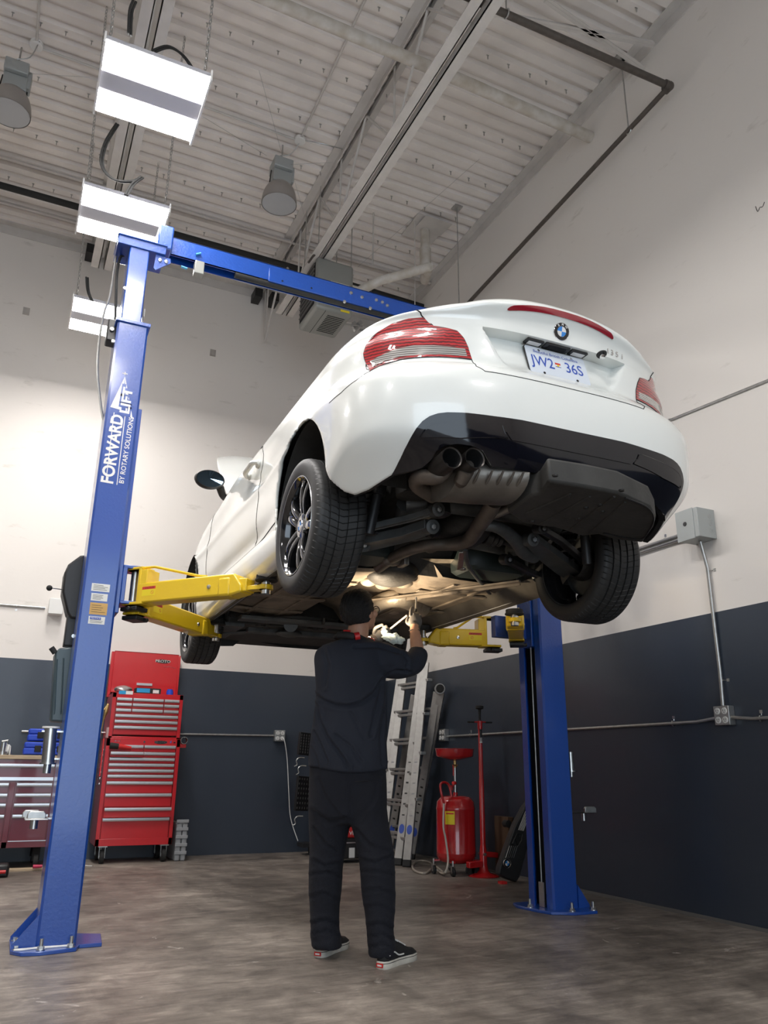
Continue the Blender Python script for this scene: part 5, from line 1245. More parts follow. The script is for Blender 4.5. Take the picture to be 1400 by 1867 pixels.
# bridging angles and beams under the deck at the back
for y_, z_, h_, lab in ((7.63, 6.785, .05, 'white steel bridging angle crossing the ceiling, nearer the camera of the two'), (8.38, 6.785, .05, 'white steel bridging angle crossing the ceiling close to the back wall')):
    mb = MB(); mb.box((-6, y_-.04, z_), (CX-.02, y_+.0, z_+.006)); mb.box((-6, y_-.005, z_), (CX-.02, y_, z_+h_)); one(mb, 'bridging_angle', M_steelw, lab, 'steel angle')
mb = MB(); mb.tube([(-6, 7.80, 6.6), (2.4, 7.80, 6.6), (CX, 7.86, 6.6)], .036, 12); one(mb, 'gas_pipe', M_rub, 'black pipe running across the back under the ceiling', 'pipe')
for pts, z_, r_ in ((((995, 0), (1125, 100), (1203, 147)), 6.62, .02), (((880, 22), (1020, 38), (1192, 82)), 6.62, .02)):
    P_ = [Zp(u, v, z_) for u, v in pts]; mb = MB()
    mb.beam(P_[0], P_[2], .05, .006); mb.beam(P_[0]+np.array([0, 0, .02]), P_[2]+np.array([0, 0, .02]), .006, .05); one(mb, 'brace_angle', M_steelw, 'white diagonal brace angle under the deck, '+('steeper of the two' if pts[0][0] == 995 else 'flatter of the two'), 'steel angle')
# dark sprinkler pipe with hangers
E_ = Vector((4.10, 3.489, 6.077)); mb = MB()
t = thing('sprinkler_pipe', 'dark steel pipe turning a corner along the right wall', 'pipe', tuple(E_))
mb.tube([E_, (4.10, 6.411, 5.892), (4.10, 8.7, 5.75)], .021, 12); mb.build('wall_run', M_dpipe, t)
mb = MB(); mb.tube([E_, (2.33, 3.53, 6.077), (-1, 3.6, 6.077)], .028, 12); mb.build('cross_run', M_dpipe, t)
mb = MB(); mb.ball(E_, .038); mb.lathe([(.036, 0), (.036, .05)], frame(E_, (0, 1, 0)), 14); mb.lathe([(.036, 0), (.036, .05)], frame(E_, (-1, 0, 0)), 14); mb.build('elbow', M_dpipe, t)
for (u, v, lab) in ((1146, 238, 'threaded rod hanger at the right of the dark pipe'), (928, 20, 'threaded rod hanger at the top of the dark pipe'), (838, 400, 'threaded rod hanger running down behind the boot lid')):
    if u == 1146: x, y, z = 4.10, 3.958, 6.047
    elif u == 928: x, y, z = 2.58, 3.52, 6.077
    else: x, y, z = 3.796, 6.278, 4.2
    t2 = thing('pipe_hanger', lab, 'hanger rod', (x, y, z), 0, 'rod hangers')
    mb = MB(); mb.tube([(x, y, z+.03), (x, y, ZC)], .006, 8); mb.build('rod', M_galv, t2)
    mb = MB(); mb.tube([(x+.0, y+.03*cos(a), z+.035*sin(a)) for a in [2*pi*i/14 for i in range(14)]], .006, 6, closed=True); mb.build('clevis', M_galv, t2)
    mb = MB(); mb.box((x-.05, y-.05, ZC-.012), (x+.05, y+.05, ZC-.002)); mb.build('deck_plate', M_galv, t2)
for (x, y, z, lab) in ((2.997, 6.77, 6.15, 'thin white rod hanging from the deck by the heater'), (3.466, 6.665, 5.0, 'thin white rod hanging beside the heater vent pipe')):
    mb = MB(); mb.tube([(x, y, z), (x, y, ZC)], .009 if z > 6 else .005, 8); one(mb, 'hanging_rod', M_steelw, lab, 'rod')
# unit heater
ht = thing('unit_heater', 'grey unit heater hanging from the roof behind the blue beam', 'heater', (2.5, 6.85, 5.3))
mb = MB(); HX0, HX1, HY0, HY1, HZ0, HZ1 = 2.285, 2.70, 6.58, 7.10, 5.32, 5.93
mb.box((HX0, HY0, HZ0), (HX1, HY1, HZ1)); mb.build('cabinet', M_heater, ht, bevel=.035, segs=3)
mb = MB()
for k in range(9): z = HZ0+.10+k*.055; mb.obox(Matrix.Translation((HX0-.004, (HY0+HY1)/2, z)) @ Matrix.Rotation(.6, 4, 'Y'), (.03, .42, .004))
mb.build('outlet_louvres', M_black, ht)
mb = MB(); mb.box((HX0-.003, HY0+.04, HZ0+.06), (HX0+.002, HY1-.04, HZ1-.05)); mb.build('outlet_opening', M_dark, ht)
mb = MB()
for k in range(11): y = HY0+.09+k*.032; mb.box((HX0+.17, y, HZ0-.002), (HX0+.36, y+.012, HZ0+.002))
mb.build('vent_slots', M_dark, ht)
mb = MB(); mb.box((HX0+.12, HY0+.02, HZ0-.001), (HX0+.125, HY1-.02, HZ0+.001)); mb.build('panel_seam', M_dark, ht)
mb = MB(); a, b = Yp(603, 512, HY0), Yp(637, 523, HY0); mb.box((a[0], HY0-.002, b[2]-.03), (b[0], HY0-.001, a[2])); lb = mb.build('rating_label', M_label, ht)
a, b = Yp(621, 564, HY0), Yp(637, 572, HY0); mb = MB(); mb.box((a[0], HY0-.002, b[2]), (b[0], HY0-.001, a[2])); mb.build('warning_label', M_yelst, ht)
for x, y in ((HX0+.02, HY0+.04), (HX1-.02, HY0+.04), (HX0+.02, HY1-.04), (HX1-.02, HY1-.04)):
    mb = MB(); mb.tube([(x, y, HZ1), (x, y, ZC)], .006, 6); mb.build('hanging_rod', M_galv, ht)
mb = MB(); mb.tube([(HX0+.0, HY0+.02, 5.98), (HX0-.05, HY0, 5.9), (HX0-.10, HY0-.02, 5.80)], .012, 8); mb.ball((HX0+.02, HY0, 6.02), .03); mb.build('gas_valve', M_dpipe, ht)
mb = MB(); c0_ = (HX1-.02, 6.70, 5.72); mb.tube([c0_, (HX1+.12, 6.70, 5.72)], .052, 16); mb.tube([(HX1+.10, 6.70, 5.72), tuple(Zp(692, 512, 5.86)), tuple(Zp(782, 487, 6.0))], .05, 16); q1 = Zp(784, 482, 6.0)
mb.tube([tuple(Zp(782, 487, 6.0)), (3.62, 6.72, 6.12), (3.64, 6.74, 6.22)], [.05, .052, .052], 16, sub=3); mb.tube([(3.64, 6.74, 6.2), (3.64, 6.74, ZC)], .052, 16); mb.build('flue_pipe', M_wpipe, ht)
mb = MB(); mb.cyl((3.64, 6.74, 6.28), (3.64, 6.74, 6.55), .066, n=18); mb.build('flue_collar', M_wpipe, ht)
mb = MB(); mb.obox(Matrix.Translation((3.64, 6.74, ZC-.02)) @ Matrix.Rotation(.0, 4, 'Z'), (.40, .42, .012)); mb.obox(Matrix.Translation((3.68, 6.62, ZC-.05)) @ Matrix.Rotation(.12, 4, 'X'), (.34, .30, .006)); mb.build('roof_flashing', M_steelw, ht)
mb = MB(); c_ = Yp(660, 595, 7.0)
for k in range(7): mb.obox(Matrix.Translation((c_[0]+random.uniform(-.1, .1), 7.0+random.uniform(-.03, .03), c_[2]+random.uniform(-.07, .07))) @ Matrix.Rotation(random.uniform(0, 3), 4, 'Y'), (random.uniform(.04, .10), .04, random.uniform(.02, .05)))
mb.tube([(HX1-.05, 6.9, 5.4), (c_[0], 7.0, c_[2])], .012, 8); mb.build('gas_manifold', M_galv, ht)
# cables looping round the led lights
for pts, z_, lab in ((((212, 225), (190, 262), (184, 300), (205, 326), (240, 330), (257, 322), (240, 335), (228, 355)), 5.5, 'grey power cable looping above the middle led light'), (((278, 92), (305, 84), (330, 98), (348, 122)), 5.4, 'grey power cable looping above the nearest led light'), (((243, 0), (236, 20), (234, 62)), 5.7, 'grey power cable rising from the nearest led light'), (((157, 505), (159, 530), (166, 548)), 5.6, 'grey power cable above the farthest led light')):
    y_ = {212: 5.0, 278: 4.2, 243: 3.9, 157: 6.8}[pts[0][0]]
    mb = MB(); P_ = [Yp(u, v, y_) for u, v in pts]; mb.tube(P_, .008, 8, sub=5); mb.tube([p+np.array([.016, .01, .004]) for p in P_], .008, 8, sub=5); mb.build('power_cable', M_rub, {212: LD1, 278: LD0, 243: LD0, 157: LD2}[pts[0][0]])
# ================================================================ WALL SERVICES
def outlet_box(name, c, nrm, label, w=.12, d=.055, quad=True):
    t = thing(name, label, 'electrical box', tuple(c)); z = Vector(nrm); x = Vector((0, 0, 1)).cross(z); M = plane_frame(Vector(c), x, (0, 0, 1))
    mb = MB(); mb.obox(M @ Matrix.Translation((0, 0, d/2)), (w, w, d)); mb.build('box', M_galv, t, bevel=.004)
    for i in (-1, 1):
        for j in (-1, 1):
            mb = MB(); mb.lathe([(w*.18, d), (w*.17, d+.004), (0, d+.0045)], M @ Matrix.Translation((i*w*.23, j*w*.23, 0)), 16, cap=False); o = mb.build('socket', M_label, t)
            mb = MB(); mb.obox(M @ Matrix.Translation((i*w*.23-.007, j*w*.23+.003, d+.0048)), (.003, .011, .001)); mb.obox(M @ Matrix.Translation((i*w*.23+.007, j*w*.23+.003, d+.0048)), (.003, .009, .001)); mb.obox(M @ Matrix.Translation((i*w*.23, j*w*.23-.009, d+.0048)), (.005, .005, .001)); mb.build('socket_slot', M_ink, o)
    return t, M
outlet_box('wall_outlet', (CX, 3.757, 1.228), (-1, 0, 0), 'grey four socket outlet box on the right wall below the vertical conduit')
outlet_box('wall_outlet', (CX, 7.40, 1.215), (-1, 0, 0), 'grey four socket outlet box on the right wall behind the ladders')
tb, _ = outlet_box('wall_outlet', (2.854, CY, 1.215), (0, -1, 0), 'grey four socket outlet box on the back wall with a white cord plugged in')
mb = MB(); mb.tube([(2.88, CY-.07, 1.19), (2.90, CY-.09, 1.15), (2.95, CY-.06, .95), (2.99, CY-.05, .6), (3.02, CY-.06, .35), (3.10, CY-.1, .12)], .005, 6, sub=5); mb.build('cord', M_label, tb)
def clip(mb, p, d, nrm, r=.012):
    p = Vector(p); d = Vector(d).normalized(); n_ = Vector(nrm); s = d.cross(n_)
    mb.tube([p-s*.018, p-s*.016+n_*r*1.6, p+n_*r*2.1, p+s*.016+n_*r*1.6, p+s*.018, p+s*.045], .003, 6, flat=1); mb.obox(frame(p+s*.04+n_*.001, n_), (.02, .02, .004))
def conduit(name, pts, r, label, clips=(), nrm=(-1, 0, 0), m=None):
    t = thing(name, label, 'conduit', tuple(pts[0])); mb = MB(); mb.tube(pts, r, 10); mb.build('pipe', m or M_galv, t)
    for c, d in clips:
        mb = MB(); clip(mb, c, d, nrm, r); mb.build('strap', M_zinc, t)
    return t
conduit('conduit', [(CX-.03, 3.757, 1.29), (CX-.02, 3.757, 1.5), (CX-.02, 3.757, 2.20), (CX-.06, 3.757, 2.38)], .0125, 'galvanised conduit dropping from the grey switch box to the outlet', [((CX, 3.757, 2.18), (0, 0, 1)), ((CX, 3.757, 1.45), (0, 0, 1))])
conduit('conduit', [(CX-.03, 3.70, 1.215), (CX-.015, 3.55, 1.20), (CX-.015, -1, 1.20)], .0115, 'galvanised conduit leaving the outlet towards the right picture edge', [((CX, 3.5, 1.2), (0, 1, 0))])
conduit('conduit', [(CX-.03, 3.82, 1.215), (CX-.015, 4.0, 1.20), (CX-.015, 7.34, 1.20)], .0115, 'long galvanised conduit along the navy part of the right wall', [((CX, 4.22, 1.2), (0, 1, 0)), ((CX, 6.9, 1.2), (0, 1, 0))])
for dz, lab in ((0, 'upper of two galvanised conduits entering the grey switch box'), (-.03, 'lower of two galvanised conduits entering the grey switch box')):
    conduit('conduit', [(CX-.05, 3.84, 2.485+dz), (CX-.02, 4.0, 2.485+dz), (CX-.02, 8.0, 2.485+dz)], .0125, lab, [((CX, 4.12, 2.485+dz), (0, 1, 0))] if dz == 0 else [])
mb = MB(); mb.tube([(CX-.01, 6.0, 3.9), (CX-.01, 3.934, 3.376), (CX-.01, 2.2, 3.24)], .009, 8); one(mb, 'wall_cable', M_galv, 'thin cable slanting up the right wall behind the car', 'cable')
sb = thing('switch_box', 'square grey metal switch box on the right wall', 'electrical box', (CX, 3.76, 2.4))
mb = MB(); mb.box((CX-.16, 3.665, 2.385), (CX, 3.85, 2.59)); mb.build('enclosure', M_grey, sb, bevel=.003)
mb = MB(); mb.box((CX-.165, 3.70, 2.38), (CX-.159, 3.855, 2.595)); mb.build('cover', M_grey, sb, bevel=.002)
mb = MB(); mb.lathe([(.016, 0), (.014, .004), (0, .005)], frame((CX-.165, 3.775, 2.495), (-1, 0, 0)), 16); mb.build('cover_latch', M_black, sb)
for k in range(3):
    mb = MB(); mb.lathe([(.016, 0), (.016, .001), (.013, .0015)], frame((CX-.045, 3.665, 2.435+k*.05), (0, -1, 0)), 16, cap=False); mb.build('knockout', M_galv, sb)
conduit('conduit', [(-3, CY-.015, 2.40), (.25, CY-.015, 2.43)], .0125, 'galvanised conduit high on the back wall at the left edge', [((-.02, CY, 2.425), (1, 0, 0))], (0, -1, 0))
mb = MB(); mb.box((.28, CY-.12, 2.36), (.42, CY, 2.52)); one(mb, 'conduit_box', M_label, 'pale box at the end of the high conduit behind the left post', 'electrical box', bevel=.004)
conduit('conduit', [(.2, CY-.015, 1.19), (2.79, CY-.015, 1.215)], .0115, 'galvanised conduit on the navy back wall behind the tool chest', [((1.0, CY, 1.195), (1, 0, 0))], (0, -1, 0))
mb = MB(); mb.box((.86, CY-.06, 1.14), (.94, CY, 1.25)); one(mb, 'conduit_box', M_label, 'small white box on the conduit between the lift post and tool chest', 'electrical box', bevel=.003)
for u, v, lab in ((48, 567, 'small square mark on the back wall near the left edge'), (388, 643, 'small square mark on the back wall above the mirror')):
    p = Yp(u, v, CY); mb = MB(); mb.box((p[0]-.035, CY-.01, p[2]-.05), (p[0]+.035, CY-.0, p[2]+.04)); mb.box((p[0]-.02, CY-.02, p[2]-.045), (p[0]+.02, CY-.01, p[2]-.01)); one(mb, 'wall_patch', mat('dusty patch', (.42, .39, .36), .7, noise=.3), lab, 'wall patch')
mb = MB(); p = Xp(1385, 376, CX); mb.tube([(CX-.001, p[1]+.03, p[2]+.02), (CX-.001, p[1]+.02, p[2]-.03), (CX-.001, p[1], p[2]-.01), (CX-.001, p[1]-.02, p[2]-.02), (CX-.001, p[1]-.04, p[2]+.005)], .0025, 5, sub=3); one(mb, 'pencil_scribble', M_ink, 'small dark scribble high on the right wall', 'mark')
# ================================================================ TOOL CHEST
FYc = 8.33
tc_ = thing('tool_chest', 'tall red roller tool chest with its top lid open', 'tool chest', (1.31, 8.58, 0))
def zc_(v, u=260, y=FYc): return float(Yp(u, v, y)[2])
def xc_(u, v, y=FYc): return float(Yp(u, v, y)[0])
CX_0, CX_1 = .955, 1.664
def shell(x0, x1, y0, y1, z0, z1, name, m, t=.035):
    mb = MB(); mb.box((x0, y0+.012, z0), (x0+.006, y1, z1)); mb.box((x1-.006, y0+.012, z0), (x1, y1, z1)); mb.box((x0, y1-.006, z0), (x1, y1, z1)); mb.box((x0, y0+.012, z0), (x1, y1, z0+.006)); mb.box((x0, y0+.02, z1-.008), (x1, y1, z1))
    mb.box((x0, y0, z0), (x0+t, y0+.014, z1)); mb.box((x1-t, y0, z0), (x1, y0+.014, z1)); return mb
zb0, zb1, zt1 = .158, 1.135, 1.572
mb = shell(CX_0, CX_1, FYc, 8.80, zb0, zb1, 'cabinet', M_red); mb.box((CX_0, FYc, zb0), (CX_1, FYc+.014, zb0+.062)); mb.box((CX_0, FYc, zb1-.075), (CX_1, FYc+.014, zb1)); mb.box((CX_0+.03, FYc+.03, zb0+.03), (CX_1-.03, FYc+.04, zb1-.03)); cab = mb.build('roller_cabinet', M_red, tc_, bevel=.002)
mb = shell(CX_0+.012, CX_1-.006, FYc+.02, 8.80, zb1, zt1, 'top', M_red); mb.box((CX_0+.012, FYc+.02, zb1), (CX_1-.006, FYc+.034, zb1+.018)); mb.box((CX_0+.012, FYc+.02, zt1-.05), (CX_1-.006, FYc+.034, zt1)); mb.box((CX_0+.04, FYc+.05, zb1+.03), (CX_1-.04, FYc+.055, zt1-.03)); top = mb.build('top_chest', M_red, tc_, bevel=.002)
def drawer(x0, x1, z0, z1, y, op=0., par=None, m=None, pull=True, ph=.026):
    mb = MB(); mb.box((x0+.003, y-op+.001, z0+.002), (x1-.003, y-op+.016, z1-.002))
    if op: mb.box((x0+.01, y-op, z0+.01), (x0+.014, y+.1, z1-.02)); mb.box((x1-.014, y-op, z0+.01), (x1-.01, y+.1, z1-.02)); mb.box((x0+.01, y-op, z0+.01), (x1-.01, y+.1, z0+.014))
    d = mb.build('drawer', m or M_red, par or tc_, bevel=.0015)
    if pull:
        mb = MB(); mb.prism([(0, 0), (-.014, -.002), (-.018, .006), (-.014, ph), (0, ph+.001)], Matrix(((0, 0, 1, x0+.004), (1, 0, 0, y-op+.001), (0, 1, 0, z1-.004-ph), (0, 0, 0, 1))), x1-x0-.008); mb.build('drawer_pull', M_alu, d)
    return d
dx0, dx1 = CX_0+.04, CX_1-.04
vs_top = [735, 802, 873, 944, 1016, 1090, 1205]
zz = [zc_(1170+v*.1429-2, y=FYc+.02) for v in vs_top]
for i in range(3):
    for a, b in ((0, .245), (.25, .745), (.75, 1.)): drawer(dx0+.012+(dx1-dx0-.012)*a, dx0+.012+(dx1-dx0-.012)*b, zz[i+1], zz[i]-.0, FYc+.02)
for i in range(3, 6): drawer(dx0+.012, dx1, zz[i+1], zz[i], FYc+.02)
vs_low = [1360, 1372.5, 1383, 1393.5, 1404, 1414, 1426, 1448, 1473, 1492, 1531]
zz = [zc_(v-2) for v in vs_low]; xm = (dx0+dx1)/2
drawer(dx0, xm, zz[1], zz[0], FYc); drawer(xm+.004, dx1, zz[1], zz[0], FYc)
drawer(dx0, xm, zz[2], zz[1], FYc, .05); drawer(xm+.004, dx1, zz[2], zz[1], FYc)
for i in range(2, 10): drawer(dx0, dx1, zz[i+1], zz[i], FYc, .06 if i == 8 else 0., m=M_red)
# lid
LY = 8.72; mb = MB(); a, b = Yp(210, 1186, LY), Yp(327, 1192, LY); lz = 1.60
mb.box((a[0], LY, lz), (b[0], LY+.012, a[2])); mb.box((a[0]-.03, LY-.0, lz-.05), (a[0], LY+.08, a[2]-.01)); mb.box((b[0], LY, lz-.03), (b[0]+.02, LY+.08, a[2]-.01)); mb.box((a[0], LY, a[2]-.01), (b[0], LY+.08, a[2])); lid = mb.build('lid', M_red, tc_, bevel=.003)
def logo_text(s, u, v, y, size, par, m=M_chrome, plate=None, sx=1.25):
    p = Yp(u, v, y); M = plane_frame((p[0], y-.001, p[2]), (1, 0, 0), (0, 0, 1))
    if plate:
        w_, h_ = plate; mb = MB(); mb.prism([(w_/2*cos(a)*(.75 if 0 else 1), h_/2*sin(a)) for a in [2*pi*i/20 for i in range(20)]], M, .001); mb.build('logo_plate', M_ink, par)
    mb = MB(); textmb(mb, s, size, M @ Matrix.Translation((0, 0, .0012)), sx=sx, bold=.02); mb.build('logo_lettering', m, par)
logo_text('PROTO', 297, 1206, LY, .038, tc_, plate=(.15, .042))
mb = MB(); p = Yp(308, 1216, LY); mb.tube([(p[0]-.06, LY-.001, p[2]+.004), (p[0]-.03, LY-.001, p[2]-.004), (p[0], LY-.001, p[2]+.003), (p[0]+.03, LY-.001, p[2]-.004), (p[0]+.07, LY-.001, p[2]-.012)], .002, 5, sub=4); mb.build('logo_script', M_chrome, tc_)
logo_text('PROTO', 293, 1353.5, FYc, .030, tc_, plate=(.125, .033)); logo_text('M', 318, 1354, FYc, .024, tc_, plate=None); logo_text('PROTO', 214, 1351, FYc, .014, tc_)
mb = MB(); p = Yp(311, 1353, FYc); 
for k, m_ in enumerate((mat('badge blue', (.03, .22, .62), .25), M_inkb, M_inkr)):
    mb = MB(); mb.prism([(-.006+.006*k, -.01), (-.001+.006*k, -.01), (.005+.006*k, .012), (0+.006*k, .012)], plane_frame((p[0], FYc-.001, p[2]), (1, 0, 0), (0, 0, 1)), .001); mb.build('logo_stripe', m_, tc_)
mb = MB(); p = Yp(263, 1352.5, FYc); mb.cyl((p[0], FYc, p[2]), (p[0], FYc-.01, p[2]), .009, n=14); mb.build('lock', M_chrome, tc_)
mb = MB(); a, b = Yp(217, 1259, FYc+.02), Yp(242, 1266.5, FYc+.02); mb.box((a[0], FYc+.018, b[2]), ((a[0]+b[0])/2, FYc+.0195, a[2])); mb.build('sticker', mat('cyan', (.02, .3, .6), .5), tc_); mb = MB(); mb.box(((a[0]+b[0])/2, FYc+.018, b[2]), (b[0], FYc+.0195, a[2])); mb.build('sticker', M_label, tc_)
mb = MB(); a, b = Yp(249, 1245, LY), Yp(277, 1249, LY); mb.box((a[0], LY-.015, b[2]-.01), (b[0], LY, a[2])); mb.build('lid_handle', M_alu, tc_)
for x in (CX_0+.08, CX_1-.06):
    for y in (8.40, 8.72):
        w = MB(); w.cyl((x-.02, y, .062), (x+.02, y, .062), .062, n=28); wh = w.build('caster_wheel', M_rub, tc_, bevel=.006)
        w = MB(); w.cyl((x-.023, y, .062), (x+.023, y, .062), .022, n=16); w.box((x-.028, y-.018, .05), (x-.024, y+.018, zb0)); w.box((x+.024, y-.018, .05), (x+.028, y+.018, zb0)); w.box((x-.04, y-.04, zb0-.012), (x+.04, y+.04, zb0)); w.build('caster_fork', M_zinc, tc_)
# things on and around the chest
def blob(c, r, seed, n=16, m=10, amp=.25):
    rnd = random.Random(seed); ph = [rnd.uniform(0, 6) for _ in range(8)]; mb = MB(); mb.ball(c, r, n, m)
    c = Vector(c)
    for i, v in enumerate(mb.v):
        d = v-c; k = 1+amp*.5*(sin(9*d.x/r[0]*.5+ph[0])*sin(7*d.z/r[2]*.5+ph[1])+.6*sin(13*d.y/r[1]*.5+ph[2]+3*d.x/r[0])); mb.v[i] = c+d*k
    return mb
ztop = zt1
one(blob((1.08, 8.52, ztop+.035), (.085, .07, .045), 3), 'plastic_bag', M_galv, 'crumpled clear plastic bag on top of the tool chest', 'bag')
t = thing('cardboard_box', 'small black and blue box lying on top of the tool chest', 'box', (1.32, 8.5, ztop)); mb = MB(); mb.box((1.19, 8.42, ztop+.005), (1.44, 8.54, ztop+.06)); mb.build('box', M_ink, t, bevel=.003); mb = MB(); mb.box((1.20, 8.419, ztop+.015), (1.33, 8.42, ztop+.055)); mb.build('printed_panel', mat('cyan', (.02, .3, .6), .5), t); mb = MB(); mb.box((1.36, 8.419, ztop+.012), (1.42, 8.42, ztop+.045)); mb.build('printed_panel', M_label, t)
mb = MB(); mb.cyl((1.545, 8.50, ztop), (1.545, 8.50, ztop+.05), .035, n=20); mb.cyl((1.545, 8.50, ztop+.05), (1.545, 8.50, ztop+.065), .028, n=20); one(mb, 'bottle_cap', M_bluep, 'blue plastic lid standing on top of the tool chest', 'lid')
t = thing('impact_wrench', 'red and black air wrench lying in the open drawer', 'power tool', (1.08, FYc-.04, 1.06)); p = Yp(206, 1361, FYc-.05); mb = MB(); mb.cyl((p[0]-.03, FYc-.055, p[2]+.008), (p[0]+.05, FYc-.055, p[2]+.002), .03, .026, 16); mb.build('motor', M_rub, t); mb = MB(); mb.cyl((p[0]+.05, FYc-.055, p[2]+.002), (p[0]+.17, FYc-.055, p[2]-.012), .025, .016, 14); mb.build('grip', M_redp, t)
# spanners hanging on the chest side
for k in range(7):
    z = 1.02-.052*k; mb = MB(); x = CX_0-.012; mb.tube([(x, 8.42, z), (x, 8.60, z-.008)], .005, 6); mb.lathe([(.014, -.003), (.014, .003)], frame((x, 8.42, z), (1, 0, 0)), 12); one(mb, 'spanner', M_chrome, 'chrome spanner hung across the left side of the tool chest', 'spanner', 'spanners on the chest side')
mb = MB(); mb.beam((CX_0-.02, 8.40, 1.13), (CX_0-.02, 8.40, .78), .02, .012); one(mb, 'spanner_rack', M_redp, 'narrow red rack strip on the left side of the tool chest', 'rack')
mb = MB(); mb.tube([(CX_0-.02, 8.38, 1.46), (CX_0-.03, 8.38, 1.38), (CX_0-.045, 8.38, 1.30), (CX_0-.06, 8.38, 1.14)], [.012, .02, .006, .005], 8, sub=3); mb.tube([(CX_0-.02, 8.38, 1.46), (CX_0-.05, 8.38, 1.40)], .008, 6); one(mb, 'hanging_clamp', M_brass, 'brass coloured clamp hanging on the upper left of the tool chest', 'clamp')
t = thing('side_holder', 'red holder with a round steel ring on the right side of the tool chest', 'holder', (CX_1+.02, 8.42, 1.1)); p = Yp(331, 1350, 8.40); mb = MB(); mb.lathe([(.032, 0), (.036, .0), (.036, .08), (.032, .08), (.032, 0)], frame((p[0]+.02, 8.36, p[2]), (0, 1, 0)), 20, cap=False); mb.build('ring', M_zinc, t); mb = MB(); mb.box((CX_1, 8.38, p[2]-.07), (CX_1+.07, 8.46, p[2]-.035)); mb.build('bracket', M_redp, t)
# grey tool case standing beside the chest
t = thing('tool_case', 'grey plastic tool case standing on end beside the tool chest', 'tool case', (1.75, 8.45, 0)); a, b = Yp(316, 1570, 8.40), Yp(335, 1500, 8.40)
mb = MB(); mb.box((a[0]+.0, 8.38, 0.0), (a[0]+.055, 8.75, b[2])); mb.box((a[0]+.06, 8.38, 0.0), (a[0]+.11, 8.75, b[2])); mb.build('case_half', M_greyc, t, bevel=.012)
for k in range(5):
    z = .06+k*.072; mb = MB(); mb.box((a[0]-.004, 8.37, z), (a[0]+.114, 8.385, z+.03)); mb.build('case_rib', M_greyc, t, bevel=.003)
mb = MB(); mb.tube([(a[0]+.03, 8.45, b[2]), (a[0]+.03, 8.45, b[2]+.02), (a[0]+.06, 8.60, b[2]+.02), (a[0]+.06, 8.60, b[2])], .006, 6); mb.build('handle', M_rub, t)
# ================================================================ WORKBENCH
WB = 8.20
wb = thing('workbench', 'wide maroon drawer workbench with a plywood top at the left edge', 'workbench', (.1, 8.5, 0))
zt_ = zc_(1377, 50, WB); x1 = .555; x0 = -1.2
zl = zc_(1545, 60, WB)
mb = MB(); mb.box((x0, WB-.02, zt_-.035), (x1+.02, 8.8, zt_)); mb.build('plywood_top', M_wood, wb, bevel=.003)
mb = MB(); mb.box((x0, WB+.012, zl), (x1, 8.8, zt_-.035)); mb.box((x0, WB, zl), (x1, WB+.014, zl+.05)); mb.box((x1-.04, WB, zl), (x1, WB+.014, zt_-.035)); mb.box((x0, WB, zt_-.10), (x1, WB+.014, zt_-.035))
xd = xc_(12, 1470, WB); mb.box((xd-.0, WB, zl), (xd+.045, WB+.014, zc_(1425, 30, WB))); mb.build('cabinet', M_maroon, wb, bevel=.002)
drawer(x0+.05, x1-.045, zc_(1418, 60, WB), zc_(1392, 60, WB), WB, par=wb, m=M_maroon, ph=.028)
mb = MB(); mb.box((x0, WB-.008, zc_(1423, 50, WB)), (x1-.045, WB+.004, zc_(1417, 50, WB))); mb.build('trim_strip', M_alu, wb)
vb = [1427, 1446, 1464, 1484, 1536]
for i in range(4):
    z0, z1 = zc_(vb[i+1], 60, WB), zc_(vb[i], 60, WB); drawer(xd+.055, x1-.045, z0, z1, WB, par=wb, m=M_maroon, ph=.026)
    drawer(x0+.05, xd-.005, z0, z1, WB, par=wb, m=M_maroon, ph=.026)
mb = MB(); mb.box((xd+.05, WB-.003, zl+.052), (x1-.04, WB, zl+.058)); mb.build('bottom_trim', M_alu, wb)
for x in (x0+.1, x1-.1):
    for y in (WB+.08, 8.7):
        mb = MB(); mb.cyl((x-.018, y, .06), (x+.018, y, .06), .06, n=24); mb.build('caster_wheel', M_rub, wb); mb = MB(); mb.box((x-.03, y-.03, .06), (x+.03, y+.03, zl)); mb.build('caster_fork', M_dark, wb)
def bluecase(u0, v0, u1, v1, y, dpt, label, w_=None):
    a, b = Yp(u0, v0, y), Yp(u1, v1, y); t = thing('tool_case', label, 'tool case', ((a[0]+b[0])/2, y+dpt/2, b[2]), 0, 'blue plastic cases on the workbench')
    xb = b[0] if w_ is None else a[0]+w_; h = a[2]-b[2]
    mb = MB(); mb.box((a[0], y, b[2]), (xb, y+dpt, b[2]+h*.52)); mb.build('case_base', M_bluep, t, bevel=.010); mb = MB(); mb.box((a[0]+.004, y+.004, b[2]+h*.54), (xb-.004, y+dpt-.004, a[2])); mb.build('case_lid', M_bluep, t, bevel=.012)
    for f in (.30, .78):
        x = a[0]+(xb-a[0])*f; mb = MB(); mb.box((x-.028, y-.012, b[2]+h*.22), (x+.028, y+.002, b[2]+h*.72)); mb.build('latch', M_rub, t, bevel=.003)
    return t
bluecase(45, 1352.5, 110, 1376.5, 8.26, .26, 'lower light blue plastic tool case on the workbench', .40)
bluecase(53, 1328, 110, 1351.5, 8.28, .24, 'upper darker blue plastic tool case stacked on the other', .36)
mb = MB(); p = Yp(4, 1376, 8.3); mb.cyl((p[0], 8.3, zt_), (p[0], 8.3, zt_+.03), .04, n=20); mb.cyl((p[0], 8.3, zt_+.03), (p[0], 8.3, zt_+.11), .022, n=16); mb.tube([(p[0]-.02, 8.3, zt_+.12), (p[0]+.03, 8.3, zt_+.13), (p[0]+.03, 8.3, zt_+.1)], .008, 8); one(mb, 'bench_vice', M_zinc, 'small steel clamp tool standing at the left end of the workbench', 'tool')
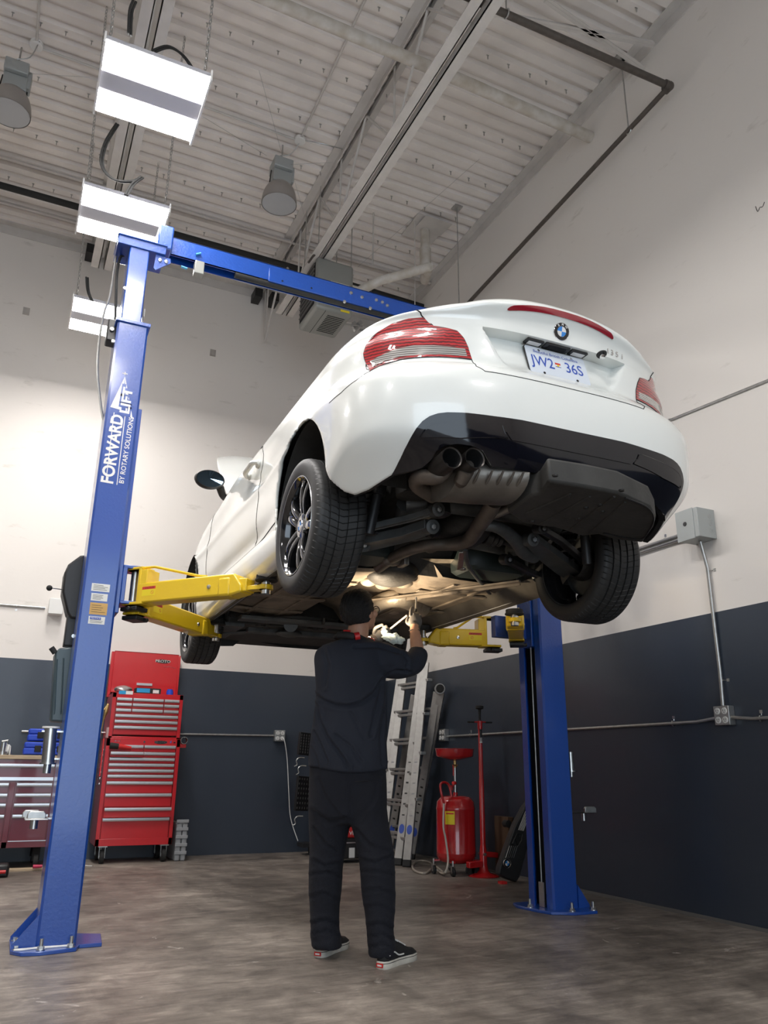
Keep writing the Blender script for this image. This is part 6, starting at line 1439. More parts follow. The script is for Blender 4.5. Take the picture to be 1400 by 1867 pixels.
one(blob((Yp(12, 1370, 8.33)[0], 8.33, zt_+.05), (.03, .02, .05), 5), 'paper_wad', M_label, 'crumpled white paper on the workbench', 'paper')
mb = MB(); p = Yp(18, 1372, 8.3); mb.lathe([(.014, 0), (.016, .02), (.006, .04), (.004, .075), (0, .085)], Matrix.Translation((p[0], 8.3, zt_)), 12); one(mb, 'spray_nozzle', M_zinc, 'tiny upright metal nozzle on the workbench', 'nozzle')
# floor things under the bench
p = Zp(60, 1587, 0); mb = MB(); mb.box((-.4, 8.06, 0), (.62, 8.16, .018)); one(mb, 'wood_plank', M_wood, 'thin pale wooden plank on the floor in front of the workbench', 'plank', bevel=.002)
t = thing('screwdriver', 'pink handled screwdriver lying on the wooden plank', 'screwdriver', (.5, 8.10, .018)); p = Zp(70, 1581, .03); mb = MB(); mb.cyl((p[0]-.045, p[1], .036), (p[0]+.03, p[1], .036), .016, .013, 10); mb.build('handle', mat('pink plastic', (.55, .03, .09), .4), t); mb = MB(); mb.cyl((p[0]+.03, p[1], .036), (p[0]+.09, p[1]-.02, .03), .004, n=8); mb.build('shank', M_zinc, t)
t = thing('power_tool', 'black and red cordless tool on the floor cut by the left edge', 'power tool', (.2, 7.6, 0)); p = Zp(6, 1600, 0); mb = MB(); mb.box((p[0]-.12, p[1]-.02, 0), (p[0]+.035, p[1]+.14, .10)); mb.build('battery_body', M_black, t, bevel=.02); mb = MB(); mb.cyl((p[0]-.06, p[1]-.03, .045), (p[0]+.01, p[1]-.03, .045), .014, n=12); mb.build('grip', M_redp, t)
mb = MB(); p = Zp(157, 1579, .004); mb.tube([(p[0]-.03, p[1], .005), (p[0], p[1]+.02, .006), (p[0]+.02, p[1]-.01, .005), (p[0]+.05, p[1]-.01, .005)], .006, 6, sub=4, flat=.6); one(mb, 'paper_scrap', M_label, 'tiny white scrap on the floor by the tool chest wheel', 'scrap')
# ================================================================ PERFORATED STANDS beside the mechanic
t = thing('perforated_stand', 'black stand with two perforated metal plates and hooks left of the mechanic', 'stand', (3.08, 8.45, 0))
def hook(par, u, v):
    p = Yp(u, v, 8.38); mb = MB(); mb.tube([(p[0]+.06, 8.38, p[2]+.02), (p[0], 8.38, p[2]+.02), (p[0]-.03, 8.38, p[2]-.01), (p[0]-.02, 8.38, p[2]-.05), (p[0]-.05, 8.38, p[2]-.07)], .010, 8, sub=3, flat=.6); mb.build('hook', M_zinc, par)
for (u0, v0, u1, v1, nr, nc) in ((543, 1334, 562, 1376, 7, 5), (538, 1414, 560, 1478, 7, 5)):
    a, b = Yp(u0, v0, 8.40), Yp(u1, v1, 8.40); w_ = .20; mb = MB(); M = Matrix.Translation((a[0]+.02, 8.40, b[2])) @ Matrix.Rotation(.06, 4, 'Y') @ Matrix.Rotation(.5, 4, 'Z'); h_ = a[2]-b[2]
    mb.T = M; mb.box((0, 0, 0), (w_, .03, h_)); mb.T = None; pl_ = mb.build('perforated_plate', M_black, t, bevel=.004)
    mb = MB(); mb.T = M
    for i in range(nr):
        for j in range(nc): mb.lathe([(.0075, 0), (0, .0005)], Matrix.Translation((.02+j*(w_-.04)/(nc-1), -.001, .03+i*(h_-.06)/(nr-1))) @ Matrix.Rotation(pi/2, 4, 'X') @ Matrix.Diagonal((1, 1.7, 1, 1)), 10, cap=False)
    mb.build('plate_holes', M_galv, t)
hook(t, 545, 1385); hook(t, 542, 1492); hook(t, 548, 1400)
mb = MB(); mb.beam((3.22, 8.5, .1), (3.22, 8.5, 1.3), .04, .04); mb.box((3.05, 8.42, .08), (3.4, 8.62, .12)); mb.build('upright', M_black, t)
mb = MB(); p = Zp(561, 1558, 0); mb.cyl((p[0]-.015, 8.45, .05), (p[0]+.015, 8.45, .05), .05, n=20); mb.build('caster_wheel', M_rub, t)
# red and black charger cart between the legs
t = thing('battery_charger', 'red and black wheeled charger seen between the mechanic\'s legs', 'charger', (3.2, 7.6, 0)); Yb = 7.65
a, b = Yp(625, 1502, Yb), Yp(660, 1527, Yb); mb = MB(); mb.box((a[0]-.06, Yb, b[2]), (a[0]+.30, Yb+.3, a[2]+.10)); mb.build('red_top', M_redp, t, bevel=.015)
mb = MB(); mb.box((a[0]-.05, Yb+.01, .04), (a[0]+.28, Yb+.28, b[2])); mb.build('black_body', M_black, t, bevel=.012)
mb = MB(); p, q = Yp(637, 1546, Yb), Yp(647, 1564, Yb); mb.box((p[0], Yb+.008, q[2]), (q[0], Yb+.0095, p[2])); mb.build('paper_label', M_label, t)
mb = MB(); p = Yp(643, 1519, Yb); textmb(mb, 'VIP', .05, plane_frame((p[0], Yb-.001, p[2]), (1, 0, 0), (0, 0, 1)), sx=1.1, bold=.02); mb.build('logo_lettering', M_label, t)
mb = MB(); mb.box((a[0]-.04, Yb+.005, b[2]-.05), (a[0]+.25, Yb+.01, b[2]-.04)); mb.build('trim_strip', M_alu, t)
# ================================================================ LADDERS
def ladder(label, rails, rungs, w=.078, d=.030, feet=True, hinge=None, outer=None):
    """rails: list of (foot, top); rungs: list of (railA, railB, t)"""
    t = thing('folding_ladder', label, 'ladder', tuple(rails[0][0]), 0, 'folding aluminium ladders')
    up = None
    for i, (f, tp) in enumerate(rails):
        f = Vector(f); tp = Vector(tp); ax = (tp-f).normalized(); acc = Vector(outer[i]) if outer else Vector((0, 1, 0))
        acc = (acc-ax*acc.dot(ax)).normalized(); dp = ax.cross(acc)
        M = Matrix(((acc.x, dp.x, ax.x, f.x), (acc.y, dp.y, ax.y, f.y), (acc.z, dp.z, ax.z, f.z), (0, 0, 0, 1)))
        L = (tp-f).length; mb = MB(); mb.T = M
        # channel section rail
        mb.prism([(-d/2, -w/2), (d/2, -w/2), (d/2, -w/2+.006), (-d/2+.005, -w/2+.006), (-d/2+.005, w/2-.006), (d/2, w/2-.006), (d/2, w/2), (-d/2, w/2)], I4(), L-.04, .04); mb.T = None
        r = mb.build('rail', M_ladder, t, bevel=.002)
        mb = MB(); mb.T = M; mb.prism([(-d/2-.003, -w/2-.003), (d/2+.003, -w/2-.003), (d/2+.003, w/2+.003), (-d/2-.003, w/2+.003)], I4(), .065, -.0); mb.T = None; mb.build('rubber_foot', M_rub, t, bevel=.008)
        mb = MB(); mb.T = M; rnd = random.Random(i+3)
        for k in range(6): z = L*(.22+.05*k); mb.box((-d/2-.0012, -w*.18, z), (-d/2-.0004, w*.18, z+rnd.uniform(.008, .022)))
        mb.T = None; mb.build('rail_sticker', M_ink if i % 2 == 0 else mat('grey print', (.25, .25, .26), .6), t)
        mb = MB(); mb.T = M; mb.lathe([(.028, 0), (0, .0005)], Matrix(((0, 0, -1, -d/2-.0008), (1, 0, 0, 0), (0, 1.6, 0, L*.16), (0, 0, 0, 1))), 18, cap=False); mb.T = None; lg = mb.build('oval_logo', M_inkb, t)
    for a, b, q in rungs:
        A = Vector(rails[a][0]).lerp(Vector(rails[a][1]), q); B_ = Vector(rails[b][0]).lerp(Vector(rails[b][1]), q)
        mb = MB(); mb.beam(A, B_, .038, .026); mb.build('rung', M_ladder, t, bevel=.004)
    return t
RA0, RA1 = Zp(725, 1578, 0), Xp(770, 1208, 4.08)
RB0, RB1 = Zp(741, 1581, 0), Xp(776, 1208, 4.10)
off = Vector((-.05, .46, 0))
A0, A1 = Vector(RA0), Vector(RA1); Bb, Bt = Vector(RB0), Vector(RB1)
ldA = ladder('taller folding aluminium ladder leaning on the right wall behind the mechanic', [(A0, A1), (Bb, Bt), (A0+off, A1+off*.9), (Bb+off, Bt+off*.9)], [(0, 2, q) for q in (.14, .29, .44, .59, .74, .89)]+[(1, 3, q) for q in (.12, .27, .42, .57, .72, .87)], outer=[(.75, .65, 0)]*4)
lb0, lb1 = Vector(Zp(769, 1566, 0)), Vector(Xp(797, 1262, 4.10)); lc0, lc1 = Vector(Zp(778, 1562, 0)), Vector(Xp(804, 1262, 4.12)); off2 = Vector((-.04, .44, 0))
lb0.x = min(lb0.x, 3.98); lc0.x = min(lc0.x, 4.06)
ldB = ladder('shorter folding aluminium ladder with a round black hinge knob, right of the taller one', [(lb0, lb1), (lc0, lc1), (lb0+off2, lb1+off2), (lc0+off2, lc1+off2)], [(0, 2, q) for q in (.18, .36, .54, .72, .9)], outer=[(.75, .65, 0)]*4)
mb = MB(); hc = (lb1+lc1)/2+Vector((-.01, -.03, .03)); mb.cyl(hc, hc+Vector((-.015, -.03, 0)), .055, n=24); mb.build('hinge_plate', M_ladder, ldB); mb = MB(); mb.cyl(hc+Vector((-.012, -.03, 0)), hc+Vector((-.03, -.065, 0)), .042, n=12); mb.build('hinge_knob', M_rub, ldB, bevel=.004)
for i_, q in enumerate((.30, .52, .72, .9)):
    P_ = Bb.lerp(Bt, q); mb = MB(); mb.obox(Matrix.Translation(P_+Vector((.035, -.045, 0))), (.06, .05, .03)); mb.build('rung_lock', M_zinc, ldA, bevel=.004)
# ================================================================ OIL DRAIN
OC = Vector((3.84, 6.60, 0)); od = thing('oil_drain', 'red wheeled oil drain tank with a funnel bowl on a pole', 'oil drain', tuple(OC))
zt2 = float(Yp(832, 1452, 6.45)[2])
def OT(z): return Matrix.Translation(OC+Vector((0, 0, z)))
R_o = .175
mb = MB(); mb.lathe([(0, .085), (.11, .09), (R_o-.02, .11), (R_o, .15), (R_o, .17), (R_o+.002, .175), (R_o, .18), (R_o, zt2-.12), (R_o+.003, zt2-.11), (R_o, zt2-.10), (R_o-.006, zt2-.05), (R_o-.04, zt2-.01), (R_o-.09, zt2), (0, zt2+.004)], OT(0), 40, cap=False); mb.build('tank', M_redtank, od, sharp=60)
mb = MB(); mb.cyl(OC+Vector((0, 0, zt2)), OC+Vector((0, 0, zt2+.03)), .02, n=14); pz_ = float(Yp(832, 1385, 6.55)[2]); mb.build('pole_socket', M_redtank, od)
mb = MB(); mb.cyl(OC+Vector((0, 0, zt2+.02)), OC+Vector((0, 0, pz_-.06)), .011, n=12); mb.build('pole', M_zinc, od)
mb = MB(); mb.cyl(OC+Vector((0, 0, pz_-.07)), OC+Vector((0, 0, pz_-.01)), .014, n=12); mb.cyl(OC+Vector((-.03, -.01, pz_-.05)), OC+Vector((.02, -.01, pz_-.05)), .009, n=10); mb.build('valve', M_brass, od)
mb = MB(); mb.tube([OC+Vector((-.03, -.02, pz_-.05)), OC+Vector((-.035, -.03, pz_-.10)), OC+Vector((-.035, -.03, pz_-.14))], .005, 6); mb.build('valve_lever', M_redp, od)
zf = float(Yp(830, 1366, 6.5)[2]); mb = MB(); mb.lathe([(.015, pz_-.01), (.06, pz_+.0), (.165, zf-.065), (.172, zf-.055), (.178, zf), (.186, zf+.003), (.184, zf+.006), (.174, zf), (.166, zf-.055), (.05, pz_+.01), (0, pz_+.005)], OT(0), 44, cap=False); mb.build('funnel_bowl', M_redtank, od, sharp=50)
mb = MB(); q = OC+Vector((-.15, -.09, zt2-.04)); mb.tube([q+Vector((-.02, 0, -.02)), q+Vector((-.045, -.0, .06)), q+Vector((-.05, .01, .13)), q+Vector((-.02, .02, .155)), q+Vector((.03, .03, .15)), q+Vector((.055, .03, .12)), q+Vector((.07, .02, .04)), q+Vector((.075, .01, -.03))], .011, 10, sub=4); mb.build('handle', M_redtank, od)
mb = MB(); c = OC+Vector((-.06, -.03, zt2+.05)); mb.cyl(c, c+Vector((0, 0, .03)), .015, n=10); mb.tube([c+Vector((-.03, 0, .035)), c+Vector((.03, 0, .035))], .006, 6); mb.cyl(OC+Vector((-.02, -.03, zt2+.11)), OC+Vector((-.05, -.05, zt2+.11)), .016, n=12); mb.build('relief_valve', M_redp, od)
Ms = frame(OC+Vector((cos(-2.3)*R_o*1.004, sin(-2.3)*R_o*1.004, zt2-.17)), (cos(-2.3), sin(-2.3), 0)); mb = MB(); mb.lathe([(R_o*1.006, zt2-.235), (R_o*1.006, zt2-.125)], OT(0), 8, a0=-2.65, a1=-2.15, cap=False); ys = mb.build('yellow_label', M_yelst, od)
mb = MB(); mb.lathe([(R_o*1.009, zt2-.15), (R_o*1.009, zt2-.138)], OT(0), 8, a0=-2.6, a1=-2.2, cap=False); mb.build('label_band', M_inkr, ys)
for a in (-2.25, -.45, 1.3, 2.8):
    c = OC+Vector((cos(a)*(R_o+.03), sin(a)*(R_o+.03), 0)); mb = MB(); mb.cyl(c+Vector((-.012, 0, .035)), c+Vector((.012, 0, .035)), .035, n=20); mb.build('caster_wheel', M_rub, od, bevel=.004); mb = MB(); mb.cyl(c+Vector((-.015, 0, .035)), c+Vector((.015, 0, .035)), .013, n=12); mb.box((c.x-.018, c.y-.012, .035), (c.x-.014, c.y+.012, .085)); mb.box((c.x+.014, c.y-.012, .035), (c.x+.018, c.y+.012, .085)); mb.cyl(c+Vector((0, 0, .08)), c+Vector((0, 0, .125)), .010, n=10); mb.build('caster_fork', M_zinc, od)
    mb = MB(); mb.beam(OC+Vector((cos(a)*.12, sin(a)*.12, .115)), c+Vector((0, 0, .112)), .04, .012); mb.build('leg_bracket', M_redtank, od)
mb = MB(); hz = [OC+Vector((-.172, -.09, zt2-.05)), OC+Vector((-.185, -.10, zt2-.25)), OC+Vector((-.17, -.11, .30)), OC+Vector((-.16, -.13, .12)), OC+Vector((-.22, -.16, .03))]
hz += [Vector(Zp(u, v, .012)) for u, v in ((790, 1583), (775, 1592), (757, 1588), (752, 1578), (762, 1570), (780, 1571), (795, 1580), (808, 1590))]
mb.tube(hz, .009, 8, sub=5); mb.build('drain_hose', M_hose, od)
# ================================================================ UNDERHOIST STAND
SC = Vector(Zp(882, 1598, 0)); st = thing('support_stand', 'tall red screw-top support stand with a T handle', 'support stand', tuple(SC))
def Sz(v): return float(Yp(882, v, SC.y)[2])
zt3 = Sz(1287)
mb = MB(); mb.lathe([(0, 0), (.135, 0), (.138, .008), (.12, .016), (.06, .03), (.04, .05), (.035, .09)], Matrix.Translation(SC), 36, cap=False); mb.build('base', M_redtank, st, sharp=60)
mb = MB(); mb.lathe([(.034, .05), (.032, .2), (.024, .26), (.023, Sz(1422)), (.020, Sz(1420)), (.018, Sz(1330)), (.022, Sz(1330)), (.024, Sz(1315)), (.0, Sz(1314))], Matrix.Translation(SC), 24, cap=False); mb.build('pole', M_redtank, st, sharp=40)
mb = MB(); mb.cyl(SC+Vector((0, 0, Sz(1316))), SC+Vector((0, 0, Sz(1300))), .011, n=14); mb.build('screw', M_rub, st)
mb = MB(); mb.lathe([(.012, Sz(1302)), (.014, Sz(1294)), (.03, Sz(1293)), (.038, Sz(1292)), (.038, zt3-.004), (.033, zt3), (0, zt3)], Matrix.Translation(SC), 14, cap=False); mb.build('saddle', M_rub, st)
mb = MB(); zz_ = Sz(1317); mb.cyl(SC+Vector((-.06, .0, zz_)), SC+Vector((.06, 0, zz_+.003)), .006, n=8); hb = mb.build('handle_bar', M_redtank, st)
for sx in (-1, 1): mb = MB(); mb.cyl(SC+Vector((sx*.06, 0, zz_)), SC+Vector((sx*.13, 0, zz_+.002*sx)), .008, n=10); mb.build('handle_grip', M_rub, st)
mb = MB(); mb.lathe([(.0195, Sz(1352)), (.0195, Sz(1328))], Matrix.Translation(SC), 10, a0=-2.4, a1=-1.0, cap=False); mb.build('label', M_ink, st); mb = MB(); mb.lathe([(.0195, Sz(1355)), (.0195, Sz(1345))], Matrix.Translation(SC), 10, a0=-2.4, a1=-1.0, cap=False); mb.build('label', M_label, st)
mb = MB(); mb.obox(Matrix.Translation(SC+Vector((.09, .02, .17))) @ Matrix.Rotation(.1, 4, 'Y'), (.14, .03, .045)); mb.obox(Matrix.Translation(SC+Vector((-.09, .0, .10))) @ Matrix.Rotation(-.05, 4, 'Y'), (.14, .06, .05)); mb.build('foot_pedal', M_redtank, st, bevel=.006)
mb = MB(); mb.cyl(SC+Vector((-.01, -.05, .18)), SC+Vector((-.01, .05, .18)), .012, n=12); mb.build('pedal_pin', M_zinc, st)
for dx in (-.11, -.06): mb = MB(); c = SC+Vector((dx, .045, .05)); mb.cyl(c+Vector((0, -.012, 0)), c+Vector((0, .012, 0)), .04, n=18); mb.build('wheel', M_rub, st)
# ================================================================ ENGINE COVER leaning behind the right post
Yc = 5.95; M = Matrix(((1, 0, 0, 0), (0, 0, 1, Yc), (0, 1, 0, 0), (0, 0, 0, 1)))
P_ = [Yp(u, v, Yc) for u, v in ((966, 1467), (957, 1478), (940, 1510), (922, 1560), (912, 1588), (910, 1602), (924, 1610), (942, 1616), (948, 1606), (960, 1560), (975, 1530), (980, 1475))]
zmin = min(p[2] for p in P_)
ec = thing('engine_cover', 'black plastic engine cover with louvres leaning behind the right lift post', 'engine cover', (float(P_[5][0])+.05, Yc, 0))
mb = MB(); mb.prism([(p[0], p[2]-zmin) for p in P_], M, .07); mb.build('cover_shell', M_black, ec, bevel=.01)
def cpt(u, v): p = Yp(u, v, Yc-.004); return Vector((p[0], Yc-.006, p[2]-zmin))
for k in range(5):
    o = k*2.2; mb = MB(); mb.tube([cpt(945+o, 1520+o*.2), cpt(958+o*.9, 1486+o*.3)], .0028, 5); mb.build('louvre', M_galv, ec); mb = MB(); mb.tube([cpt(922+o*1.6, 1571), cpt(929+o*1.6, 1549)], .0028, 5); mb.build('louvre', M_galv, ec)
mb = MB(); mb.tube([cpt(943, 1552), cpt(934, 1545), cpt(942, 1526), cpt(952, 1527), cpt(950, 1540)], .005, 6, closed=True); mb.build('recess_rim', M_black, ec); mb = MB(); c = cpt(944, 1538); mb.obox(Matrix.Translation(c+Vector((0, .004, 0))) @ Matrix.Rotation(-.45, 4, 'Y'), (.05, .006, .075)); mb.build('recess', M_dark, ec)
badge(cpt(924, 1581)+Vector((0, 0, 0)), (0, -1, .0), .036, ec, letters=False, world=True)
mb = MB(); p = Zp(948, 1590, 0); a, b = Yp(926, 1490, 6.2), Yp(944, 1528, 6.2); mb.box((a[0], 6.2, 0), (min(4.19, a[0]+.18), 6.42, a[2])); one(mb, 'cardboard_carton', mat('brown card', (.10, .055, .03), .8), 'brown carton standing in the shadow behind the engine cover', 'box')
mb = MB(); p = Yp(925, 1502, 6.15); mb.cyl((p[0], 6.13, p[2]), (p[0], 6.19, p[2]), .03, n=18); one(mb, 'black_knob', M_rub, 'round black knob end in front of the brown carton', 'knob')
mb = MB(); p = Zp(915, 1609, .01); mb.box((p[0]-.02, p[1]-.03, 0), (p[0]+.03, p[1]+.03, .02)); one(mb, 'red_wedge', M_redp, 'small red piece on the floor under the engine cover', 'wedge')
# adapters hanging on the far side of the right post
x_, z_ = 3.755, .925; t = thing('lift_height_adapter', 'small steel cylinder adapter hung on the right lift post', 'lift adapter', (x_, 4.80, .83))
mb = MB(); mb.cyl((x_, 4.8, .88), (x_, 4.8, 1.01), .022, n=20); mb.cyl((x_, 4.8, .84), (x_, 4.8, .88), .013, n=16); mb.cyl((x_, 4.8, .875), (x_, 4.8, .883), .035, n=20); mb.build('sleeve', M_zinc, t)
t = thing('lift_pad_adapter', 'small galvanised cradle adapter hung low on the right lift post', 'lift adapter', (3.84, 4.80, .55))
mb = MB(); mb.prism([(-.05, 0), (.05, 0), (.05, .03), (.035, .042), (-.04, .042), (-.05, .03)], Matrix(((1, 0, 0, 3.86), (0, 0, 1, 4.74), (0, 1, 0, .60), (0, 0, 0, 1))), .02); mb.build('cradle_lug', M_galv, t, bevel=.004)
mb = MB(); mb.cyl((3.84, 4.8, .545), (3.84, 4.8, .60), .014, n=14); mb.build('spigot', M_zinc, t)
mb = MB(); mb.box((RX1, 4.78, .595), (3.92, 4.83, .603)); mb.box((RX1, 4.78, .875), (3.79, 4.82, .882)); mb.build('storage_bracket', M_black, rcx)
# ================================================================ MECHANIC
PX0, PY0 = 1.70, 3.95
dv = Vector((.395, .918, 0)).normalized(); rv = Vector((dv.y, -dv.x, 0)); uz = Vector((0, 0, 1))
def Wd(u, v, d=0.):
    P = onp(u, v, tuple(dv), dv.x*PX0+dv.y*PY0+d); return V3(P)
def mpp(P): return (Vector(P)-Vector(CP)).dot(V3(Fv))/FPX      # metres per pixel at a point
person = thing('person', 'mechanic in navy shirt and black trousers, seen from behind, arms raised under the car', 'person', (PX0, PY0, 0))
def remesh(o, vox, smooth=4, fac=.5):
    m = o.modifiers.new('remesh', 'REMESH'); m.mode = 'VOXEL'; m.voxel_size = vox; m.use_smooth_shade = True
    if smooth: s = o.modifiers.new('smooth', 'SMOOTH'); s.iterations = smooth; s.factor = fac
    return o
def bake(o):       # turn modifiers into plain mesh
    bpy.context.view_layer.update(); dg = bpy.context.evaluated_depsgraph_get()
    me = bpy.data.meshes.new_from_object(o.evaluated_get(dg)); me.name = o.name; o.modifiers.clear(); o.data = me
    me.polygons.foreach_set('use_smooth', [True]*len(me.polygons)); return o
def ringloft(mb, rings, n=40, wob=None):
    """rings: (centre Vector, axis a (half width vec), axis b (half depth vec))"""
    R = []
    for k, (c, a, b) in enumerate(rings):
        row = []
        for i in range(n):
            t = 2*pi*i/n; w = 1+(wob(k/(len(rings)-1), t) if wob else 0); row.append(c+(a*cos(t)+b*sin(t))*w)
        R.append(row)
    mb.loft(R)
def densr(keys, m=5):
    out = []
    for i in range((len(keys)-1)*m+1):
        out.append(crom(keys, i/m))
    return out
def vrings(keys, m=5):   # keys: u centre, v, half width px, depth offset, depth radius (m)
    out = []
    for u, v, hw, d, dr in densr(keys, m):
        c = Wd(u, v, d); s = mpp(c); out.append((c, rv*hw*s, dv*dr))
    return out
# ---- trousers
def legwob(seed, hem):
    rnd = random.Random(seed); ph = [rnd.uniform(0, 6) for _ in range(8)]
    def f(q, t):
        a = .018*sin(9*q+2*t+ph[0])+.012*sin(17*q-3*t+ph[1])+.010*sin(5*t+ph[2]+6*q)
        a += .030*math.exp(-((q-.60)/.05)**2)*sin(2*t+14*q+ph[3])           # knee folds
        a += (.045*math.exp(-((q-.90)/.07)**2))*sin(60*q+2*t+ph[4])*hem     # stacked hem
        return a
    return f
mb = MB()
ringloft(mb, vrings([(634, 1376, 66, -.02, .115), (634, 1400, 69, -.02, .125), (634, 1440, 71, -.02, .135), (634, 1480, 71, -.02, .13), (636, 1500, 60, -.02, .10)]), wob=lambda q, t: .01*sin(6*t+5*q))
ringloft(mb, vrings([(600, 1420, 34, .0, .10), (600, 1460, 37, .0, .118), (601, 1500, 38, .01, .115), (598, 1540, 34, .02, .105), (594, 1580, 31.5, .03, .098), (593, 1620, 30, .035, .092), (592, 1655, 27, .045, .086), (592, 1690, 26, .05, .084), (594, 1712, 28, .055, .088), (596, 1727, 28, .055, .09)], 6), wob=legwob(4, 1.))
ringloft(mb, vrings([(666, 1420, 36, -.04, .10), (669, 1460, 36, -.05, .118), (674, 1500, 35, -.06, .115), (682, 1540, 34, -.07, .105), (688, 1580, 32, -.085, .098), (690, 1620, 30.5, -.095, .092), (692, 1660, 27.5, -.10, .086), (693, 1695, 25, -.105, .084), (696, 1722, 26, -.11, .088), (697, 1742, 26, -.11, .09)], 6), wob=legwob(9, 1.))
tro = remesh(mb.build('trousers', M_trous, person), .011, 3); bake(tro)
# back pocket welt lines
mb = MB(); mb.tube([Wd(647, 1425, -.155), Wd(668, 1424, -.150), Wd(688, 1426, -.12)], .0018, 5); mb.build('pocket_welt', M_ink, person)
# ---- shirt: body, right sleeve, left sleeve
def wobS(q, t):
    a = .010*sin(4*t+7*q)+.008*sin(7*t-5*q)
    back = max(0, -sin(t))
    a += back*(.022*math.exp(-((q-.42-.10*cos(t)**2)/.03)**2)-.018*math.exp(-((q-.50-.10*cos(t)**2)/.03)**2))   # seat of the yoke fold
    a += back*.016*sin(10*cos(t)+16*q)*smooth01(.55, .85, q)
    return a
mb = MB()
ringloft(mb, vrings([(650, 1163, 20, .0, .065), (647, 1168, 30, .0, .085), (644, 1176, 50, -.005, .10), (642, 1186, 63, -.01, .115), (640, 1200, 66.5, -.015, .128), (639, 1225, 65, -.02, .135), (639, 1260, 63.5, -.02, .135), (638, 1300, 65.5, -.02, .135), (635, 1350, 70, -.02, .14), (634, 1385, 72, -.02, .145), (634, 1399, 72, -.02, .145)], 6), wob=wobS)
def armrings(P, R, m=5, wob=None, n=28, flat=1.):
    K = [tuple(p)+(r,) for p, r in zip(P, R)]; D = densr(K, m); out = []
    for i, q in enumerate(D):
        a = Vector(D[max(i-1, 0)][:3]); b = Vector(D[min(i+1, len(D)-1)][:3]); t = (b-a).normalized(); x = t.cross(dv).normalized(); y = t.cross(x)
        out.append((Vector(q[:3]), x*q[3], y*q[3]*flat))
    return out
S_sh, S_el, S_wr = Wd(698, 1199, .0), Wd(752, 1213, .10), Wd(756, 1150, .20)
ringloft(mb, armrings([Wd(668, 1196, -.01), Wd(700, 1203, .0), Wd(728, 1211, .04), Wd(748, 1211, .08), Wd(759, 1200, .11), Wd(763, 1190, .135)], [.080, .094, .078, .068, .060, .054]), wob=lambda q, t: .03*sin(3*t+14*q)+.02*sin(20*q))
ringloft(mb, armrings([Wd(608, 1200, -.0), Wd(600, 1205, .10), Wd(612, 1212, .20), Wd(628, 1208, .26)], [.085, .082, .068, .062]), wob=lambda q, t: .03*sin(3*t+14*q))
sh = remesh(mb.build('shirt', M_shirt, person), .0085, 3); bake(sh)
# curved hem: lengthen the tail
for v in sh.data.vertices:
    p = MW[person.name] @ v.co
    if p.z < .92:
        x = (p-Vector((PX0, PY0, 0))).dot(rv)/.2; v.co.z -= .030*(1-min(1, x*x))*smooth01(.0, 1., (.92-p.z)/.04) if True else 0
mb = MB(); mb.tube([Wd(648+22*cos(a), 1166-5*sin(a), .0+.075*sin(a)) for a in [2*pi*i/24 for i in range(24)]], .012, 8, closed=True); mb.build('collar', M_shirt, person)
def folds(o, F, push=1.):
    """press cloth folds into the mesh along polylines: (points px, width m, depth m)"""
    me = o.data; Mw = MW[person.name]; n = len(me.vertices)
    co = np.empty(n*3); me.vertices.foreach_get('co', co); co = co.reshape(-1, 3)
    no = np.array([v.normal[:] for v in me.vertices]); W_ = co+np.array(Mw.translation)
    uv = proj(W_); facing = np.clip(-(no@np.array(dv)), 0, 1)**.5; add = np.zeros(n); scale = 350.
    for pts, w, dpt in F:
        m = np.full(n, 1e9); sg = np.zeros(n)
        for a, b in zip(pts[:-1], pts[1:]):
            a = np.array(a, float); b = np.array(b, float); ab = b-a; t = np.clip(((uv-a)@ab)/(ab@ab), 0, 1); q = a+t[:, None]*ab; e = np.hypot(*(uv-q).T)
            cr_ = ab[0]*(uv[:, 1]-a[1])-ab[1]*(uv[:, 0]-a[0]); up_ = e < m; m = np.where(up_, e, m); sg = np.where(up_, np.sign(cr_), sg)
        x = m/scale/w
        add += facing*dpt*(-np.exp(-x**2)+.8*np.exp(-((x-1.5)/.9)**2)*(sg < 0)+.3*np.exp(-((x-1.4)/.9)**2)*(sg > 0))
    co += no*add[:, None]*push*1.5; me.vertices.foreach_set('co', co.ravel()); me.update()
folds(sh, [([(576, 1268), (592, 1279), (612, 1286), (635, 1288), (660, 1281), (682, 1264), (697, 1240)], .012, .011), ([(577, 1285), (583, 1315), (597, 1345), (618, 1372), (635, 1398)], .010, .010),
    ([(573, 1335), (584, 1358), (596, 1388)], .009, .008), ([(612, 1340), (640, 1362), (660, 1392)], .009, .007), ([(697, 1250), (688, 1290), (676, 1340)], .012, .008), ([(648, 1180), (690, 1178), (728, 1190)], .010, .007),
    ([(700, 1232), (722, 1222), (748, 1225)], .008, .008), ([(735, 1192), (744, 1206), (740, 1224)], .008, .008), ([(590, 1185), (598, 1215), (592, 1250)], .012, .006), ([(566, 1362), (576, 1380), (580, 1400)], .008, .006), ([(700, 1300), (694, 1345), (698, 1390)], .010, .007), ([(640, 1300), (655, 1330), (662, 1345)], .009, .005)])
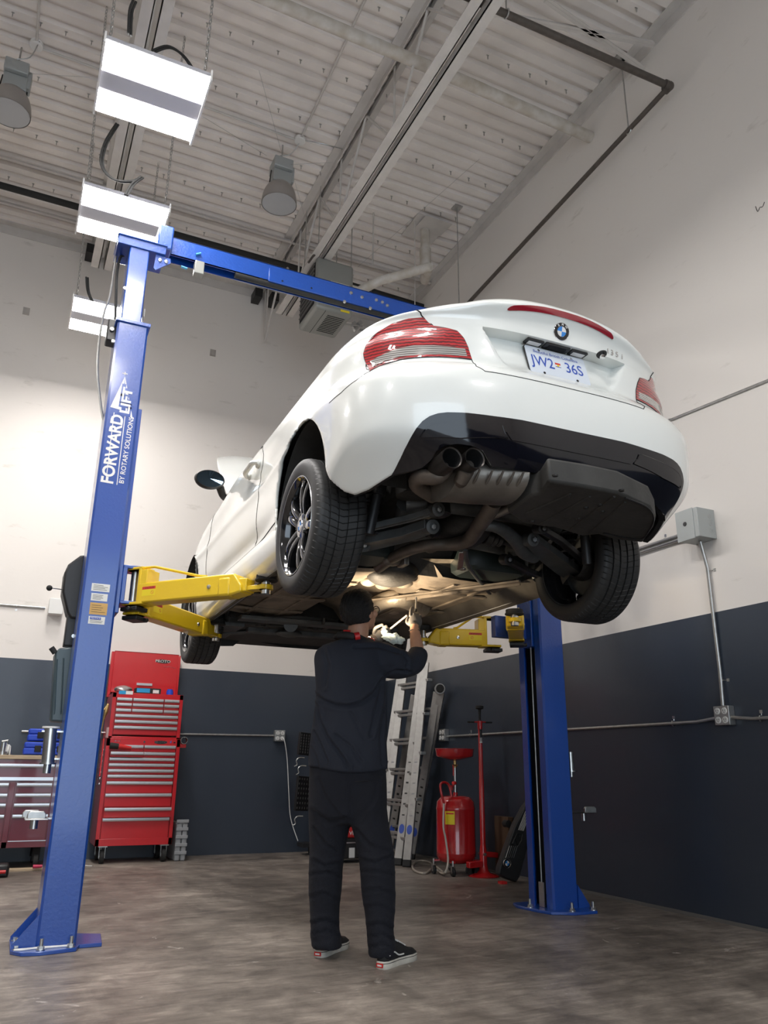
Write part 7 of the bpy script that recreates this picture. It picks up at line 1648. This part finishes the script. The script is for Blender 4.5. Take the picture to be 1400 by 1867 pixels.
folds(tro, [([(572, 1568), (592, 1580), (619, 1572)], .010, .010), ([(568, 1594), (596, 1590), (620, 1600)], .009, .009), ([(566, 1635), (590, 1628), (614, 1640)], .010, .007), ([(569, 1684), (592, 1676), (616, 1688)], .010, .012), ([(571, 1702), (596, 1696), (616, 1706)], .008, .010),
    ([(570, 1478), (600, 1500), (628, 1492)], .014, .009), ([(572, 1510), (592, 1540), (614, 1552)], .010, .008), ([(649, 1512), (672, 1540), (706, 1552)], .012, .010), ([(655, 1566), (684, 1574), (716, 1560)], .010, .011), ([(652, 1590), (682, 1588), (718, 1596)], .009, .010),
    ([(660, 1625), (690, 1620), (716, 1632)], .010, .008), ([(664, 1655), (690, 1650), (714, 1662)], .010, .007), ([(670, 1688), (695, 1682), (716, 1694)], .009, .012), ([(672, 1708), (697, 1703), (718, 1714)], .008, .011), ([(674, 1726), (698, 1722), (718, 1731)], .007, .008),
    ([(634, 1412), (633, 1450), (637, 1498)], .006, .006), ([(690, 1425), (680, 1460), (655, 1490)], .012, .008), ([(580, 1422), (592, 1455), (618, 1486)], .012, .008)], .65)
# ---- body (one continuous mesh under the clothes)
HC = Wd(656, 1116, .0); hf = (rv*.66+dv*.70+uz*.30).normalized(); hs = hf.cross(uz).normalized(); hu = hs.cross(hf).normalized()   # forward, side (right), up
HM = Matrix(((hs.x, hf.x, hu.x, HC.x), (hs.y, hf.y, hu.y, HC.y), (hs.z, hf.z, hu.z, HC.z), (0, 0, 0, 1)))
mb = MB()
def hball(c, r, n=20, m=14):
    t = MB(); t.ball(c, r, n, m); mb.add([HM @ v for v in t.v], t.f)
hball((0, -.008, .015), (.074, .094, .098)); hball((0, .030, -.045), (.056, .062, .060)); hball((0, .058, -.085), (.030, .026, .022))     # skull, face, chin
hball((0, .098, -.018), (.012, .016, .022)); hball((0, .108, -.030), (.015, .014, .012)); hball((0, .088, .012), (.030, .014, .010))   # nose, brow
hball((0, .088, -.058), (.022, .010, .006)); hball((0, .087, -.067), (.020, .010, .006))                                              # lips
for sx in (-1, 1):
    hball((sx*.040, .070, -.025), (.022, .018, .022)); hball((sx*.078, -.004, -.018), (.008, .019, .030))                             # cheek, ear
mb.cyl(HM @ Vector((0, -.02, -.05)), Wd(649, 1185, -.005), .056, .062, 24)
def limb(P, R): ringloft(mb, armrings(P, R, 4), n=20)
ringloft(mb, vrings([(647, 1180, 40, 0, .07), (642, 1195, 56, 0, .09), (640, 1260, 52, -.01, .10), (636, 1340, 50, -.01, .10), (634, 1420, 58, -.02, .11), (634, 1470, 56, -.02, .10)], 4), 24)
limb([Wd(690, 1200, 0), S_el, Wd(760, 1188, .135), Wd(758, 1168, .165), Wd(756, 1148, .20), Wd(756, 1140, .21)], [.055, .043, .040, .034, .027, .026])
limb([Wd(606, 1200, 0), Wd(602, 1208, .20), Wd(640, 1195, .30), Wd(672, 1172, .34), Wd(684, 1164, .35)], [.055, .043, .036, .028, .026])
limb([Wd(603, 1450, 0), Wd(596, 1580, .03), Wd(594, 1700, .055), Wd(596, 1728, .06)], [.08, .06, .045, .045])
limb([Wd(667, 1450, -.04), Wd(689, 1580, -.085), Wd(694, 1710, -.11), Wd(697, 1744, -.115)], [.08, .06, .045, .045])
bd = remesh(mb.build('body', M_skin, person), .0045, 3); bake(bd)
# ---- hair
mb = MB(); t = MB(); t.ball((0, 0, 0), 1., 64, 44); rnd = random.Random(5); vs_ = []
for v in t.v:
    d = v.normalized(); r = Vector((d.x*.092, d.y*.110-.010, d.z*.112+.018))
    hide = (d.y > .34 and d.z < .42) or (d.y > .05 and d.z < -.28) or d.z < -.62-.35*max(0, -d.y)*0
    strand = 1+.022*sin(34*atan2(d.x, d.z+.6)+6*d.y)+.014*sin(60*d.x+9*d.y)+.02*sin(7*d.x+5*d.z)
    if hide: r = Vector((d.x*.060, d.y*.07, d.z*.08))
    else: r = r*strand
    if d.z < -.35 and d.y < .0: r.z -= .008; r.x *= .92
    vs_.append(HM @ r)
mb.add(vs_, t.f); hr = mb.build('hair', M_hair, person, sharp=80)
# ---- spectacles
mb = MB()
for sx in (-1, 1):
    mb.tube([HM @ Vector((sx*.034+.024*cos(a), .104-.006*abs(cos(a)), -.006+.019*sin(a))) for a in [2*pi*i/20 for i in range(20)]], .0026, 6, closed=True)
    mb.tube([HM @ Vector((sx*.057, .098, .002)), HM @ Vector((sx*.079, .05, .004)), HM @ Vector((sx*.082, -.0, .0))], .0024, 6)
mb.tube([HM @ Vector((-.010, .107, -.002)), HM @ Vector((.010, .107, -.002))], .0024, 6); mb.build('spectacles', M_ink, person)
# ---- gloved hands
def finger(mb, base, dirs, lens, r0, r1):
    P = [Vector(base)]
    for d, l in zip(dirs, lens): P.append(P[-1]+d.normalized()*l)
    n = len(P)-1
    mb.tube(P, [r0*(1-i/n)+r1*i/n for i in range(n+1)], 10, sub=4); mb.ball(tuple(P[-1]), r1*1.02, 10, 8); mb.ball(tuple(P[0]), r0, 10, 8)
RH = Wd(757, 1133, .225); up = (uz*1+rv*.02+dv*.1).normalized(); px_ = rv; fw = dv      # right hand: back towards the camera, gripping an upright tool
mb = MB(); pm = MB(); pm.ball((0, 0, 0), 1, 20, 14); MR = Matrix(((px_.x*.040, fw.x*.019, up.x*.047, RH.x), (px_.y*.040, fw.y*.019, up.y*.047, RH.y), (px_.z*.040, fw.z*.019, up.z*.047, RH.z), (0, 0, 0, 1)))
mb.add([MR @ v for v in pm.v], pm.f); mb.cyl(RH-up*.03, Wd(756, 1150, .20), .031, .028, 18); mb.ball(tuple(RH-up*.02), (.034, .022, .03), 16, 12)
kn = [(-.028, .034, .0095), (-.009, .042, .0098), (.011, .040, .0095), (.028, .031, .0085)]
finger(mb, RH+px_*kn[0][0]+up*kn[0][1], [up+fw*.25+px_*.05, up*.9+fw*.5+px_*.25, up*.6+fw*.6+px_*.3], [.030, .022, .017], .0100, .0080)     # index lies along the tool
finger(mb, RH+px_*kn[1][0]+up*kn[1][1], [up*.8+fw*.8, fw*1-up*.2, -up*.7+fw*.1-px_*.2], [.026, .026, .020], .0102, .0084)
finger(mb, RH+px_*kn[2][0]+up*kn[2][1], [up*.6+fw*.9, fw*.9-up*.4-px_*.2, -up*.7-px_*.4], [.026, .024, .020], .0100, .0082)
finger(mb, RH+px_*kn[3][0]+up*kn[3][1], [up*.5+fw*.9-px_*.1, fw*.8-up*.5-px_*.3, -up*.6-px_*.5], [.022, .019, .017], .0092, .0076)
finger(mb, RH-px_*.030-up*.018+fw*.008, [-px_*.7+up*.7+fw*.5, up*1+fw*.4+px_*.2, up*.8+px_*.5+fw*.3], [.026, .026, .022], .0125, .0092)        # thumb
g1 = remesh(mb.build('glove', M_glove, person), .0028, 2); bake(g1)
mb = MB(); mb.tube([Wd(756, 1150, .20)+px_*.031*cos(a)+fw*.031*sin(a) for a in [2*pi*i/20 for i in range(20)]], .0035, 6, closed=True); mb.build('glove_cuff', M_glove, person)
LH = Wd(690, 1160, .35); mb = MB(); lf = (rv*.8+uz*.45).normalized(); lu = (uz*.8-rv*.4).normalized()
pm = MB(); pm.ball((0, 0, 0), 1, 20, 14); ML = Matrix(((lf.x*.046, dv.x*.020, lu.x*.038, LH.x), (lf.y*.046, dv.y*.020, lu.y*.038, LH.y), (lf.z*.046, dv.z*.020, lu.z*.038, LH.z), (0, 0, 0, 1)))
mb.add([ML @ v for v in pm.v], pm.f); mb.cyl(LH-lf*.03, Wd(672, 1172, .34), .030, .028, 18)
for k, (o, l) in enumerate(((.026, .9), (.009, 1.), (-.009, .97), (-.026, .8))):
    finger(mb, LH+lf*.038+lu*o, [lf*.9-dv*.5, -dv*.9+lf*.15, -lf*.8-dv*.1], [.028*l, .024*l, .020*l], .0098, .0080)
finger(mb, LH-lf*.015+lu*.030-dv*.01, [lu*.6+lf*.6-dv*.5, lf*.9-dv*.4, lf*.9+lu*-.1], [.028, .026, .02], .0120, .009)
g2 = remesh(mb.build('glove', M_glove, person), .0028, 2); bake(g2)
# ---- shoes
def shoe(hx, tx, name):
    a = Zp(*hx, .02); b = Zp(*tx, .02); o = Vector((a[0], a[1], 0)); d = Vector((b[0]-a[0], b[1]-a[1], 0)); d.normalize(); s = Vector((d.y, -d.x, 0)); L = .285
    M = Matrix(((s.x, d.x, 0, o.x), (s.y, d.y, 0, o.y), (0, 0, 1, 0), (0, 0, 0, 1)))
    out = [(0, 0.)]; prof = [(0, .0), (.022, .004), (.034, .025), (.035, .07), (.032, .12), (.040, .18), (.048, .225), (.042, .265), (.024, .283), (0, .287)]
    outl = [(x, y) for x, y in prof]+[(-x*.92, y) for x, y in prof[::-1][1:-1]]
    def ring(k, z, dy=0.): return [M @ Vector((x*k, .143+(y-.143)*(1-(1-k)*.35)+dy, z(y) if callable(z) else z)) for x, y in outl]
    mb = MB(); mb.loft([ring(.96, .0), ring(1.0, .006), ring(1.0, .030), ring(.95, .033)]); sl = mb.build('sole', M_sole, person, sharp=50); sl.name = 'sole'
    mb = MB(); R1 = ring(1.006, .025); mb.tube(R1, .0014, 5, closed=True); mb.build('sole_stripe', M_ink, person)
    mb = MB(); top = lambda f: (lambda y: .032+f*(.075-.052*smooth01(.09, .25, y)))
    mb.loft([ring(.94, .030), ring(.95, .04), ring(.90, top(.35)), ring(.80, top(.65)), ring(.62, top(.92)), ring(.35, top(1.0))]); up_ = mb.build('shoe', M_canvas, person, sharp=60); up_['label'] = 'black low canvas skate shoe with off white sole'
    mb = MB()
    for k in range(4): y = .12+.022*k; z = top(.9)(y)+.012; mb.tube([M @ Vector((-.024, y, z-.006)), M @ Vector((0, y+.004, z+.002)), M @ Vector((.024, y, z-.006))], .0028, 5)
    mb.build('laces', M_label, person)
    mb = MB()
    for sx in (-1, 1): mb.tube([M @ Vector((sx*.0345, y, z)) for y, z in ((.03, .055), (.07, .066), (.11, .048), (.155, .045))], .0035, 5, sub=4)
    mb.build('side_stripe', M_label, person)
    mb = MB(); mb.add([M @ Vector(p) for p in ((-.018, -.0015, .008), (.018, -.0015, .008), (.018, -.0015, .026), (-.018, -.0015, .026), (-.018, .006, .008), (.018, .006, .008), (.018, .006, .026), (-.018, .006, .026))], [(0, 1, 2, 3), (4, 7, 6, 5), (0, 4, 5, 1), (3, 2, 6, 7), (0, 3, 7, 4), (1, 5, 6, 2)]); mb.build('heel_tab', M_redp, person)
    mb = MB(); mb.box((-.012, -.0022, .013), (.012, -.0016, .020)); mb.v = [M @ v for v in mb.v]; mb.build('heel_print', M_label, person)
shoe((579, 1738), (632, 1716), 'l'); shoe((692, 1759), (741, 1742), 'r')
# ---- things he carries
wl = thing('neck_work_light', 'black and red flexible work light hung round the mechanic\'s neck', 'work light', tuple(Wd(645, 1160, 0)))
mb = MB(); mb.tube([Wd(617, 1158, -.05), Wd(632, 1158, -.085), Wd(646, 1161, -.09)], [.019, .020, .019], 14, sub=4); mb.build('battery_grip', M_rub, wl)
mb = MB(); mb.tube([Wd(646, 1161, -.09), Wd(655, 1159, -.085)], .021, 14); mb.build('red_collar', M_redp, wl)
mb = MB(); mb.tube([Wd(627, 1151, -.07), Wd(638, 1151, -.088)], .008, 8); mb.build('red_button', M_redp, wl)
mb = MB(); mb.tube([Wd(655, 1160, -.085), Wd(668, 1166, -.05), Wd(678, 1168, .03), Wd(672, 1168, .12)], .010, 10, sub=4); mb.tube([Wd(617, 1158, -.05), Wd(610, 1162, .02), Wd(622, 1166, .12)], .010, 10, sub=4); mb.build('flexible_neck', M_rub, wl)
mb = MB(); mb.tube([Wd(676, 1166, .02), Wd(680, 1167, .06)], .012, 10); mb.build('red_end', M_redp, wl)
for uu in (672, 622):
    p = Wd(uu, 1166, .135); mb = MB(); mb.ball(tuple(p), (.02, .02, .014), 14, 8); mb.build('lamp_head', M_rub, wl)
    mb = MB(); q = p+uz*.0135+dv*.012; mb.lathe([(.012, 0), (0, .003)], frame(q, uz+dv*.3), 14, cap=False); mb.build('lamp_lens', mat('lit lens', (1, .9, .75), .3, emit=(1, .78, .5), estr=25), wl)
    lt = bpy.data.lights.new('work_lamp', 'SPOT'); lt.energy = WORK_W; lt.color = (1., .80, .56); lt.spot_size = radians(112); lt.spot_blend = .7; lt.shadow_soft_size = .02
    lo = bpy.data.objects.new('work_lamp', lt); COL.objects.link(lo); lo.parent = wl
    z = -(uz+dv*.35+rv*.65).normalized(); lo.matrix_local = MW[wl.name].inverted() @ frame(p+uz*.03+dv*.02, -z*-1 if False else z*1)
    mm = frame(p+uz*.04+dv*.03, z); lo.matrix_local = MW[wl.name].inverted() @ mm
tl = thing('ratchet_tool', 'slim black ratchet held upright in the mechanic\'s right hand', 'tool', tuple(RH))
tb0 = RH+fw*.034; mb = MB(); tt = Wd(758.5, 1098, .30); mb.tube([tb0-up*.03, tb0+up*.03, tb0*.35+tt*.65], [.010, .010, .007], 12); mb.build('handle', M_rub, tl)
mb = MB(); mb.tube([tb0*.35+tt*.65, tt, tt+uz*.03], [.006, .006, .006], 10); mb.build('drive_shaft', M_zinc, tl); mb = MB(); mb.tube([tb0-up*.045, tb0-up*.03], .008, 10); mb.build('end_cap', M_zinc, tl)
mb = MB(); mb.tube([Wd(697, 1160, .34), Wd(706, 1151, .33), Wd(742, 1122, .24)], [.007, .006, .006], 10); one(mb, 'steel_rod', mat('pale steel rod', (.5, .42, .35), .35, metal=.6), 'pale metal rod slanting between the mechanic\'s two hands', 'rod')
mb = MB(); rc_ = Wd(718, 1164, .30); t = MB(); t.ball((0, 0, 0), 1., 40, 26); rnd = random.Random(2); vs_ = []
for v in t.v:
    d = v.normalized(); k = 1+.22*sin(5*d.x+3*d.z)*sin(4*d.z-2*d.x)+.12*sin(11*d.x+7*d.y+5*d.z)+.08*sin(17*d.z-9*d.x)+.05*sin(29*d.x+23*d.z)
    x, z = d.x*.056, d.z*.032; vs_.append(rc_+rv*(x*k+.0)+uz*(z*k-.16*x)+dv*d.y*.025*k)
mb.add(vs_, t.f)
t2 = MB(); t2.ball((0, 0, 0), 1., 20, 14); c2 = Wd(701, 1152, .29); mb.add([c2+rv*v.x*.020*(1+.2*sin(9*v.z))+uz*v.z*.020*(1+.2*sin(8*v.x))+dv*v.y*.018 for v in t2.v], t2.f)
o = mb.build('shop_rag', M_cloth, None, sharp=80); remesh(o, .004, 1); bake(o); tag(o, 'crumpled white rag held in the mechanic\'s left hand', 'rag')
